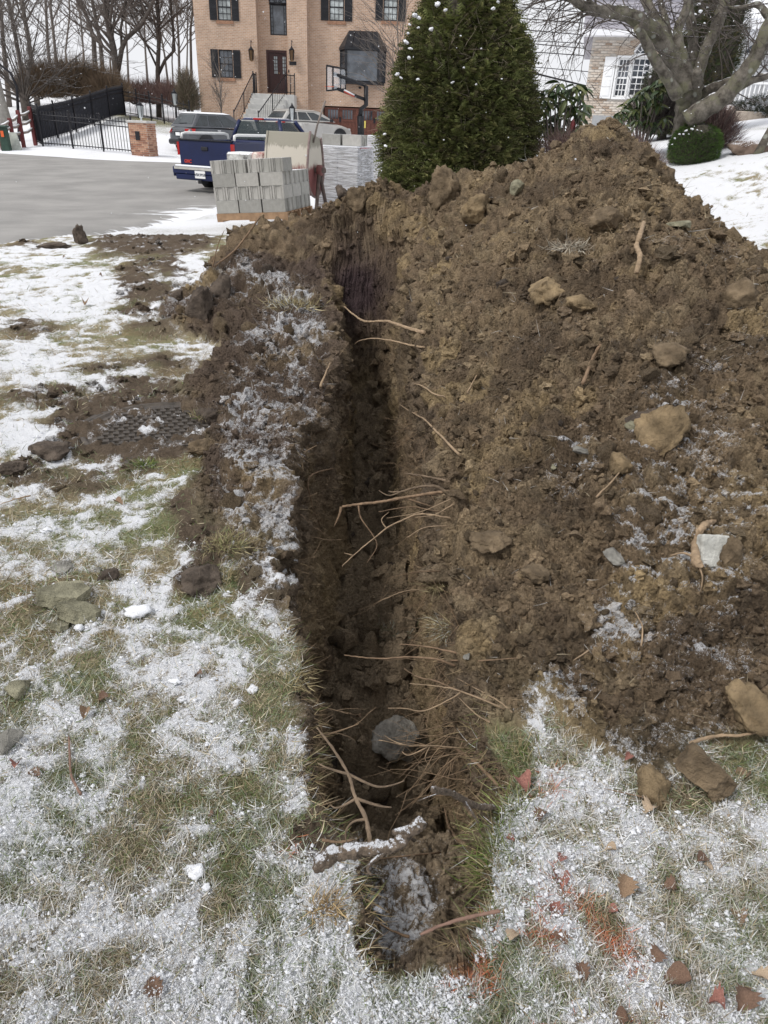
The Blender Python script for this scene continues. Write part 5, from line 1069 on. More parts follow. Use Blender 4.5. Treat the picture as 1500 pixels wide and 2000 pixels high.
# columnar evergreen by the right door, boxwood, juniper
p = atY(1392, 220, 17); pb = (atY(1360, 240, 17)[0], 17, gz_(p[0], 17)-.1)
cy_t = evergreen('columnar_evergreen', 'tall columnar evergreen dusted with snow behind the lichen covered tree', pb, [(0, .5), (.4, .62), (1.5, .6), (2.6, .52), (4.2, .36), (5.2, .15)], 9000, .13, [(.05, .06, .025), (.035, .05, .02), (.08, .07, .03)], M_core, 'evergreen', 9, 1, 0, 5)
snowblobs(cy_t, [(1365, 8, 2), (1368, 22, 2), (1358, 28, 1.5), (1382, 14, 1.3), (1376, 45, 1.2), (1290, 130, 1)], 16.4, cy_t.location, (.03, .08))
p = atY(1285, 150, 17.5); ev2 = evergreen('low_evergreen', 'dark evergreen bush with snow on it below the arched window', (atY(1296, 250, 17.5)[0], 17.5, atY(1296, 262, 17.5)[2]), [(0, .5), (.5, .62), (1.0, .55), (1.5, .3), (1.75, .1)], 4500, .13, [(.04, .055, .022), (.06, .07, .03)], M_core, 'evergreen bush', 12, 1, 0, 5)
snowblobs(ev2, [(1262, 128, 2), (1258, 142, 1.5), (1270, 150, 1.5), (1288, 118, 1.3)], 16.7, ev2.location, (.04, .08))
p = atY(1350, 318, 12.6); bxw = evergreen('boxwood', 'small round clipped boxwood capped with snow on the white lawn', (p[0], 12.6, p[2]-.02), [(0, .31), (.08, .38), (.28, .40), (.44, .34), (.54, .2), (.58, .05)], 7000, .05, [(.06, .11, .025), (.085, .14, .035), (.045, .08, .02)], M_core, 'clipped bush', 15, 1, 0, 4, None, .07, .08)
snowblobs(bxw, [(1327, 262, 1.5), (1340, 255, 1.6), (1352, 252, 1.6), (1362, 254, 1.3), (1370, 256, 1.1), (1318, 270, 1.2), (1335, 262, 1.2), (1313, 282, .8), (1345, 262, 1.2), (1343, 276, .6)], 12.35, bxw.location, (.03, .055))
p = atY(1475, 242, 20); ju = evergreen('spreading_juniper', 'low snow covered juniper beside the porch', (p[0]+.3, 20, gz_(p[0], 20)-.05), [(0, .9), (.15, 1.2), (.35, .9), (.5, .3)], 3500, .13, [(.03, .045, .03), (.62, .64, .68), (.05, .06, .04)], M_core, 'evergreen bush', 19, .8, 0, 4)
p = atY(1460, 232, 21); sg = empty('green_topiary', (p[0], 21, gz_(p[0], 21)-.1), 0, 'leaning dark green clipped shrub standing before the porch', 'topiary'); hT = atY(1462, 195, 21)[2]-sg.location.z
evp = [(0, .2), (.2, .24), (.5, .17), (.75, .16), (.95, .1), (1.0, .03)]
tmp = evergreen('foliage_mass', None, (0, 0, 0), [(h_*hT, r_*1.15) for h_, r_ in evp], 1600, .06, [(.03, .055, .02), (.05, .08, .03)], M_core, None, 22, 1, 0, 4, None, .05, .05)
for c_ in list(tmp.children): c_.parent = sg; c_.rotation_euler = (0, .14, 0)
bpy.data.objects.remove(tmp)
# ================================================================== rhododendrons: every leaf its own part
def leafmesh(L_, W_, c, nm='rhododendron_leaf', fold=.25, droop=.25):
    m = MB(); n_ = 5; vs = []
    for k in range(n_+1):
        t_ = k/n_; w = W_*math.sin(math.pi*(t_*.9+.05))**.7*(1 if 0 < k < n_ else .15); z = -droop*L_*t_*t_; vs += [(L_*t_, -w/2, z+fold*w), (L_*t_, 0, z), (L_*t_, w/2, z+fold*w)]
    fs = []
    for k in range(n_): a = 3*k; fs += [(a, a+1, a+4, a+3), (a+1, a+2, a+5, a+4)]
    m.add(vs, fs, True); return m.mesh('leaf', c)
M_rh = [mat('leaf_green', (.045, .075, .028), .35, .3, 18, spec=.5), mat('leaf_olive', (.085, .105, .035), .4, .3, 18), mat('leaf_pale_underside', (.16, .17, .075), .5, .25, 18), mat('leaf_red', (.13, .018, .022), .45, .3, 18)]
LM = [leafmesh(.17, .062, m_) for m_ in M_rh]
def rhodo(name, label, Y, heads, w_leaf, redheads=(), stemto=None, seed=1, zlift=0, scale=1.0):
    b0 = atY(*stemto, Y); base = Vector((b0[0], Y, gz_(b0[0], Y)-.1)); t = empty(name, base, 0, label, 'rhododendron'); rb = random.Random(seed); st_ = MB(); cnt = 0
    for hi, (x, y) in enumerate(heads):
        Yh = Y+rb.uniform(-.35, .35); c = Vector(atY(x, y, Yh))-base; st_.tube([(rb.uniform(-.1, .1), rb.uniform(-.1, .1), 0), (c.x*.5, c.y*.4, c.z*.55), c], [.018, .012, .008], 5)
        red = hi in redheads
        for k in range(w_leaf):
            o = bpy.data.objects.new('leaf', LM[3] if red else LM[rb.choice((0, 0, 0, 1, 1, 2))]); col.objects.link(o); o.parent = t; o.location = c+Vector((0, 0, rb.uniform(-.03, .02)))
            s = rb.uniform(.75, 1.2)*scale*(.7 if red else 1); o.scale = (s, s*rb.uniform(.7, 1), s); o.rotation_euler = (rb.uniform(-.7, .7), rb.uniform(-.1, 1.0) if not red else rb.uniform(1.0, 1.4), k*2*math.pi/w_leaf+rb.uniform(-.3, .3)); cnt += 1
    st_.build('stem', M_bark, t); return t
H1_ = [(1093, 165), (1085, 180), (1108, 178), (1130, 190), (1075, 200), (1142, 172), (1098, 200), (1118, 210), (1065, 190), (1085, 222), (1105, 232), (1128, 228), (1070, 235), (1142, 205), (1060, 215), (1096, 250), (1115, 252), (1080, 262), (1133, 248), (1070, 175), (1122, 168), (1062, 250), (1100, 272), (1120, 235), (1088, 240), (1135, 218), (1078, 245), (1108, 195)]
rhodo('rhododendron', 'leafy rhododendron with drooping leaves and red bud clusters right of the big evergreen', 10.4, H1_, 9, (16, 23, 24), (1098, 290), 4)
H2_ = [(1240, 190), (1255, 180), (1270, 168), (1285, 158), (1225, 205), (1212, 220), (1205, 235), (1238, 215), (1255, 205), (1275, 190), (1290, 176), (1300, 165), (1220, 245), (1245, 235), (1262, 222), (1280, 248), (1270, 238), (1210, 250), (1298, 230), (1288, 205), (1230, 228)]
rhodo('rhododendron', 'wide rhododendron bush in front of the arched window left of the lichen covered tree', 13.5, H2_, 12, (), (1255, 275), 5)
DK = [(.05, .045, .045), (.075, .065, .06), (.10, .085, .08)]
twigmass('bare_shrub', (1285, 250), 14.3, .6, .5, .62, 5000, DK, 'dense dark leafless shrub between the rhododendron and the lichen covered trunk', L=(.2, .5), W=.008)
RDB = [(.12, .075, .072), (.15, .09, .08), (.09, .06, .06), (.22, .17, .15)]
twigmass('red_twig_shrub', (1238, 345), 8.9, .32, .3, .30, 3800, RDB, 'low reddish twiggy shrub with snow behind the heap peak', L=(.08, .22), W=.004)
twigmass('red_twig_shrub', (1195, 300), 9.6, .34, .3, .2, 2600, RDB, 'dark reddish twig shrub between the heap peak and rhododendron', L=(.08, .25), W=.004)
twigmass('red_twig_shrub', (1385, 290), 13.8, .55, .4, .75, 4500, RDB, 'rounded reddish brown twig shrub behind the boxwood', L=(.1, .3), W=.006)
twigmass('red_twig_shrub', (1105, 300), 9.6, .34, .3, .16, 1800, RDB, 'small brown twig shrub under the red bud rhododendron', L=(.08, .25), W=.004)
# ================================================================== big lichen covered tree
M_mb, n, l, b = nodes('lichen_bark'); co = n.new('ShaderNodeTexCoord').outputs['Object']
c = mixc(n, l, ramp(n, l, noise(n, l, 7, 6, .7), [(.38, 0), (.62, 1)]), (.055, .046, .036), (.20, .18, .15))
c = mixc(n, l, ramp(n, l, noise(n, l, 4, 5, .6), [(.50, 0), (.60, .6)]), c, (.17, .17, .10))
vo = n.new('ShaderNodeTexVoronoi'); vo.inputs['Scale'].default_value = 5.5; l.new(co, vo.inputs['Vector'])
c = mixc(n, l, ramp(n, l, math_(n, l, 'ADD', vo.outputs['Distance'], math_(n, l, 'MULTIPLY', noise(n, l, 20, 4), .25)), [(.25, .85), (.34, 0)]), c, (.30, .31, .27))
z = upz(n, l); c = mixc(n, l, ramp(n, l, math_(n, l, 'ADD', z, math_(n, l, 'MULTIPLY', math_(n, l, 'SUBTRACT', noise(n, l, 9, 4), .5), 1.5)), [(.88, 0), (.97, 1)]), c, SNOW)
l.new(c, b.inputs['Base Color']); b.inputs['Roughness'].default_value = .9; bump(n, l, b, noise(n, l, 45, 7, .75), .9, .02)
MY = 12.9; mb0 = atY(1343, 300, MY); MT = empty('lichen_tree', (mb0[0], MY, gz_(mb0[0], MY)), 0, 'old many limbed leafless tree with pale lichen on its grey limbs', 'tree')
def mp_(x, y, Y): return Vector(atY(x, y, Y))-MT.location
def zz5(pts): return [(1020+x/3.125, y/3.125) for x, y in pts]
def spline(P_, R_, k=5):
    out, ro = [], []
    for i in range(len(P_)-1):
        p0, p1, p2, p3 = P_[max(i-1, 0)], P_[i], P_[i+1], P_[min(i+2, len(P_)-1)]
        for j in range(k):
            t_ = j/k; out.append(.5*((2*p1)+(p2-p0)*t_+(2*p0-5*p1+4*p2-p3)*t_*t_+(3*p1-p0-3*p2+p3)*t_**3)); ro.append(R_[i]*(1-t_)+R_[i+1]*t_)
    return out+[P_[-1]], ro+[R_[-1]]
SCL = MY*.93/F/3.125
def limb(nm, pts, wd, Ys, dY=0.0, m=None):
    P_ = zz5(pts); n_ = len(P_); Q = [mp_(x, y, MY+Ys+dY*i/(n_-1)) for i, (x, y) in enumerate(P_)]; R_ = [w_*SCL/2 for w_ in wd]
    Q, R_ = spline(Q, R_); rb = random.Random(len(pts)); R_ = [r_*(1+.06*math.sin(i*1.7+n_)) for i, r_ in enumerate(R_)]; MB().tube(Q, R_, 12).build(nm, M_mb, MT); return Q, R_
LB = []
limb('trunk', [(985, 960), (990, 800), (1000, 700), (1010, 610), (1025, 520), (1040, 470)], [190, 130, 125, 135, 145, 120], 0)
LB.append(limb('limb', [(1000, 600), (930, 400), (860, 260), (780, 170), (640, 90), (520, 70), (420, 58), (290, -15), (200, -90)], [110, 95, 85, 78, 70, 62, 50, 36, 25], -.05, -.7))
LB.append(limb('limb', [(950, 590), (880, 470), (800, 350), (740, 230), (700, 170)], [70, 58, 50, 45, 40], -.3, -.3))
LB.append(limb('limb', [(1010, 560), (975, 420), (955, 280), (950, 180), (1000, 60), (1015, -60)], [105, 100, 60, 50, 46, 40], -.15, .2))
LB.append(limb('limb', [(1035, 480), (1042, 330), (1040, 200), (1020, 80), (1005, -60)], [62, 58, 54, 50, 46], .1, .3))
LB.append(limb('limb', [(1055, 520), (1095, 380), (1130, 280), (1185, 160), (1220, 60), (1245, -60)], [70, 62, 62, 66, 62, 58], .0, .2))
LB.append(limb('limb', [(1000, 740), (1120, 660), (1230, 590), (1320, 490), (1420, 360), (1490, 200), (1560, 60), (1640, -60)], [110, 105, 95, 85, 80, 76, 70, 60], -.3, -.5))
LB.append(limb('limb', [(1040, 590), (1150, 545), (1260, 505), (1330, 470)], [62, 58, 52, 45], .1, -.3))
LB.append(limb('limb', [(1200, 620), (1290, 560), (1390, 495), (1520, 455), (1650, 400)], [40, 44, 42, 38, 30], -.2, .2))
LB.append(limb('limb', [(880, 300), (850, 180), (800, 90), (740, -20), (700, -90)], [60, 58, 52, 46, 40], -.1, .4))
LB.append(limb('limb', [(900, 290), (880, 150), (850, 40), (830, -60)], [45, 40, 34, 28], .2, .4))
LB.append(limb('limb', [(1500, 100), (1440, 30), (1360, 42), (1280, 45), (1250, 20)], [40, 32, 22, 14, 8], -.2, .3))
LB.append(limb('limb', [(470, 60), (420, 15), (380, -30)], [26, 20, 14], -.5, -.2))
MB().tube([mp_(*zz5([(1065, 520)])[0], MY-.25), mp_(*zz5([(1068, 470)])[0], MY-.32), mp_(*zz5([(1066, 425)])[0], MY-.42)], [.085, .075, .055], 10).build('broken_stub', M_mb, MT)
snowblobs(MT, [(1363, 130, 1.2), (1364, 122, .8), (1338, 92, 1.2), (1285, 116, 1)], MY-.45, MT.location, (.02, .05))
cr = MB(); rnd = random.Random(77)
for Q, R_ in LB:
    for _ in range(9):
        k = rnd.randint(len(Q)//2, len(Q)-1); grow(cr, Q[k], (rnd.uniform(-1, 1), rnd.uniform(-.5, .5), rnd.uniform(-.3, .8)), rnd.uniform(.4, 1.1), .012, 2, rnd, .05, 4, .004, (2, 4), .2)
for _ in range(26): Q, R_ = LB[0]; k = rnd.randint(len(Q)//2, len(Q)-1); grow(cr, Q[k], (rnd.uniform(-1.3, .2), rnd.uniform(-.5, .5), rnd.uniform(-.7, .4)), rnd.uniform(.5, 1.1), .011, 2, rnd, -.1, 4, .0035, (2, 4), .2)
cr.build('twigs', M_bark2, MT)
# boulders on the right lawn
def rock(name, loc, dims, m, seed, sub_=3, rz=0.0, rough=.22, parent=None, flat=0, **kw):
    import bmesh
    bm_ = bmesh.new(); bmesh.ops.create_icosphere(bm_, subdivisions=sub_, radius=1); V = np.array([v.co[:] for v in bm_.verts]); d1_, c1_ = worley(V*1.5+seed*3.1, seed); q_ = fbm(V*2.0+seed*7, 3, seed); q3 = fbm(V*7.0+seed, 3, seed+1)
    # facets: cut the ball with random planes
    rr_ = np.random.default_rng(seed)
    for _ in range(13): n_ = rr_.normal(size=3); n_ /= np.linalg.norm(n_); h_ = rr_.uniform(*((.36, .8) if rough < .3 else (.5, .9))); d = V@n_-h_; V = V-np.clip(d, 0, None)[:, None]*n_*.9
    V = V*(1+(q_-.5)[:, None]*rough*1.6+(q3-.5)[:, None]*rough*.9)
    if rough >= .3: dA, iA = worley(V*2.1+seed, seed+3); dB, iB = worley(V*6.5+seed, seed+5); dC, iC = worley(V*13+seed, seed+7); V = V*(1+(.30 if sub_ < 4 else .15)*(lump(dA)-.4)*(.3+iA)+.17*(lump(dB)-.4)*(.3+iB)+.07*(lump(dC)-.4)*(.3+iC))[:, None]
    V = V*np.array(dims)
    for v, c_ in zip(bm_.verts, V): v.co = c_
    me = bpy.data.meshes.new(name); bm_.to_mesh(me); bm_.free(); me.polygons.foreach_set('use_smooth', [sub_ > 2 and not flat]*len(me.polygons)); me.materials.append(m); o = link(name, me, parent, **kw); o.location = loc; o.rotation_euler = (0, 0, rz); return o
M_rock = mat('brown_rock', (.13, .085, .065), .9, .4, 3, .6, 25, snow=.9, tint=(.22, .17, .135))
p = atY(1470, 300, 12.4); rock('boulder', (p[0]+.3, 12.6, gz_(p[0]+.3, 12.6)-.08), (.7, .4, .22), M_rock, 3, 4, label='wide brown boulder half buried in the snow at the right edge', cat='boulder')
p = atY(1408, 250, 16); rock('boulder', (p[0], 16, gz_(p[0], 16)+.25), (.26, .25, .30), M_rock, 5, 4, label='reddish upright boulder behind the reddish brown twig shrub', cat='boulder')
p = atY(1495, 262, 12.2); MB().tube([(0, 0, -.1), (.12, 0, .3), (.3, 0, .75)], [.07, .055, .05], 8).build('small_trunk', M_mb, None, label='slim grey trunk leaning right above the wide brown boulder', cat='tree trunk').location = (p[0]-.06, 12.2, gz_(p[0], 12.2))
p = atY(1452, 248, 19.5); MB().box(-.8, .55, -.15, .15, -.25, .14).build('edging_block', mat('edging_stone', (.42, .36, .30), .9, .2, 8, .3, 60), None, bevel=.02, label='long tan edging stone below the clipped green shrub', cat='edging stone').location = (p[0], 19.5, gz_(p[0], 19.5)+.03)
# power lines and their poles
for k, (x0, y0, x1, y1, r_) in enumerate(((1042, 11, 1130, 18, .03), (1042, 33, 1140, 40, .03), (1042, 55, 1140, 63, .03), (1042, 75, 1150, 80, .025), (1042, 81, 1150, 90, .03), (1042, 97, 1150, 104, .03), (1050, 127, 1150, 135, .025), (1050, 140, 1145, 163, .06))):
    a, c = Vector(atY(x0, y0, 62)), Vector(atY(x1, y1, 62)); d = (c-a)/(c.x-a.x); A_ = a+d*(-7-a.x); B_ = a+d*(34-a.x); m = (A_+B_)/2; m.z -= .0
    MB().tube([A_, (A_+m)/2-Vector((0, 0, .12)), m-Vector((0, 0, .16)), (B_+m)/2-Vector((0, 0, .12)), B_], r_, 4).build('power_line', M_iron, None, label=['topmost', 'second', 'third', 'fourth', 'fifth', 'sixth', 'seventh', 'thick lowest'][k]+(' wire' if k == 7 else ' wire from the top')+' crossing the pale sky right of the evergreen', cat='wire', group='overhead wires')
a, c = Vector(atY(1066, 15, 61)), Vector(atY(1108, 172, 61)); MB().tube([a+(a-c)*.3, c+(c-a)*.3], .025, 4).build('guy_wire', M_iron, None, label='steep diagonal wire slanting across the other overhead wires', cat='wire')
a, c = Vector(atY(245, 0, 75)), Vector(atY(384, 20, 75)); d = c-a; MB().tube([a-d*2, c+d], .03, 4).build('power_line', M_iron, None, label='single wire passing behind the bare trees left of the brick house', cat='wire')
# ================================================================== block pallets and mixer
M_blk = [mat('concrete_block_%s' % k, c, .92, .12, 14, .5, 120, snow=.93, snowsc=30) for k, c in (('grey', (.36, .355, .33)), ('pale', (.41, .40, .375)), ('dark', (.31, .305, .285)))]
def blockmesh(m_):
    b_ = MB(); b_.box(-.175, .175, -.095, .095, 0, .19)
    for s in (-1, 1):
        for y0, y1, d in ((-.095, -.062, .014), (-.054, -.040, .008), (.040, .054, .008), (.062, .095, .014)): b_.box(min(s*.175, s*(.175+d)), max(s*.175, s*(.175+d)), y0, y1, 0, .19)
    return b_.mesh('concrete_block', m_)
BLK = [blockmesh(m_) for m_ in M_blk]
def place_block(T_, x, y, z, rot, label, group='concrete blocks stacked on pallets'):
    o = bpy.data.objects.new('concrete_block', random.choice(BLK)); col.objects.link(o); prop(o, label, 'concrete block', group)
    o.matrix_world = T_ @ Matrix.Translation((x+random.uniform(-.004, .004), y+random.uniform(-.004, .004), z)) @ Matrix.Rotation(rot+random.uniform(-.012, .012), 4, 'Z'); return o
P0 = atY(425, 434, 12.35); T0 = Matrix.Translation(P0) @ Matrix.Rotation(math.radians(-13), 4, 'Z') @ Matrix.Rotation(math.radians(-4.6), 4, 'Y')
M_pal = mat('pallet_pine', (.31, .20, .12), .8, .25, 9, .3, 40)
def pallet(T_, w_, d_, label, m_=None):
    t = empty('wooden_pallet', (0, 0, 0), 0, label, 'pallet'); t.matrix_world = T_
    for k in range(7): MB().box(0, w_, k*(d_-.1)/6, k*(d_-.1)/6+.1, .105, .125).build('deck_board', m_ or M_pal, t)
    for k in range(3): MB().box(0, w_, k*(d_-.05)/2, k*(d_-.05)/2+.05, .022, .104).build('stringer', m_ or M_pal, t)
    for k in range(3): MB().box(k*(w_-.1)/2, k*(w_-.1)/2+.1, 0, d_, 0, .02).build('bottom_board', m_ or M_pal, t)
    return t
pallet(T0, 1.22, 1.2, 'bare pine pallet under the tilted stack of grey blocks')
ordn = ['first', 'second', 'third', 'fourth', 'fifth', 'sixth', 'seventh']; crs = ['bottom', 'second', 'third', 'top']
for c_ in range(4):
    z = .127+c_*.192
    if c_ in (0, 2):
        for i in range(3):
            for j in range(6):
                if j > 0 and i < 2 and c_ == 0: continue
                lb = ('flat grey block, %s from the left at the front of the %s course' % (ordn[i], crs[c_])) if j == 0 else ('grey block in the %s course, column %s, %s row back from the front' % (crs[c_], ordn[i], ordn[j]))
                place_block(T0, .2+i*.402, .1+j*.2, z, 0, lb)
    else:
        rows = 3 if c_ == 1 else 1
        for i in range(6):
            for j in range(rows):
                if j > 0 and i < 5: continue
                lb = ('ribbed grey block end, %s from the left at the front of the %s course' % (ordn[i], crs[c_])) if j == 0 else ('flat grey block on the right side of the second course, %s from the front' % ordn[j])
                place_block(T0, .1+i*.2+(.03 if c_ == 3 and i > 2 else 0), .2+j*.4, z, math.pi/2, lb)
# mortar mixer
mc = atY(574, 330, 14.7); mg = gz_(mc[0], 14.7); MX = empty('mortar_mixer', (mc[0], 14.7, mg), math.radians(-14), 'cement crusted mortar mixer with cream and red drum behind the block stack', 'mixer'); zc_ = mc[2]-mg
m_drum, n, l, b = nodes('mixer_paint'); co = n.new('ShaderNodeTexCoord').outputs['Object']; s_ = n.new('ShaderNodeSeparateXYZ'); l.new(co, s_.inputs[0])
mp2 = n.new('ShaderNodeMapping'); l.new(co, mp2.inputs[0]); mp2.inputs['Scale'].default_value = (12, 12, 2.0)
zz_ = math_(n, l, 'ADD', s_.outputs[2], math_(n, l, 'MULTIPLY', math_(n, l, 'SUBTRACT', noise(n, l, 1.5, 5, .7, mp2.outputs[0]), .5), .30))
zr = math_(n, l, 'SUBTRACT', zz_, zc_)
c = mixc(n, l, ramp(n, l, math_(n, l, 'ADD', zr, .5), [(.52, 0), (.60, 1)]), (.17, .055, .05), (.50, .465, .40))
c = mixc(n, l, ramp(n, l, math_(n, l, 'ADD', zr, .5), [(.86, 0), (.90, 1)]), c, (.27, .255, .21))
c = mixc(n, l, ramp(n, l, noise(n, l, 30, 5, .8), [(.62, 0), (.72, .6)]), c, (.2, .18, .15)); l.new(c, b.inputs['Base Color']); b.inputs['Roughness'].default_value = .85; bump(n, l, b, noise(n, l, 40, 6, .75), .7, .01)
prof = [(-.24, .60), (-.33, .40), (-.42, .02)]+[(-.42*math.cos(a), -.0-.44*math.sin(a)) for a in np.linspace(.1, math.pi-.1, 12)]+[(.42, .02), (.33, .36), (.27, .50)]
inner = [(y*.94, z+.015) for y, z in prof[::-1]]; ring = prof+inner
dw = .40; M_ = MB(); M_.prism([(-dw, y, zc_+z) for y, z in ring], (2*dw, 0, 0)); dr_ = M_.build('drum', m_drum, MX)
for s in (-1, 1): MB().prism([(s*dw-.012, y*1.05, zc_+z*1.03) for y, z in prof], (.03, 0, 0)).build('end_plate', m_drum, MX)
ep = MB(); ep.tube([(dw+.03, y*1.07, zc_+z*1.05) for y, z in prof], .022, 6); ep.build('rim', mat('faded_red', (.20, .15, .14), .8, .3, 15), MX)
MB().tube([(-.7, 0, zc_), (.62, 0, zc_)], .045, 10).build('axle', mat('rusty_steel', (.10, .075, .065), .7, .4, 12), MX)
MB().lathe([(.05, 0), (.09, .01), (.09, .09), (.05, .1)], 14, Matrix.Translation((.46, 0, zc_)) @ Matrix.Rotation(math.pi/2, 4, 'Y')).build('bearing', mat('red_paint_dull', (.16, .06, .055), .6, .3, 12), MX)
MB().tube([(.43, -.1, zc_+.45), (.5, -.1, zc_+.72), (.66, -.1, zc_+1.12)], .018, 6).build('tilt_handle', mat('bare_steel', (.20, .17, .15), .6, .3, 12), MX)
fr = MB()
for s in (-1, 1): fr.tube([(s*.55, -.35, -.05), (s*.50, 0, zc_)], .035, 6); fr.tube([(s*.55, .35, -.05), (s*.50, 0, zc_)], .035, 6)
fr.tube([(-.55, -.35, .1), (.55, -.35, .1)], .03, 6); fr.build('frame', bpy.data.materials['rusty_steel'], MX)
gr_ = MB()
for k in range(7): gr_.tube([(-dw+.06+k*.11, -.24, zc_+.58), (-dw+.06+k*.11, .25, zc_+.5)], .01, 4)
gr_.build('grate', bpy.data.materials['bare_steel'], MX)
MB().box(-1.22, -.72, -.3, .3, zc_-.35, zc_+.24).build('engine_cover', mat('crusted_black', (.03, .03, .035), .7, .5, 6, .4, 30, snow=.6, tint=(.5, .5, .48)), MX, bevel=.03)
MB().box(-.715, -.47, -.3, .3, zc_-.30, zc_+.26).build('gear_cover', mat('crusted_red_white', (.40, .10, .10), .85, .3, 9, .4, 40, tint=(.62, .60, .54)), MX, bevel=.03)
# wrapped pallets
M_wrap, n, l, b = nodes('plastic_wrap'); co = n.new('ShaderNodeTexCoord').outputs['Object']; mp3 = n.new('ShaderNodeMapping'); l.new(co, mp3.inputs[0]); mp3.inputs['Scale'].default_value = (1.5, 1.5, 22); mp3.inputs['Rotation'].default_value = (.12, .10, 0)
w_ = noise(n, l, 2.2, 6, .7, mp3.outputs[0]); b.inputs['Base Color'].default_value = (.72, .73, .77, 1); b.inputs['Roughness'].default_value = .18
l.new(ramp(n, l, w_, [(.42, .22), (.60, .85)]), b.inputs['Alpha']); bump(n, l, b, w_, 1, .03)
def wrapped(px_, py_, Y, w_, d_, h_, yaw, label, toplist=(), tilt=0):
    p = atY(px_, py_, Y); g0 = gz_(p[0], Y)-.05; t = empty('wrapped_pallet', (p[0], Y, g0), math.radians(yaw), label, 'wrapped pallet')
    nr = int(h_/.195); core = MB()
    for i in range(nr):
        zz0 = .13+i*.195
        for k in range(int(w_/.4)): 
            o = bpy.data.objects.new('block', BLK[(i+k) % 3]); col.objects.link(o); o.parent = t; o.location = (.2+k*.402, .1, zz0)
        for k in range(1, int(d_/.2)-0):
            if k*.2+.1 < d_: o = bpy.data.objects.new('block', BLK[(i+k) % 3]); col.objects.link(o); o.parent = t; o.location = (int(w_/.4)*.402-.2, .1+k*.2, zz0)
    W2 = int(w_/.4)*.402; hh_ = .13+nr*.195
    MB().box(.02, W2-.38, .22, d_-.02, .12, hh_-.01).build('inner_blocks', M_blk[0], t, kind='stuff'); MB().box(0, W2, 0, d_, .0, .11).build('pallet', M_pal, t)
    wr = MB(); wr.box(-.025, W2+.025, -.025, d_+.025, .05, hh_+.02); wr.build('plastic_wrap', M_wrap, t); MB().box(0, W2, 0, d_, hh_+.03, hh_+.05).build('snow_cover', M_snow, t)
    for k, (x, y, r_, lb) in enumerate(toplist): place_block(Matrix.Translation(t.location) @ Matrix.Rotation(math.radians(yaw), 4, 'Z'), x, y, hh_+.055, r_, lb)
    return t
wrapped(622, 390, 15.6, 1.0, 1.0, .98, -16, 'plastic wrapped pallet of grey blocks right of the mixer with loose blocks on it', [(.2, .3, .0, 'loose block beside the mixer handle on top of the wrapped pallet'), (.62, .3, 0, 'loose block at the right on top of the wrapped pallet'), (.62, .51, 0.1, 'loose block at the back on top of the wrapped pallet'), (.2, .52, .05, 'half hidden loose block behind the others on the wrapped pallet')])
wrapped(716, 370, 17.6, 1.0, 1.0, .98, -10, 'snow topped pallet in clear plastic partly hidden by the big evergreen')
p = atY(718, 288, 17.9); MB().box(-.16, .12, -.01, .02, -.04, .06).build('red_tag', mat('red_tag', (.5, .04, .05), .6, .1), None, label='small red tag sticking up from the snow topped pallet', cat='tag').location = (p[0], 17.6, p[2])
p = atY(706, 272, 40.6); MB().box(0, 3.2, 0, .3, -.3, .22).build('concrete_curb', M_conc, None, bevel=.02, label='pale concrete curb in front of the garage doors', cat='curb').location = (p[0], 40.6, p[2]-.05)
# ================================================================== manhole cover
M_castiron = mat('muddy_cast_iron', (.05, .042, .036), .7, .5, 9, .5, 60, snow=1.7, snowsc=90, tint=(.075, .062, .05), spec=.5)
mz = float(G(MHX, MHY)); MHO = empty('manhole_cover', (MHX, MHY, mz), .35, 'round cast iron manhole cover half covered with mud and clods', 'manhole cover')
MB().lathe([(.445, -.05), (.45, .012), (.425, .016), (.42, .004), (.395, .004), (.39, .010), (.02, .010)], 64).build('lid', M_castiron, MHO); MB().lathe([(.50, -.06), (.505, .004), (.455, .006), (.452, -.05)], 64).build('ring', M_castiron, MHO)
lg = MB(); s6 = [(.026*math.cos(k*math.pi/4+(0 if k % 2 else .0))*(1 if k % 2 else .62), .026*math.sin(k*math.pi/4)*(1 if k % 2 else .62), 0) for k in range(8)]; lg.prism(s6, (0, 0, .016)); lgm = lg.mesh('lug', M_castiron)
for i in range(-7, 8):
    for j in range(-7, 8):
        x, y = i*.056+(j % 2)*.028, j*.052
        if math.hypot(x, y) < .362: o = bpy.data.objects.new('lug', lgm); col.objects.link(o); o.parent = MHO; o.location = (x, y, .009)
# ================================================================== clods, stones
def soilm_(name, c, tint=None, snow=1.12, var=.4): return mat(name, c, .95, var, 9, 1.0, 55, snow=snow, tint=tint, snowsc=160)
M_cl = [soilm_('brown_clod', (.12, .088, .056), (.20, .15, .095)), soilm_('tan_clod', (.19, .14, .082), (.29, .215, .125)), soilm_('dark_clod', (.07, .055, .045), (.12, .095, .075), 1.0), soilm_('grey_stone', (.20, .195, .175), (.30, .29, .26), 1.1), soilm_('olive_shale', (.20, .19, .13), (.30, .285, .20), 1.05)]
def size_at(p, px_): return px_*((Vector(p)-Vector(OO)).length*.93)/F
def stone(px_, py_, wpx, hpx, name, label, cat, mi, seed, flat=.6, rz=0, rough=.22, sink=.25, sub_=4, sharp=0, depth=1.0):
    p, n_ = hit(px_, py_); a = size_at(p, wpx)/2; h_ = size_at(p, hpx)/2; o = rock(name, p, (a, a*depth, h_*flat/.6), mi, seed, sub_, rz, rough, label=label, cat=cat); o.location = p+Vector((0, 0, h_*(1-sink)*.6)); return o
M_bld = soilm_('soil_coated_rock', (.16, .15, .13), (.27, .255, .225), 1.12, .6)
M_cc = mat('broken_concrete', (.50, .50, .46), .9, .25, 12, .8, 90, snow=1.2, tint=(.56, .56, .52))
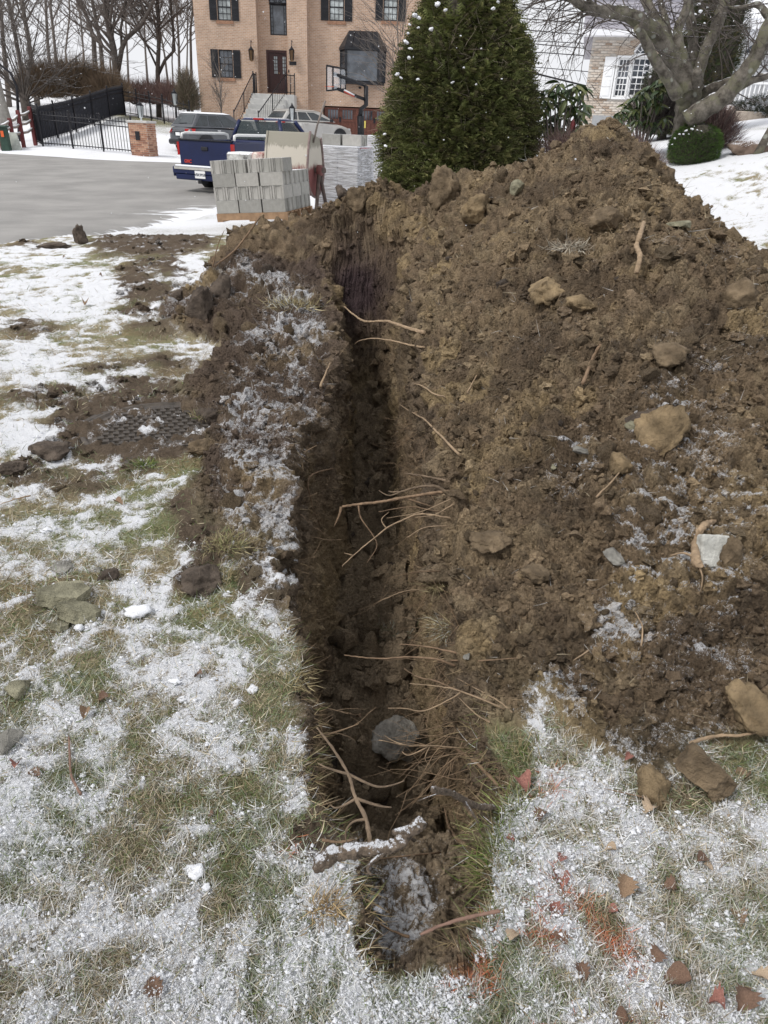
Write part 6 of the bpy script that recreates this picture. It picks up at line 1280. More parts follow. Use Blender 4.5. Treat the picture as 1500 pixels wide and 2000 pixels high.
ST = [(1280, 862, 100, 95, 'soil_clod', 'biggest yellowish brown clod on the middle of the heap', 'clod', 1, 31, .8), (1205, 915, 55, 50, 'soil_clod', 'tan clod just below and left of the biggest clod', 'clod', 1, 32, .7),
      (1202, 1094, 50, 34, 'stone', 'flat rounded grey stone lying on brown soil left of the concrete fragment', 'stone', 3, 33, .5), (1130, 888, 40, 28, 'stone', 'frosted grey stone left of the tan clods', 'stone', 3, 34, .5), (1085, 912, 22, 18, 'stone', 'small greenish grey stone on the heap', 'stone', 4, 35, .6),
      (772, 1462, 110, 92, 'boulder', 'dark grey boulder lying in the bottom of the trench', 'boulder', 3, 36, .7), (915, 1282, 20, 16, 'stone', 'small pale stone at the end of a long root on the right wall', 'stone', 3, 37, .7), (1018, 1125, 24, 20, 'soil_clod', 'small bright yellow clod near the right rim', 'clod', 1, 38, .7),
      (1275, 1548, 78, 66, 'soil_clod', 'rounded brown clod at the foot of the heap on the snowy grass', 'clod', 1, 39, .8), (1430, 1090, 40, 60, 'soil_clod', 'brown clod right beside the broken concrete piece', 'clod', 0, 40, .8), (1045, 1130, 60, 40, 'soil_clod', 'brown clod sunk in the lower left of the heap', 'clod', 0, 41, .6), (960, 1058, 80, 55, 'soil_clod', 'smooth broad brown lump above the right rim', 'clod', 0, 42, .5),
      (1140, 600, 60, 36, 'soil_clod', 'tan lump high on the middle of the heap', 'clod', 1, 43, .6), (1060, 575, 90, 55, 'soil_clod', 'yellowish broad lump high on the heap left of the pale stick', 'clod', 1, 44, .6), (1300, 700, 80, 50, 'soil_clod', 'brown lump on the right shoulder of the heap', 'clod', 0, 45, .6), (1440, 600, 70, 60, 'soil_clod', 'brown lump near the right edge of the heap crest', 'clod', 0, 46, .7),
      (1330, 440, 50, 22, 'stone', 'pale slanted stone at the right end of the heap crest', 'stone', 4, 47, .5), (1010, 372, 36, 30, 'stone', 'pale flat stone on the crest under the big evergreen', 'stone', 4, 48, .7), (1185, 440, 60, 50, 'soil_clod', 'dark brown lump under the heap peak', 'clod', 0, 49, .7), (925, 420, 70, 50, 'soil_clod', 'ochre lump on the crest right of the evergreen stem', 'clod', 1, 50, .7), (860, 380, 60, 60, 'soil_clod', 'large brown clod on the crest in front of the evergreen', 'clod', 0, 51, .8),
      (700, 395, 50, 40, 'soil_clod', 'knobbly clod on the crest left of the evergreen', 'clod', 0, 52, .8), (665, 382, 30, 24, 'soil_clod', 'small round clod standing on the crest before the wrapped pallet', 'clod', 2, 53, .9), (1470, 1400, 110, 80, 'soil_clod', 'large tan brown clod at the right edge above the pale root', 'clod', 1, 54, .7), (1240, 830, 60, 26, 'stone', 'thin dark slate leaning behind the biggest clod', 'stone', 4, 55, .6),
      (210, 1125, 40, 26, 'soil_clod', 'small black clod on the snowy grass above the olive slabs', 'clod', 2, 57, .8), (115, 1108, 50, 24, 'stone', 'frosted grey stone flat in the grass', 'stone', 3, 58, .5), (18, 1452, 50, 44, 'stone', 'grey rounded rock at the left edge of the lawn', 'stone', 3, 59, .7), (30, 1345, 66, 40, 'stone', 'tan flat rock at the left edge above the grey rock', 'stone', 4, 60, .5),
      (395, 1140, 92, 52, 'soil_clod', 'dark frosted clod on the grass left of the straw strip', 'clod', 2, 61, .6), (100, 882, 84, 38, 'soil_clod', 'dark slab of mud beside the manhole cover', 'clod', 2, 62, .6), (405, 825, 62, 44, 'soil_clod', 'mossy clod resting on the right side of the manhole cover', 'clod', 2, 63, .8), (20, 918, 50, 28, 'soil_clod', 'dark mud lump at the left edge below the tyre track', 'clod', 2, 64, .6), (397, 612, 66, 52, 'soil_clod', 'round dark clod at the left foot of the frosted bank', 'clod', 2, 65, .9),
      (348, 580, 26, 18, 'soil_clod', 'small dark clod on the snow left of the bank', 'clod', 2, 66, .8), (163, 470, 32, 30, 'soil_clod', 'pointed dark clod near the road edge', 'clod', 2, 67, 1.0), (100, 478, 60, 14, 'soil_clod', 'flat dark clod at the road edge', 'clod', 2, 68, .5), (430, 575, 50, 50, 'soil_clod', 'dark upright clod at the left end of the bank', 'clod', 2, 69, .9), (190, 1110, 22, 14, 'stone', 'little brown stone beside the black clod', 'stone', 3, 70, .6), (385, 880, 60, 34, 'soil_clod', 'crumbly brown heap of soil on the edge of the manhole', 'clod', 0, 71, .6)]
for (x, y, w_, h_, nm, lb, ct, mi, sd2, fl2) in ST: stone(x, y, w_, h_, nm, lb, ct, (M_bld if nm == 'boulder' else M_cl[mi]), sd2, fl2, rz=(sd2*1.3) % 3, rough=.3 if nm == 'soil_clod' else (.28 if nm == 'boulder' else .2), sink=.15 if nm == 'boulder' else .4)
# angular slabs
def slab(px_, py_, wpx, dpx, th, nm, label, cat, m_, rot, seed, lift=0):
    p, n_ = hit(px_, py_); a, d = size_at(p, wpx)/2, size_at(p, dpx)/2; rb = random.Random(seed); k_ = rb.choice((5, 6, 7)); pts = []
    for k in range(k_): w = 2*math.pi*k/k_+rb.uniform(-.25, .25); pts.append((a*math.cos(w)*rb.uniform(.85, 1.15), d*math.sin(w)*rb.uniform(.85, 1.15), rb.uniform(-.1, .1)*th))
    o = MB().prism(pts, (rb.uniform(-.1, .1)*a, rb.uniform(-.1, .1)*d, th)).build(nm, m_, None, label=label, cat=cat); o.location = p+Vector((0, 0, lift)); o.rotation_euler = rot
    s = o.modifiers.new('s', 'SUBSURF'); s.subdivision_type = 'SIMPLE'; s.levels = s.render_levels = 4; tx = bpy.data.textures.get('chips') or bpy.data.textures.new('chips', 'CLOUDS'); tx.noise_scale = .03; tx.noise_depth = 4
    dm_ = o.modifiers.new('d', 'DISPLACE'); dm_.texture = tx; dm_.strength = th*.35; dm_.mid_level = .5; return o
p, n_ = hit(1398, 1072); a = size_at(p, 34); o = MB().prism([(-a*.95, 0, -a*.85), (a*.55, -.0, -a*1.0), (a*.95, .0, a*.8), (-a*.7, 0, a*.95)], (.005, .05, 0)).build('concrete_fragment', M_cc, None, label='pale grey broken concrete slab stuck upright in the heap beside a thick root', cat='concrete piece', bevel=.006); o.location = p+Vector((-.02, -.035, .005)); o.rotation_euler = (-.55, .0, .15)
s = o.modifiers.new('s', 'SUBSURF'); s.subdivision_type = 'SIMPLE'; s.levels = s.render_levels = 4; tx = bpy.data.textures.new('chips', 'CLOUDS'); tx.noise_scale = .02; tx.noise_depth = 4; dm_ = o.modifiers.new('d', 'DISPLACE'); dm_.texture = tx; dm_.strength = .008
slab(120, 1168, 100, 75, .045, 'shale_slab', 'olive grey flaky slab lying on the snowy grass', 'stone', M_cl[4], (-.12, .1, .3), 5, .0)
slab(152, 1205, 80, 50, .05, 'shale_slab', 'knobbly olive slab just below the flaky one', 'stone', M_cl[4], (-.3, .25, .1), 6, .0)
slab(120, 1222, 40, 30, .02, 'shale_slab', 'thin small olive flake below the two slabs', 'stone', M_cl[4], (-.1, .3, .8), 7, 0)
slab(1352, 1528, 120, 60, .075, 'soil_slab', 'long brown frosted slab of soil slanting at the foot of the heap', 'clod', M_cl[0], (-.5, .45, -.55), 8, .02)
slab(1262, 826, 90, 34, .03, 'stone_slab', 'dark flat slab sticking out behind the biggest clod', 'stone', M_cl[2], (-.9, -.25, .1), 9, .0)
# individually placed clods over the heap
clm = [rock('soil_clod', (0, 0, 0), (1, .9, .75), M_cl[(0, 0, 1, 0, 2, 0)[k]], 400+k, 3, 0, .45).data for k in range(6)]
for o in [o for o in col.objects if o.type == 'MESH' and o.data in clm]: bpy.data.objects.remove(o)
clm2 = [rock('soil_lump', (0, 0, 0), (1, .9, .75), M_cl[0], 430+k, 2, 0, .45).data for k in range(4)]
for o in [o for o in col.objects if o.type == 'MESH' and o.data in clm2]: bpy.data.objects.remove(o)
hv = np.nonzero((loose > .8) & (fT < .02) & (fp2[:, 1] < 8.2) & (PX2 > 0) & (PX2 < 1500) & (PY2 > 0) & (PY2 < 2000))[0]
for k in range(170):
    i = RNG.choice(hv); o = bpy.data.objects.new('soil_clod', clm[k % 6]); col.objects.link(o); s = RNG.choice([.012, .016, .02, .028, .04, .055], p=[.2, .25, .22, .18, .11, .04])*(.6+.16*fp2[i, 1]); o.location = Vector(fp2[i])+Vector((0, 0, s*.15)); o.scale = (s, s, s); o.rotation_euler = tuple(RNG.uniform(-3, 3, 3))
    zn = 'frosted bank left of the trench' if fp2[i, 0] < XL(fp2[i, 1]) and fp2[i, 1] < 6.6 else ('far crest of the heap' if fp2[i, 1] > 6.2 else ('upper slope of the heap' if fp2[i, 1] > 4 else ('middle slope of the heap' if fp2[i, 1] > 2.6 else 'near foot of the heap')))
    prop(o, ('fist sized ' if s > .045 else 'small ')+('brown', 'brown', 'tan', 'brown', 'dark', 'brown')[k % 6]+' clod among others on the '+zn, 'clod', 'clods on the '+zn)
fv = np.nonzero((fT > .97) & (fp2[:, 1] > 1.45) & (fp2[:, 1] < 6.5))[0]
for k in range(80):
    i = RNG.choice(fv); o = bpy.data.objects.new('soil_clod', clm[(k*5) % 6]); col.objects.link(o); s = RNG.uniform(.018, .075)*RNG.uniform(.5, 1); o.location = Vector(fp2[i])+Vector((0, 0, s*.1)); o.scale = (s, s, s*.8); o.rotation_euler = tuple(RNG.uniform(-3, 3, 3))
    prop(o, ('fallen clod lying on the trench floor '+('close to the boulder' if fp2[i, 1] < 2.9 else 'under the crossing roots' if fp2[i, 1] < 4.2 else 'towards the far end wall')), 'clod', 'clods fallen onto the trench floor')
# ================================================================== crumbs, grains, blades (nobody could count them)
PHI = (1+5**.5)/2; ICV = np.array([(-1, PHI, 0), (1, PHI, 0), (-1, -PHI, 0), (1, -PHI, 0), (0, -1, PHI), (0, 1, PHI), (0, -1, -PHI), (0, 1, -PHI), (PHI, 0, -1), (PHI, 0, 1), (-PHI, 0, -1), (-PHI, 0, 1)])/1.9
ICF = np.array([(0, 11, 5), (0, 5, 1), (0, 1, 7), (0, 7, 10), (0, 10, 11), (1, 5, 9), (5, 11, 4), (11, 10, 2), (10, 7, 6), (7, 1, 8), (3, 9, 4), (3, 4, 2), (3, 2, 6), (3, 6, 8), (3, 8, 9), (4, 9, 5), (2, 4, 11), (6, 2, 10), (8, 6, 7), (9, 8, 1)])
OCV = np.array([(1, 0, 0), (-1, 0, 0), (0, 1, 0), (0, -1, 0), (0, 0, 1), (0, 0, -1.0)]); OCF = np.array([(0, 2, 4), (2, 1, 4), (1, 3, 4), (3, 0, 4), (2, 0, 5), (1, 2, 5), (3, 1, 5), (0, 3, 5)])
def scatter(name, P_, S_, VV, FF, mt, cols, snows=None, parent=None, **kw):
    n_ = len(P_); V = VV[None]*S_[:, None, None]*(1+RNG.uniform(-.4, .4, (n_, len(VV), 1)))*(1+RNG.uniform(-.3, .3, (n_, 1, 3))); a = RNG.uniform(0, 6.28, n_); c, s = np.cos(a)[:, None], np.sin(a)[:, None]
    V = np.stack([V[..., 0]*c-V[..., 1]*s, V[..., 0]*s+V[..., 1]*c, V[..., 2]], 2)+P_[:, None]; Fc = (FF[None]+(np.arange(n_)*len(VV))[:, None, None]).reshape(-1, FF.shape[1])
    at = {'col': np.repeat(cols, len(VV), 0)}
    if snows is not None: at['snow'] = np.repeat(snows, len(VV))
    return link(name, npmesh(name, V.reshape(-1, 3), Fc, mt, False, at), parent, **kw)
inview = (PX2 > -60) & (PX2 < 1560) & (PY2 > 0) & (PY2 < 2060)
hv = np.nonzero((loose > .6) & inview & (fT < .9))[0]; ii = RNG.choice(hv, 15000); sz = (.0035*RNG.pareto(2.2, len(ii)).clip(0, 5)+.0035)*np.clip(.55+.22*fp2[ii, 1], .6, 1.8)
scatter('soil_crumbs', fp2[ii]+np.array([0, 0, 1])*(sz*.2)[:, None], sz, ICV, ICF, M_soil, np.clip(C[ii]*RNG.uniform(.7, 1.4, (len(ii), 1)), 0, 1), sn[ii], kind='stuff')
lawnv = (loose < .35) & (mh < .3) & inview
lv = np.nonzero(lawnv & (fy < 9.5))[0]; wgt = (1-.85*mudL[lv])*(1.05-.85*smooth(.45, .68, sn[lv])); wgt *= np.clip(2.2/fy[lv], .25, 1.6); wgt /= wgt.sum()
NB = 115000; ii = RNG.choice(lv, NB, p=wgt); P_ = fp2[ii]+np.stack([RNG.uniform(-1, 1, NB)*.006*fy[ii], RNG.uniform(-1, 1, NB)*.006*fy[ii], -.003*np.ones(NB)], 1)
S_l = sn[ii]; gr = smooth(.42, .58, fbm(np.stack([P_[:, 0], P_[:, 1], 0*P_[:, 0]], 1)*3.3, 4, 93)+RNG.normal(size=NB)*.08)
bc = np.where((RNG.uniform(0, 1, NB) < (.25+.5*gr))[:, None], palette([(.105, .15, .045), (.17, .21, .08), (.14, .17, .08), (.22, .24, .12)], [3, 2, 2, 1], NB), palette([(.38, .32, .20), (.29, .235, .15), (.47, .41, .28), (.19, .15, .10)], [3, 2, 1, 2], NB))
fr_ = np.clip(RNG.uniform(0, 1, NB)*1.1*smooth(.05, .6, S_l)+.10*RNG.uniform(0, 1, NB), 0, .8); fr_ *= RNG.uniform(0, 1, NB) < .85
bc = bc+(np.array([.82, .83, .85])-bc)*fr_[:, None]
pw_ = pmask(P_[:, 0], P_[:, 1], PAINT)*smooth(.42, .58, fbm(np.stack([P_[:, 0], P_[:, 1], 0*P_[:, 0]], 1)*9, 4, 97)); pm = RNG.uniform(0, 1, NB) < pw_*.75; bc[pm] = palette([(.50, .17, .09), (.36, .15, .08), (.58, .30, .22)], [2, 2, 1], pm.sum())
D_ = np.stack([RNG.normal(size=NB), RNG.normal(size=NB), RNG.uniform(.12, .9, NB)], 1)
blades_mesh('lawn_grass', P_, D_, RNG.uniform(.018, .048, NB)*np.clip(.85+.1*fy[ii], .9, 1.5), RNG.uniform(.0014, .0032, NB)*np.clip(.75+.22*fy[ii], .9, 2.2), M_blade, bc, .55, 2, kind='stuff')
sv = np.nonzero(lawnv & (fy < 8) & (sn > .40))[0]; wgt = (.15+sn[sv])*np.clip(2/fy[sv], .3, 1.5); wgt /= wgt.sum(); ii = RNG.choice(sv, 26000, p=wgt); sz = (.0014*RNG.pareto(2.6, len(ii)).clip(0, 4)+.0018)*np.clip(.6+.2*fy[ii], .7, 1.6)
Pq = fp2[ii]+np.stack([RNG.uniform(-1, 1, len(ii))*.004*fy[ii], RNG.uniform(-1, 1, len(ii))*.004*fy[ii], RNG.uniform(0, .016, len(ii))], 1)
scatter('snow_grains', Pq, sz, OCV, OCF, M_snow, np.ones((len(ii), 3))*.8, kind='stuff')
# thousands of middling lumps on the tipped soil
mv = [np.array([v.co[:] for v in m_.vertices]) for m_ in clm2]; mf = np.array([p_.vertices[:] for p_ in clm2[0].polygons])
hv = np.nonzero(((loose > .8) | ((mudL > .65) & (mh < .2))) & inview & ((fT < .02) | (fT > .97)) & (fp2[:, 1] > 1.2))[0]
for j in range(4):
    ii = RNG.choice(hv, 700); sz = (.010+.008*RNG.pareto(2.4, len(ii)).clip(0, 3.5))*np.clip(.5+.22*fp2[ii, 1], .7, 1.7)
    scatter('soil_lumps', fp2[ii]+np.array([0, 0, 1])*(sz*.1)[:, None], sz, mv[j], mf, M_soil, np.clip(C[ii]*RNG.uniform(.7, 1.35, (len(ii), 1)), 0, 1), sn[ii], kind='stuff')
# larger snow chips lying on the grass
for k, (x, y, w_) in enumerate(((378, 1703, 40), (268, 1195, 50), (165, 1510, 14), (340, 1330, 26), (355, 1365, 22), (150, 1230, 24), (735, 1782, 18), (460, 1370, 24), (490, 1345, 26), (310, 1905, 22), (405, 1735, 20), (265, 1200, 20), (90, 1035, 28), (1140, 1740, 18), (1020, 1780, 16))):
    lb = ['largest snow chunk, on green grass left of the frosted log', 'broad snow chunk on the grass right of the olive slabs', 'small snow chunk near the reddish twig on the left lawn', 'flat snow chunk in the middle of the left lawn, upper of two', 'flat snow chunk in the middle of the left lawn, lower of two', 'little snow chunk just below the knobbly olive slab', 'tiny snow chunk on the frosted shelf inside the near trench', 'snow chunk near the left rim, lower of two', 'snow chunk near the left rim, upper of two', 'snow chunk near the bottom of the left lawn', 'small snow chunk just below the largest one', 'small snow piece touching the broad chunk', 'snow chunk by the dark clods at the left edge', 'snow chunk beside the bright red leaf', 'snow chunk on the near right rim below the red leaves'][k]
    p, n_ = hit(x, y); a = size_at(p, w_)/2; o = rock('snow_chunk', p+Vector((0, 0, a*.3)), (a, a*.8, a*.4), M_snow, 600+k, 3, k, .5, label=lb, cat='snow chunk', group='loose snow chunks on the lawn')
# hair roots on the cut walls, fibres on the banks
wv = np.nonzero((fT > .03) & (fT < .75) & (fy > 1.3) & (fy < 6.4) & inview)[0]; ii = RNG.choice(wv, 2600); nn_ = Nd.reshape(-1, 3)[ii]; D_ = nn_*1.0+RNG.normal(size=(len(ii), 3))*.5; D_[:, 2] -= .35
blades_mesh('hair_roots', fp2[ii], D_, RNG.uniform(.02, .08, len(ii)), RNG.uniform(.001, .0026, len(ii)), M_blade, palette([(.24, .17, .10), (.16, .11, .07), (.33, .25, .15)], [2, 2, 1], len(ii)), .9, 4, kind='stuff')
wv = np.nonzero((loose > .6) & (fT < .03) & inview & (fy < 7))[0]; ii = RNG.choice(wv, 7000); D_ = RNG.normal(size=(len(ii), 3)); D_[:, 2] = np.abs(D_[:, 2])*.35
blades_mesh('soil_fibres', fp2[ii], D_, RNG.uniform(.015, .06, len(ii))*np.clip(fy[ii]/2.5, .8, 2), RNG.uniform(.0009, .002, len(ii))*np.clip(fy[ii]/2.5, .8, 2.2), M_blade, palette([(.22, .165, .10), (.12, .09, .06), (.34, .29, .20), (.45, .44, .42)], [3, 3, 1, 1], len(ii)), .9, 3, kind='stuff')
# overhanging turf along the two rims
rim = np.nonzero((((dxl > -.035) & (dxl < .012) & (fy < 2.1)) | ((dxr > -.012) & (dxr < .03) & (heap < .04) & (fy < 1.75))) & (fy > .86) & inview & (fT < .2))[0]; ii = RNG.choice(rim, 2000); sgn = np.where(dxl[ii] < .02, 1.0, -1.0); D_ = np.stack([sgn*RNG.uniform(.1, 1, len(ii)), RNG.normal(size=len(ii))*.5, RNG.uniform(-.6, .5, len(ii))], 1)
blades_mesh('rim_turf', fp2[ii], D_, RNG.uniform(.03, .075, len(ii)), RNG.uniform(.0014, .0028, len(ii)), M_blade, palette([(.28, .22, .12), (.12, .15, .05), (.18, .13, .08), (.40, .34, .22), (.5, .5, .48)], [3, 2, 3, 1, .6], len(ii)), .8, 3, kind='stuff')
# tangle of fine forking roots out of the right wall and a few on the left
wv = np.nonzero((fT > .05) & (fT < .6) & (fy > 1.5) & (fy < 4.6) & inview & (Nd.reshape(-1, 3)[:, 0] < -.2))[0]; wv2 = np.nonzero((fT > .05) & (fT < .5) & (fy > 1.4) & (fy < 4) & inview & (Nd.reshape(-1, 3)[:, 0] > .2))[0]
rnd = random.Random(41); fine = MB()
cl5 = [RNG.choice(wv) for _ in range(16)]
for k in range(150):
    if k < 40: i = RNG.choice(wv2)
    elif k < 110: c0_ = cl5[k % 16]; i = wv[np.argmin(np.abs(fp2[wv, 1]-fp2[c0_, 1]-rnd.uniform(-.12, .12))+np.abs(fp2[wv, 2]-fp2[c0_, 2]-rnd.uniform(-.08, .08)))]
    else: i = RNG.choice(wv)
    nn_ = Vector(Nd.reshape(-1, 3)[i]); d = nn_+Vector((rnd.uniform(-.3, .3), rnd.uniform(-.7, .3), rnd.uniform(-.3, .3))); grow(fine, Vector(fp2[i])-nn_*.02, d, rnd.uniform(.08, .30)*(.6 if k < 40 else 1), rnd.uniform(.0012, .0028), rnd.choice((0, 1, 1)), rnd, -.06, 4, .0008, (1, 3), .30)
fine.build('fine_roots', mat('fine_root', (.27, .19, .12), .85, .35, 40), None, kind='stuff')
# ------------------------------------------------------------------ tufts one can tell apart
def tuft(px_, py_, n_, L_, cols, label, spread=.03, out=(0, 0, .6), w=None):
    p, nn = hit(px_, py_); base = Vector(p); t_ = np.stack([RNG.normal(size=n_)*spread, RNG.normal(size=n_)*spread, RNG.normal(size=n_)*.004], 1); D_ = RNG.normal(size=(n_, 3))*.5+np.array(out)+t_/spread*.35
    o = blades_mesh('grass_tuft', t_, D_, RNG.uniform(.5, 1.1, n_)*L_, RNG.uniform(.0016, .003, n_)*(w or 1), M_blade, palette(cols, [1]*len(cols), n_), .6, 3, None, label=label, cat='grass tuft'); o.location = base; return o
GRN = [(.10, .15, .03), (.17, .21, .06), (.26, .27, .12), (.07, .11, .03)]; STR = [(.36, .31, .18), (.28, .23, .13), (.20, .17, .09)]
tuft(975, 1650, 300, .06, GRN, 'thick bright green tuft hanging over the right rim below the red leaf', .035, (-.6, 0, .3)); tuft(1000, 1585, 120, .06, GRN, 'green tuft on the right rim just beside the big red leaf', .03, (-.5, 0, .35)); tuft(1022, 1475, 170, .06, STR+GRN[:1], 'straw coloured tuft on the right rim at the foot of the heap', .025, (-.4, 0, .4)); tuft(945, 1705, 160, .06, STR+GRN[:2], 'mixed tuft drooping over the near right rim', .02, (-.6, 0, .1))
tuft(858, 1142, 180, .07, STR, 'pale dry tuft hanging over the right rim in mid trench', .03, (-.5, 0, .0)); tuft(872, 1225, 240, .08, STR+[(.45, .45, .40)], 'larger pale dry tuft below the first on the right rim', .035, (-.4, -.2, .0)); tuft(765, 1235, 160, .05, [(.09, .11, .05), (.14, .15, .08), (.3, .3, .26)], 'frosted green sod lying on the trench floor', .05, (0, 0, .6))
tuft(440, 1060, 420, .05, STR+[(.26, .27, .12)], 'long strip of yellow straw grass along the left bank', .045, (.2, 0, .4)); tuft(442, 1120, 260, .05, STR, 'lower end of the yellow straw strip', .03, (.2, 0, .4)); tuft(640, 1770, 260, .05, [(.40, .30, .16), (.30, .21, .11)], 'orange brown straw at the near left corner of the trench', .02, (.3, 0, .3)); tuft(568, 1320, 200, .05, STR, 'dry straw tuft on the left rim', .03, (.4, 0, .2)); tuft(1115, 480, 260, .07, [(.35, .32, .26), (.24, .2, .15)], 'frizzy dry grass root ball high on the heap', .06, (0, -.3, .2), 2.5)
tuft(575, 590, 260, .10, STR+[(.5, .5, .46)], 'frosty straw sod on top of the far bank', .10, (0, 0, .5), 2.5); tuft(400, 808, 180, .05, GRN[2:]+STR, 'grass growing from the clod on the manhole cover', .035, (0, 0, .7), 1.5); tuft(285, 905, 120, .05, GRN, 'little green tuft at the lower edge of the manhole cover', .03, (0, 0, .6), 1.5)
# ------------------------------------------------------------------ roots and sticks
M_root = [mat('pale_root', (.31, .225, .145), .8, .3, 30, .5, 90, snow=1.2), mat('brown_root', (.20, .135, .085), .85, .35, 30, .5, 90, snow=1.2), mat('frosted_stick', (.12, .095, .075), .85, .45, 60, .9, 120, snow=.80, snowsc=420, tint=(.20, .155, .115)), mat('painted_stick', (.20, .125, .095), .8, .3, 30, .3, 90, snow=1.1), mat('bark_stick', (.17, .125, .085), .85, .4, 25, .6, 60, snow=1.25)]
def raypt(x, y, dist): d = ray(x, y); return Vector(OO+d/np.linalg.norm(d)*dist)
def root(pts, rpx, mi, label, name='root', cat='root', d0=None, d1=None, lift=.0, parts=(), taper=.35, surf=False, group=None):
    def dist(x, y): return (hit(x, y)[0]-Vector(OO)).length
    if surf: Q = [raypt(x, y, dist(x, y)-lift-.004) for x, y in pts]
    else:
        a = dist(*pts[0])-lift if d0 is None else d0; b_ = dist(*pts[-1])-lift if d1 is None else d1; n_ = len(pts); Q = [raypt(x, y, a+(b_-a)*i/(n_-1)) for i, (x, y) in enumerate(pts)]
    dd_ = (Q[0]-Vector(OO)).length; r_ = rpx*(.74 if rpx < 12 else .95)*dd_/F/2; R_ = [r_*(taper+(1-taper)*(i/(len(Q)-1))) for i in range(len(Q))]
    rb = random.Random(int(pts[0][0]*3+pts[0][1])); Qs, Rs = spline(Q, R_, 5); Qs = [q_+Vector((rb.uniform(-1, 1), rb.uniform(-1, 1), rb.uniform(-1, 1)))*r_*(.1 if rpx > 8 else .3) for q_ in Qs]; ph = rb.uniform(0, 6); Rs = [x*(1+.05*math.sin(i*1.1+ph)+.04*math.sin(i*2.3+ph*2)) for i, x in enumerate(Rs)]
    base = Qs[-1].copy(); o = MB().tube([q_-base for q_ in Qs], Rs, 9).build(name, M_root[mi], None, label=label, cat=cat, group=group); o.location = base
    if rpx > 8:
        tx = bpy.data.textures['chips']; s = o.modifiers.new('s', 'SUBSURF'); s.levels = s.render_levels = 2; dm_ = o.modifiers.new('d', 'DISPLACE'); dm_.texture = bpy.data.textures.get('bark') or bpy.data.textures.new('bark', 'CLOUDS'); dm_.texture.noise_scale = .012; dm_.texture.noise_depth = 3; dm_.strength = r_*.8
    for (i0, pp, rp) in parts:      # side twigs leave the main root at control point i0
        n_ = len(pp); Q2 = [Q[i0]]+[raypt(x, y, (Q[i0]-Vector(OO)).length+.01*k) for k, (x, y) in enumerate(pp)]; Q2, R2 = spline(Q2, [rp*dd_/F/2*(1-.7*i/n_) for i in range(n_+1)], 4); MB().tube([q_-base for q_ in Q2], R2, 5).build('side_root', M_root[mi], o)
    return o
root([(667, 990), (700, 985), (740, 981), (790, 972), (850, 962), (880, 960)], 9, 1, 'thick brown root crossing the trench with its tip bent down', parts=((0, [(662, 1008), (653, 1028)], 7), (1, [(705, 1012), (728, 1045), (736, 1068), (716, 1100)], 4), (3, [(830, 985), (880, 1000)], 4)), d0=3.35, lift=0, taper=.75)
root([(668, 1106), (690, 1085), (720, 1060), (755, 1032), (790, 1014), (825, 1004), (880, 1012)], 6, 0, 'long pale root slanting down and left below the thick crossing root', parts=((1, [(672, 1080)], 3), (3, [(745, 1015), (760, 1000)], 3)), d0=3.05)
root([(672, 1279), (700, 1283), (745, 1286), (800, 1284), (850, 1287), (890, 1300)], 7, 1, 'straight brown root reaching left across the trench above the red bundle', d0=2.5)
root([(780, 1258), (840, 1264), (895, 1276)], 6, 1, 'short straight root just above the straight brown one', d0=2.6)
root([(626, 1030), (610, 985), (604, 932), (650, 915)], 5, 1, 'thin looping root on the left wall', surf=True, lift=.02)
root([(672, 598), (690, 614), (713, 628), (753, 627), (773, 633), (803, 643), (830, 650)], 9, 0, 'curved bare root with a bright cut tip near the far end of the trench', d0=6.1)
root([(692, 674), (700, 667), (725, 661), (765, 665), (800, 674), (828, 678)], 5, 0, 'thin arched root below the one with the bright tip', d0=5.6)
root([(645, 708), (633, 735), (626, 756)], 7, 0, 'short pale root sticking down from the frosted left rim', surf=True, lift=.03)
root([(780, 790), (807, 807), (830, 820), (860, 850), (897, 888)], 5, 0, 'long forked pale root on the right wall', surf=True, lift=.02, parts=((1, [(840, 800), (850, 830)], 3), (1, [(850, 815), (862, 838)], 3)))
root([(775, 765), (810, 750), (850, 770), (870, 775)], 4, 0, 'thin root above the forked pale root on the right wall', surf=True, lift=.02)
root([(788, 924), (830, 930), (862, 937), (880, 940)], 9, 4, 'short stubby root poking left from the right wall', d0=3.5)
root([(758, 960), (785, 960), (812, 952), (850, 950), (870, 962)], 10, 4, 'rough barked root lying just above the crossing root', d0=3.4, parts=((1, [(760, 968), (740, 958)], 4),))
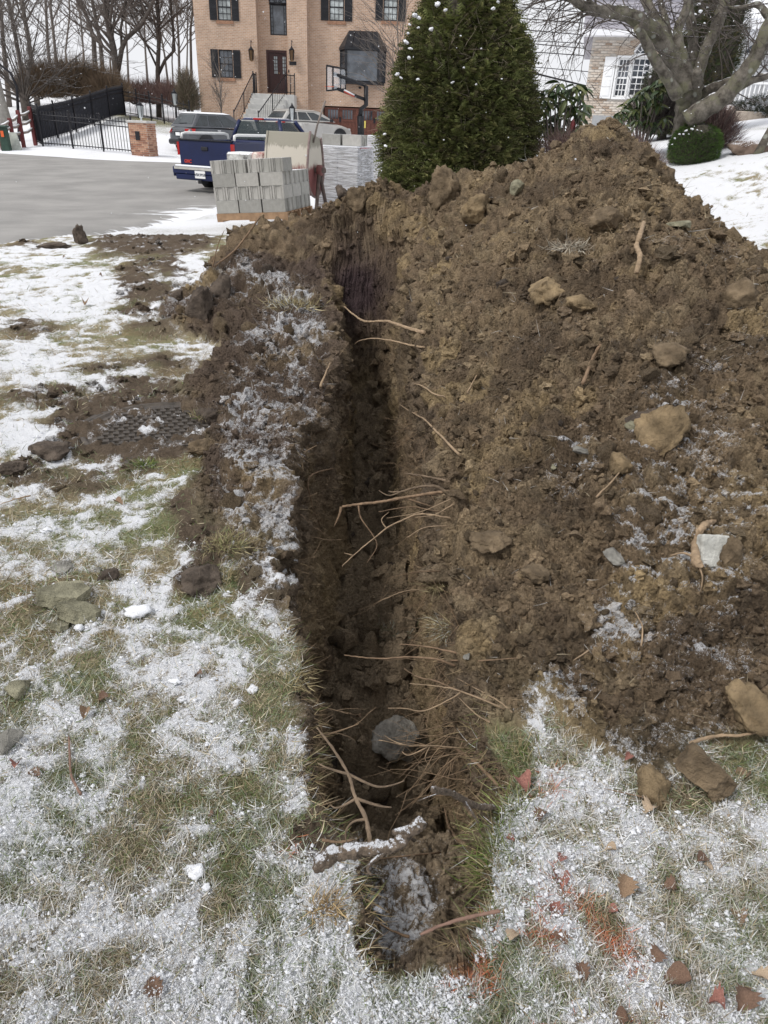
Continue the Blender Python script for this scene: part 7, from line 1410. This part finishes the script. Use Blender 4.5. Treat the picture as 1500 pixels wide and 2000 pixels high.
for k, (pts, r_, lb) in enumerate((([(790, 1306), (815, 1322), (850, 1330), (885, 1345), (960, 1372)], 6, 'reddish root with a broken tip in the middle of the root bundle'), ([(800, 1335), (850, 1340), (900, 1350), (985, 1385)], 5, 'long orange root of the bundle running down the right wall'), ([(758, 1383), (790, 1384), (830, 1388), (880, 1365), (900, 1352)], 5, 'lowest root of the bundle curving left over the dark hollow'), ([(815, 1340), (790, 1370), (770, 1395)], 3, 'thin root hanging down from the bundle'), ([(895, 1362), (930, 1395), (955, 1410)], 5, 'pale straight twig below the bundle on the right wall'), ([(893, 1325), (930, 1345), (975, 1370), (1000, 1392)], 4, 'thin frosted root right of the bundle'), ([(1010, 1285), (950, 1290), (880, 1290)], 5, 'pale root running right past the small pale stone'), ([(740, 1175), (790, 1155), (840, 1152)], 5, 'pale root reaching left under the dry tuft'), ([(795, 1050), (830, 1030), (875, 1028)], 4, 'forked thin root in mid trench on the right'), ([(800, 1118), (830, 1117), (860, 1115)], 4, 'short thin root pointing left above the dry tuft'), ([(800, 1105), (820, 1115), (850, 1112)], 3, 'tiny crooked root above the short thin one'), ([(812, 1010), (850, 1005), (885, 985)], 4, 'thin root in the tangle under the crossing root'), ([(740, 1000), (800, 990), (860, 1000)], 4, 'slender root in the tangle left of the right wall'), ([(755, 1012), (820, 1000), (880, 975)], 3, 'hair thin root in the tangle below the crossing root'))):
    root(pts, r_, 0 if k % 3 else 1, lb, d0=None if k in (4, 5, 6) else (hit(*pts[-1])[0]-Vector(OO)).length-.12, surf=k in (4, 5, 6), lift=.01)
root([(740, 1445), (790, 1455), (840, 1457), (910, 1462)], 6, 0, 'pale bundle root pointing left over the boulder', d0=2.2, parts=((1, [(770, 1448), (750, 1436)], 3), (2, [(800, 1475), (785, 1468)], 4), (2, [(830, 1480), (838, 1495)], 3)))
root([(893, 1464), (930, 1490), (955, 1515), (975, 1535)], 9, 1, 'brown broken root stub on the right wall above the frosted stick', surf=True, lift=.02, taper=.8)
root([(842, 1541), (880, 1549), (905, 1562), (930, 1574), (965, 1578)], 16, 2, 'frosted forked stick jutting from the near right wall', 'stick', 'stick', d0=1.62, parts=((2, [(920, 1585), (935, 1608)], 10), (1, [(850, 1552), (815, 1565)], 4)), taper=.8)
root([(868, 1575), (875, 1610), (890, 1635), (930, 1665)], 9, 1, 'crooked root hanging below the frosted forked stick', surf=True, lift=.02)
root([(618, 1420), (650, 1462), (680, 1512), (695, 1560), (715, 1600), (724, 1655)], 11.5, 4, 'long light brown branch leaning into the trench on the near left', 'branch', 'branch', d0=1.78, d1=1.66, parts=((2, [(640, 1500), (620, 1490)], 6), (3, [(740, 1574), (765, 1577)], 7), (3, [(660, 1578), (645, 1572)], 6), (2, [(730, 1535), (760, 1535), (790, 1525)], 6), (4, [(690, 1605), (675, 1625), (678, 1650)], 6)), taper=.5)
root([(828, 1602), (800, 1625), (770, 1650), (730, 1658), (690, 1662), (650, 1670), (615, 1690)], 34, 2, 'thick frosted log with a broken end lying across the near trench', 'log', 'log', d0=1.62, d1=1.66, parts=((1, [(765, 1625)], 30), (2, [(720, 1690), (726, 1710)], 12)), taper=.7)
root([(660, 1690), (720, 1680), (790, 1672), (860, 1665)], 6, 1, 'thin straight twig lying just below the frosted log', 'stick', 'stick', surf=True, lift=.02)
root([(690, 1640), (660, 1645), (630, 1640)], 8, 1, 'small twig left of the frosted log', 'stick', 'stick', surf=True, lift=.02)
root([(820, 1826), (860, 1808), (910, 1793), (978, 1778)], 9, 3, 'straight orange painted stick lying over the near end of the trench', 'stick', 'stick', d0=1.82, d1=1.80, taper=.8)
root([(735, 1800), (765, 1818), (800, 1830)], 7, 1, 'thin brown twig beside the orange painted stick', 'stick', 'stick', surf=True, lift=.02)
root([(1257, 434), (1250, 460), (1243, 480), (1250, 500), (1243, 535)], 11, 0, 'pale knotted stick standing up high on the heap', 'stick', 'stick', surf=True, lift=.08, taper=.9)
root([(1175, 672), (1160, 695), (1150, 720), (1138, 750)], 10, 1, 'bent brown stick half buried in the middle of the heap', 'stick', 'stick', surf=True, lift=.04, taper=.8)
root([(948, 702), (930, 735), (912, 768)], 4, 0, 'thin pale twig standing on the left flank of the heap', 'stick', 'stick', surf=True, lift=.04)
root([(1216, 912), (1200, 935), (1164, 972)], 6, 0, 'thin pale root below the tan clods on the heap', surf=True, lift=.02); root([(1500, 1424), (1450, 1436), (1400, 1437), (1345, 1452)], 9, 0, 'long pale root reaching in from the right edge', surf=True, lift=.02, taper=.6)
root([(1396, 1018), (1372, 1030), (1360, 1060), (1358, 1090), (1366, 1108)], 17, 0, 'thick gnarled pale root curling round the concrete fragment', surf=True, lift=.03, taper=.7, parts=((3, [(1335, 1080), (1310, 1085)], 6), (4, [(1372, 1130), (1366, 1165)], 4), (0, [(1430, 1032), (1465, 1050)], 4)))
root([(1240, 1195), (1255, 1225), (1252, 1262)], 5, 0, 'thin dangling root on the frosted lower heap', surf=True, lift=.02); root([(1120, 1290), (1150, 1270)], 5, 0, 'short twig on the lower heap', 'stick', 'stick', surf=True, lift=.02)
root([(135, 1440), (137, 1500), (146, 1530), (158, 1552)], 6, 3, 'thin reddish twig lying on the grass at the left', 'stick', 'stick', surf=True, lift=.01, taper=.8); root([(405, 576), (414, 527), (462, 486), (507, 424)], 5, 1, 'long thin whip leaning from the left end of the bank', 'stick', 'stick', surf=False, taper=.9, d0=7.0, d1=7.2, parts=((1, [(425, 480), (438, 450)], 3), (1, [(420, 500), (410, 515)], 3)))
root([(1180, 1540), (1290, 1565)], 4, 1, 'thin twig beside the fallen soil slabs', 'stick', 'stick', surf=True, lift=.01)
root([(0, 985), (30, 975), (60, 968)], 4, 0, 'dry stem lying on the lawn at the left edge', 'stick', 'stick', surf=True, lift=.01)
# ------------------------------------------------------------------ dead leaves
def deadleaf(m_, seed, lobes=True):
    rb = random.Random(seed); m = MB(); n_ = 9; rows = []; bend = rb.uniform(1.2, 3.4)*rb.choice((1, 1, -.5)); fold = rb.uniform(.3, 1.3)
    for k in range(n_+1):
        t_ = k/n_; w = .36*math.sin(math.pi*min(1, t_*.93+.05))**.8*((1+.24*math.cos(k*math.pi)) if lobes else 1); z = math.sin(t_*bend)*.28; x = t_*(1-.12*abs(bend)*t_)
        rows.append([(x-.05*(1 if k % 2 else 0), -w, z+fold*w+rb.uniform(-.03, .03)), (x, -w*.5, z+fold*w*.4), (x, 0, z), (x, w*.5, z+fold*w*.5), (x, w, z+fold*w*1.2+rb.uniform(-.03, .03))])
    vs = [v for r in rows for v in r]; fs = [(5*k+j, 5*k+j+1, 5*k+j+6, 5*k+j+5) for k in range(n_) for j in range(4)]; m.add(vs, fs, True); m.tube([(-.28, 0, .06), (0, 0, 0), (.5, 0, math.sin(.5*bend)*.28-.005)], [.014, .016, .010], 4); return m.mesh('dead_leaf', m_)
M_lf = [mat('tan_leaf', (.25, .17, .11), .7, .3, 22, .4, 40), mat('brown_leaf', (.16, .10, .07), .7, .3, 22, .4, 40), mat('red_painted_leaf', (.27, .125, .10), .7, .35, 14, .4, 40), mat('pale_leaf', (.40, .31, .22), .7, .25, 22, .4, 40)]
LV = [(1048, 1548, 66, 2, 'large curled reddish leaf on the right rim'), (1078, 1585, 44, 1, 'dark brown curled leaf under the large reddish one'), (998, 1637, 24, 2, 'small orange leaf on the right rim by the green tuft'), (1115, 1738, 62, 2, 'bright red painted leaf folded on the snow'), (1090, 1765, 46, 2, 'red stained leaf left of the bright red one'), (1228, 1750, 62, 0, 'flat tan leaf in the snow right of the red leaves'), (1195, 1780, 36, 2, 'small reddish leaf just below the flat tan leaf'), (1308, 1735, 50, 1, 'grey brown leaf right of the flat tan leaf'), (1290, 1878, 48, 1, 'folded brown leaf upper of the pair at lower right'), (1318, 1915, 66, 1, 'dark brown leaf lower of the pair at lower right'), (1452, 1780, 42, 0, 'tan triangular leaf near the right edge'), (1478, 1900, 52, 3, 'pale curled leaf at the right edge near the bottom'), (1395, 1675, 38, 1, 'brown leaf partly under snow below the heap foot'), (1402, 1700, 30, 3, 'pale tan leaf just under the brown one'), (1272, 1588, 48, 3, 'pale shrivelled leaf below the rounded clod'), (1478, 1510, 44, 0, 'orange tan oak leaf at the right edge of the heap foot'), (1465, 1975, 74, 1, 'large brown leaf at the bottom right corner'), (1155, 1918, 44, 1, 'dark leaf flat in the snow near the bottom'), (1022, 1820, 44, 3, 'pale brown leaf among the painted grass'), (1120, 1842, 40, 1, 'brown curled leaf right of the painted grass'), (1110, 1670, 34, 2, 'frosted pinkish leaf on the snow'), (1190, 1660, 30, 3, 'faint tan leaf under the frost'), (1290, 1975, 44, 0, 'tan leaf at the bottom edge'), (1400, 1960, 50, 2, 'pinkish leaf at the bottom edge right'), (1215, 1995, 40, 1, 'brown leaf cut by the bottom edge'), (1240, 1475, 26, 2, 'small pinkish leaf at the foot of the heap'), (1240, 1870, 54, 3, 'long pale dry leaf blade standing in the snow'),
      (243, 984, 28, 0, 'orange brown leaf on the lawn left of the dark clods'), (383, 1320, 30, 1, 'reddish brown leaf on the snowy grass at mid left'), (200, 1368, 36, 1, 'brown leaf pair member above the tan leaf on the left lawn'), (175, 1402, 34, 0, 'tan leaf on the left lawn below the brown one'), (42, 1490, 34, 2, 'dark red leaf at the left edge'), (68, 1505, 34, 1, 'brown folded leaf right of the dark red one'), (172, 592, 24, 0, 'orange leaf at the edge of the far snow patch'), (200, 536, 12, 0, 'tiny orange leaf standing in the far snow patch'), (128, 500, 9, 0, 'tiny orange leaf near the road edge'), (408, 1590, 24, 1, 'small orange brown leaf on green grass'), (330, 1948, 52, 1, 'frosted purple brown leaf near the bottom left'), (705, 1400, 18, 0, 'little orange leaf on the trench floor'), (300, 1700, 18, 1, 'tiny brown leaf on the left lawn'), (1425, 1590, 10, 3, 'tiny yellow leaf right of the fallen slabs')]
for k, (x, y, w_, mi, lb) in enumerate(LV):
    p, n_ = hit(x, y); s = size_at(p, w_)*.78; o = link('dead_leaf', deadleaf(M_lf[mi], 70+k, k % 3 != 0), None, label=lb, cat='leaf'); o.location = p+Vector((-.3*s, 0, .004)); o.scale = (s, s, s); o.rotation_euler = (random.uniform(-.3, .3), random.uniform(-.35, .1), random.uniform(-3, 3))
# snow flakes in the air
nf = 1500; Yf = RNG.uniform(5, 42, nf); P_ = np.stack([RNG.uniform(-.65, .62, nf)*Yf, Yf, RNG.uniform(-.12, .32, nf)*Yf+1.6], 1); P_ = P_[P_[:, 2] > G(P_[:, 0], P_[:, 1])+.3]
scatter('snowflakes', P_, RNG.uniform(.003, .006, len(P_))*(1+P_[:, 1]*.03), OCV, OCF, M_snow, np.ones((len(P_), 3))*.8, kind='stuff')
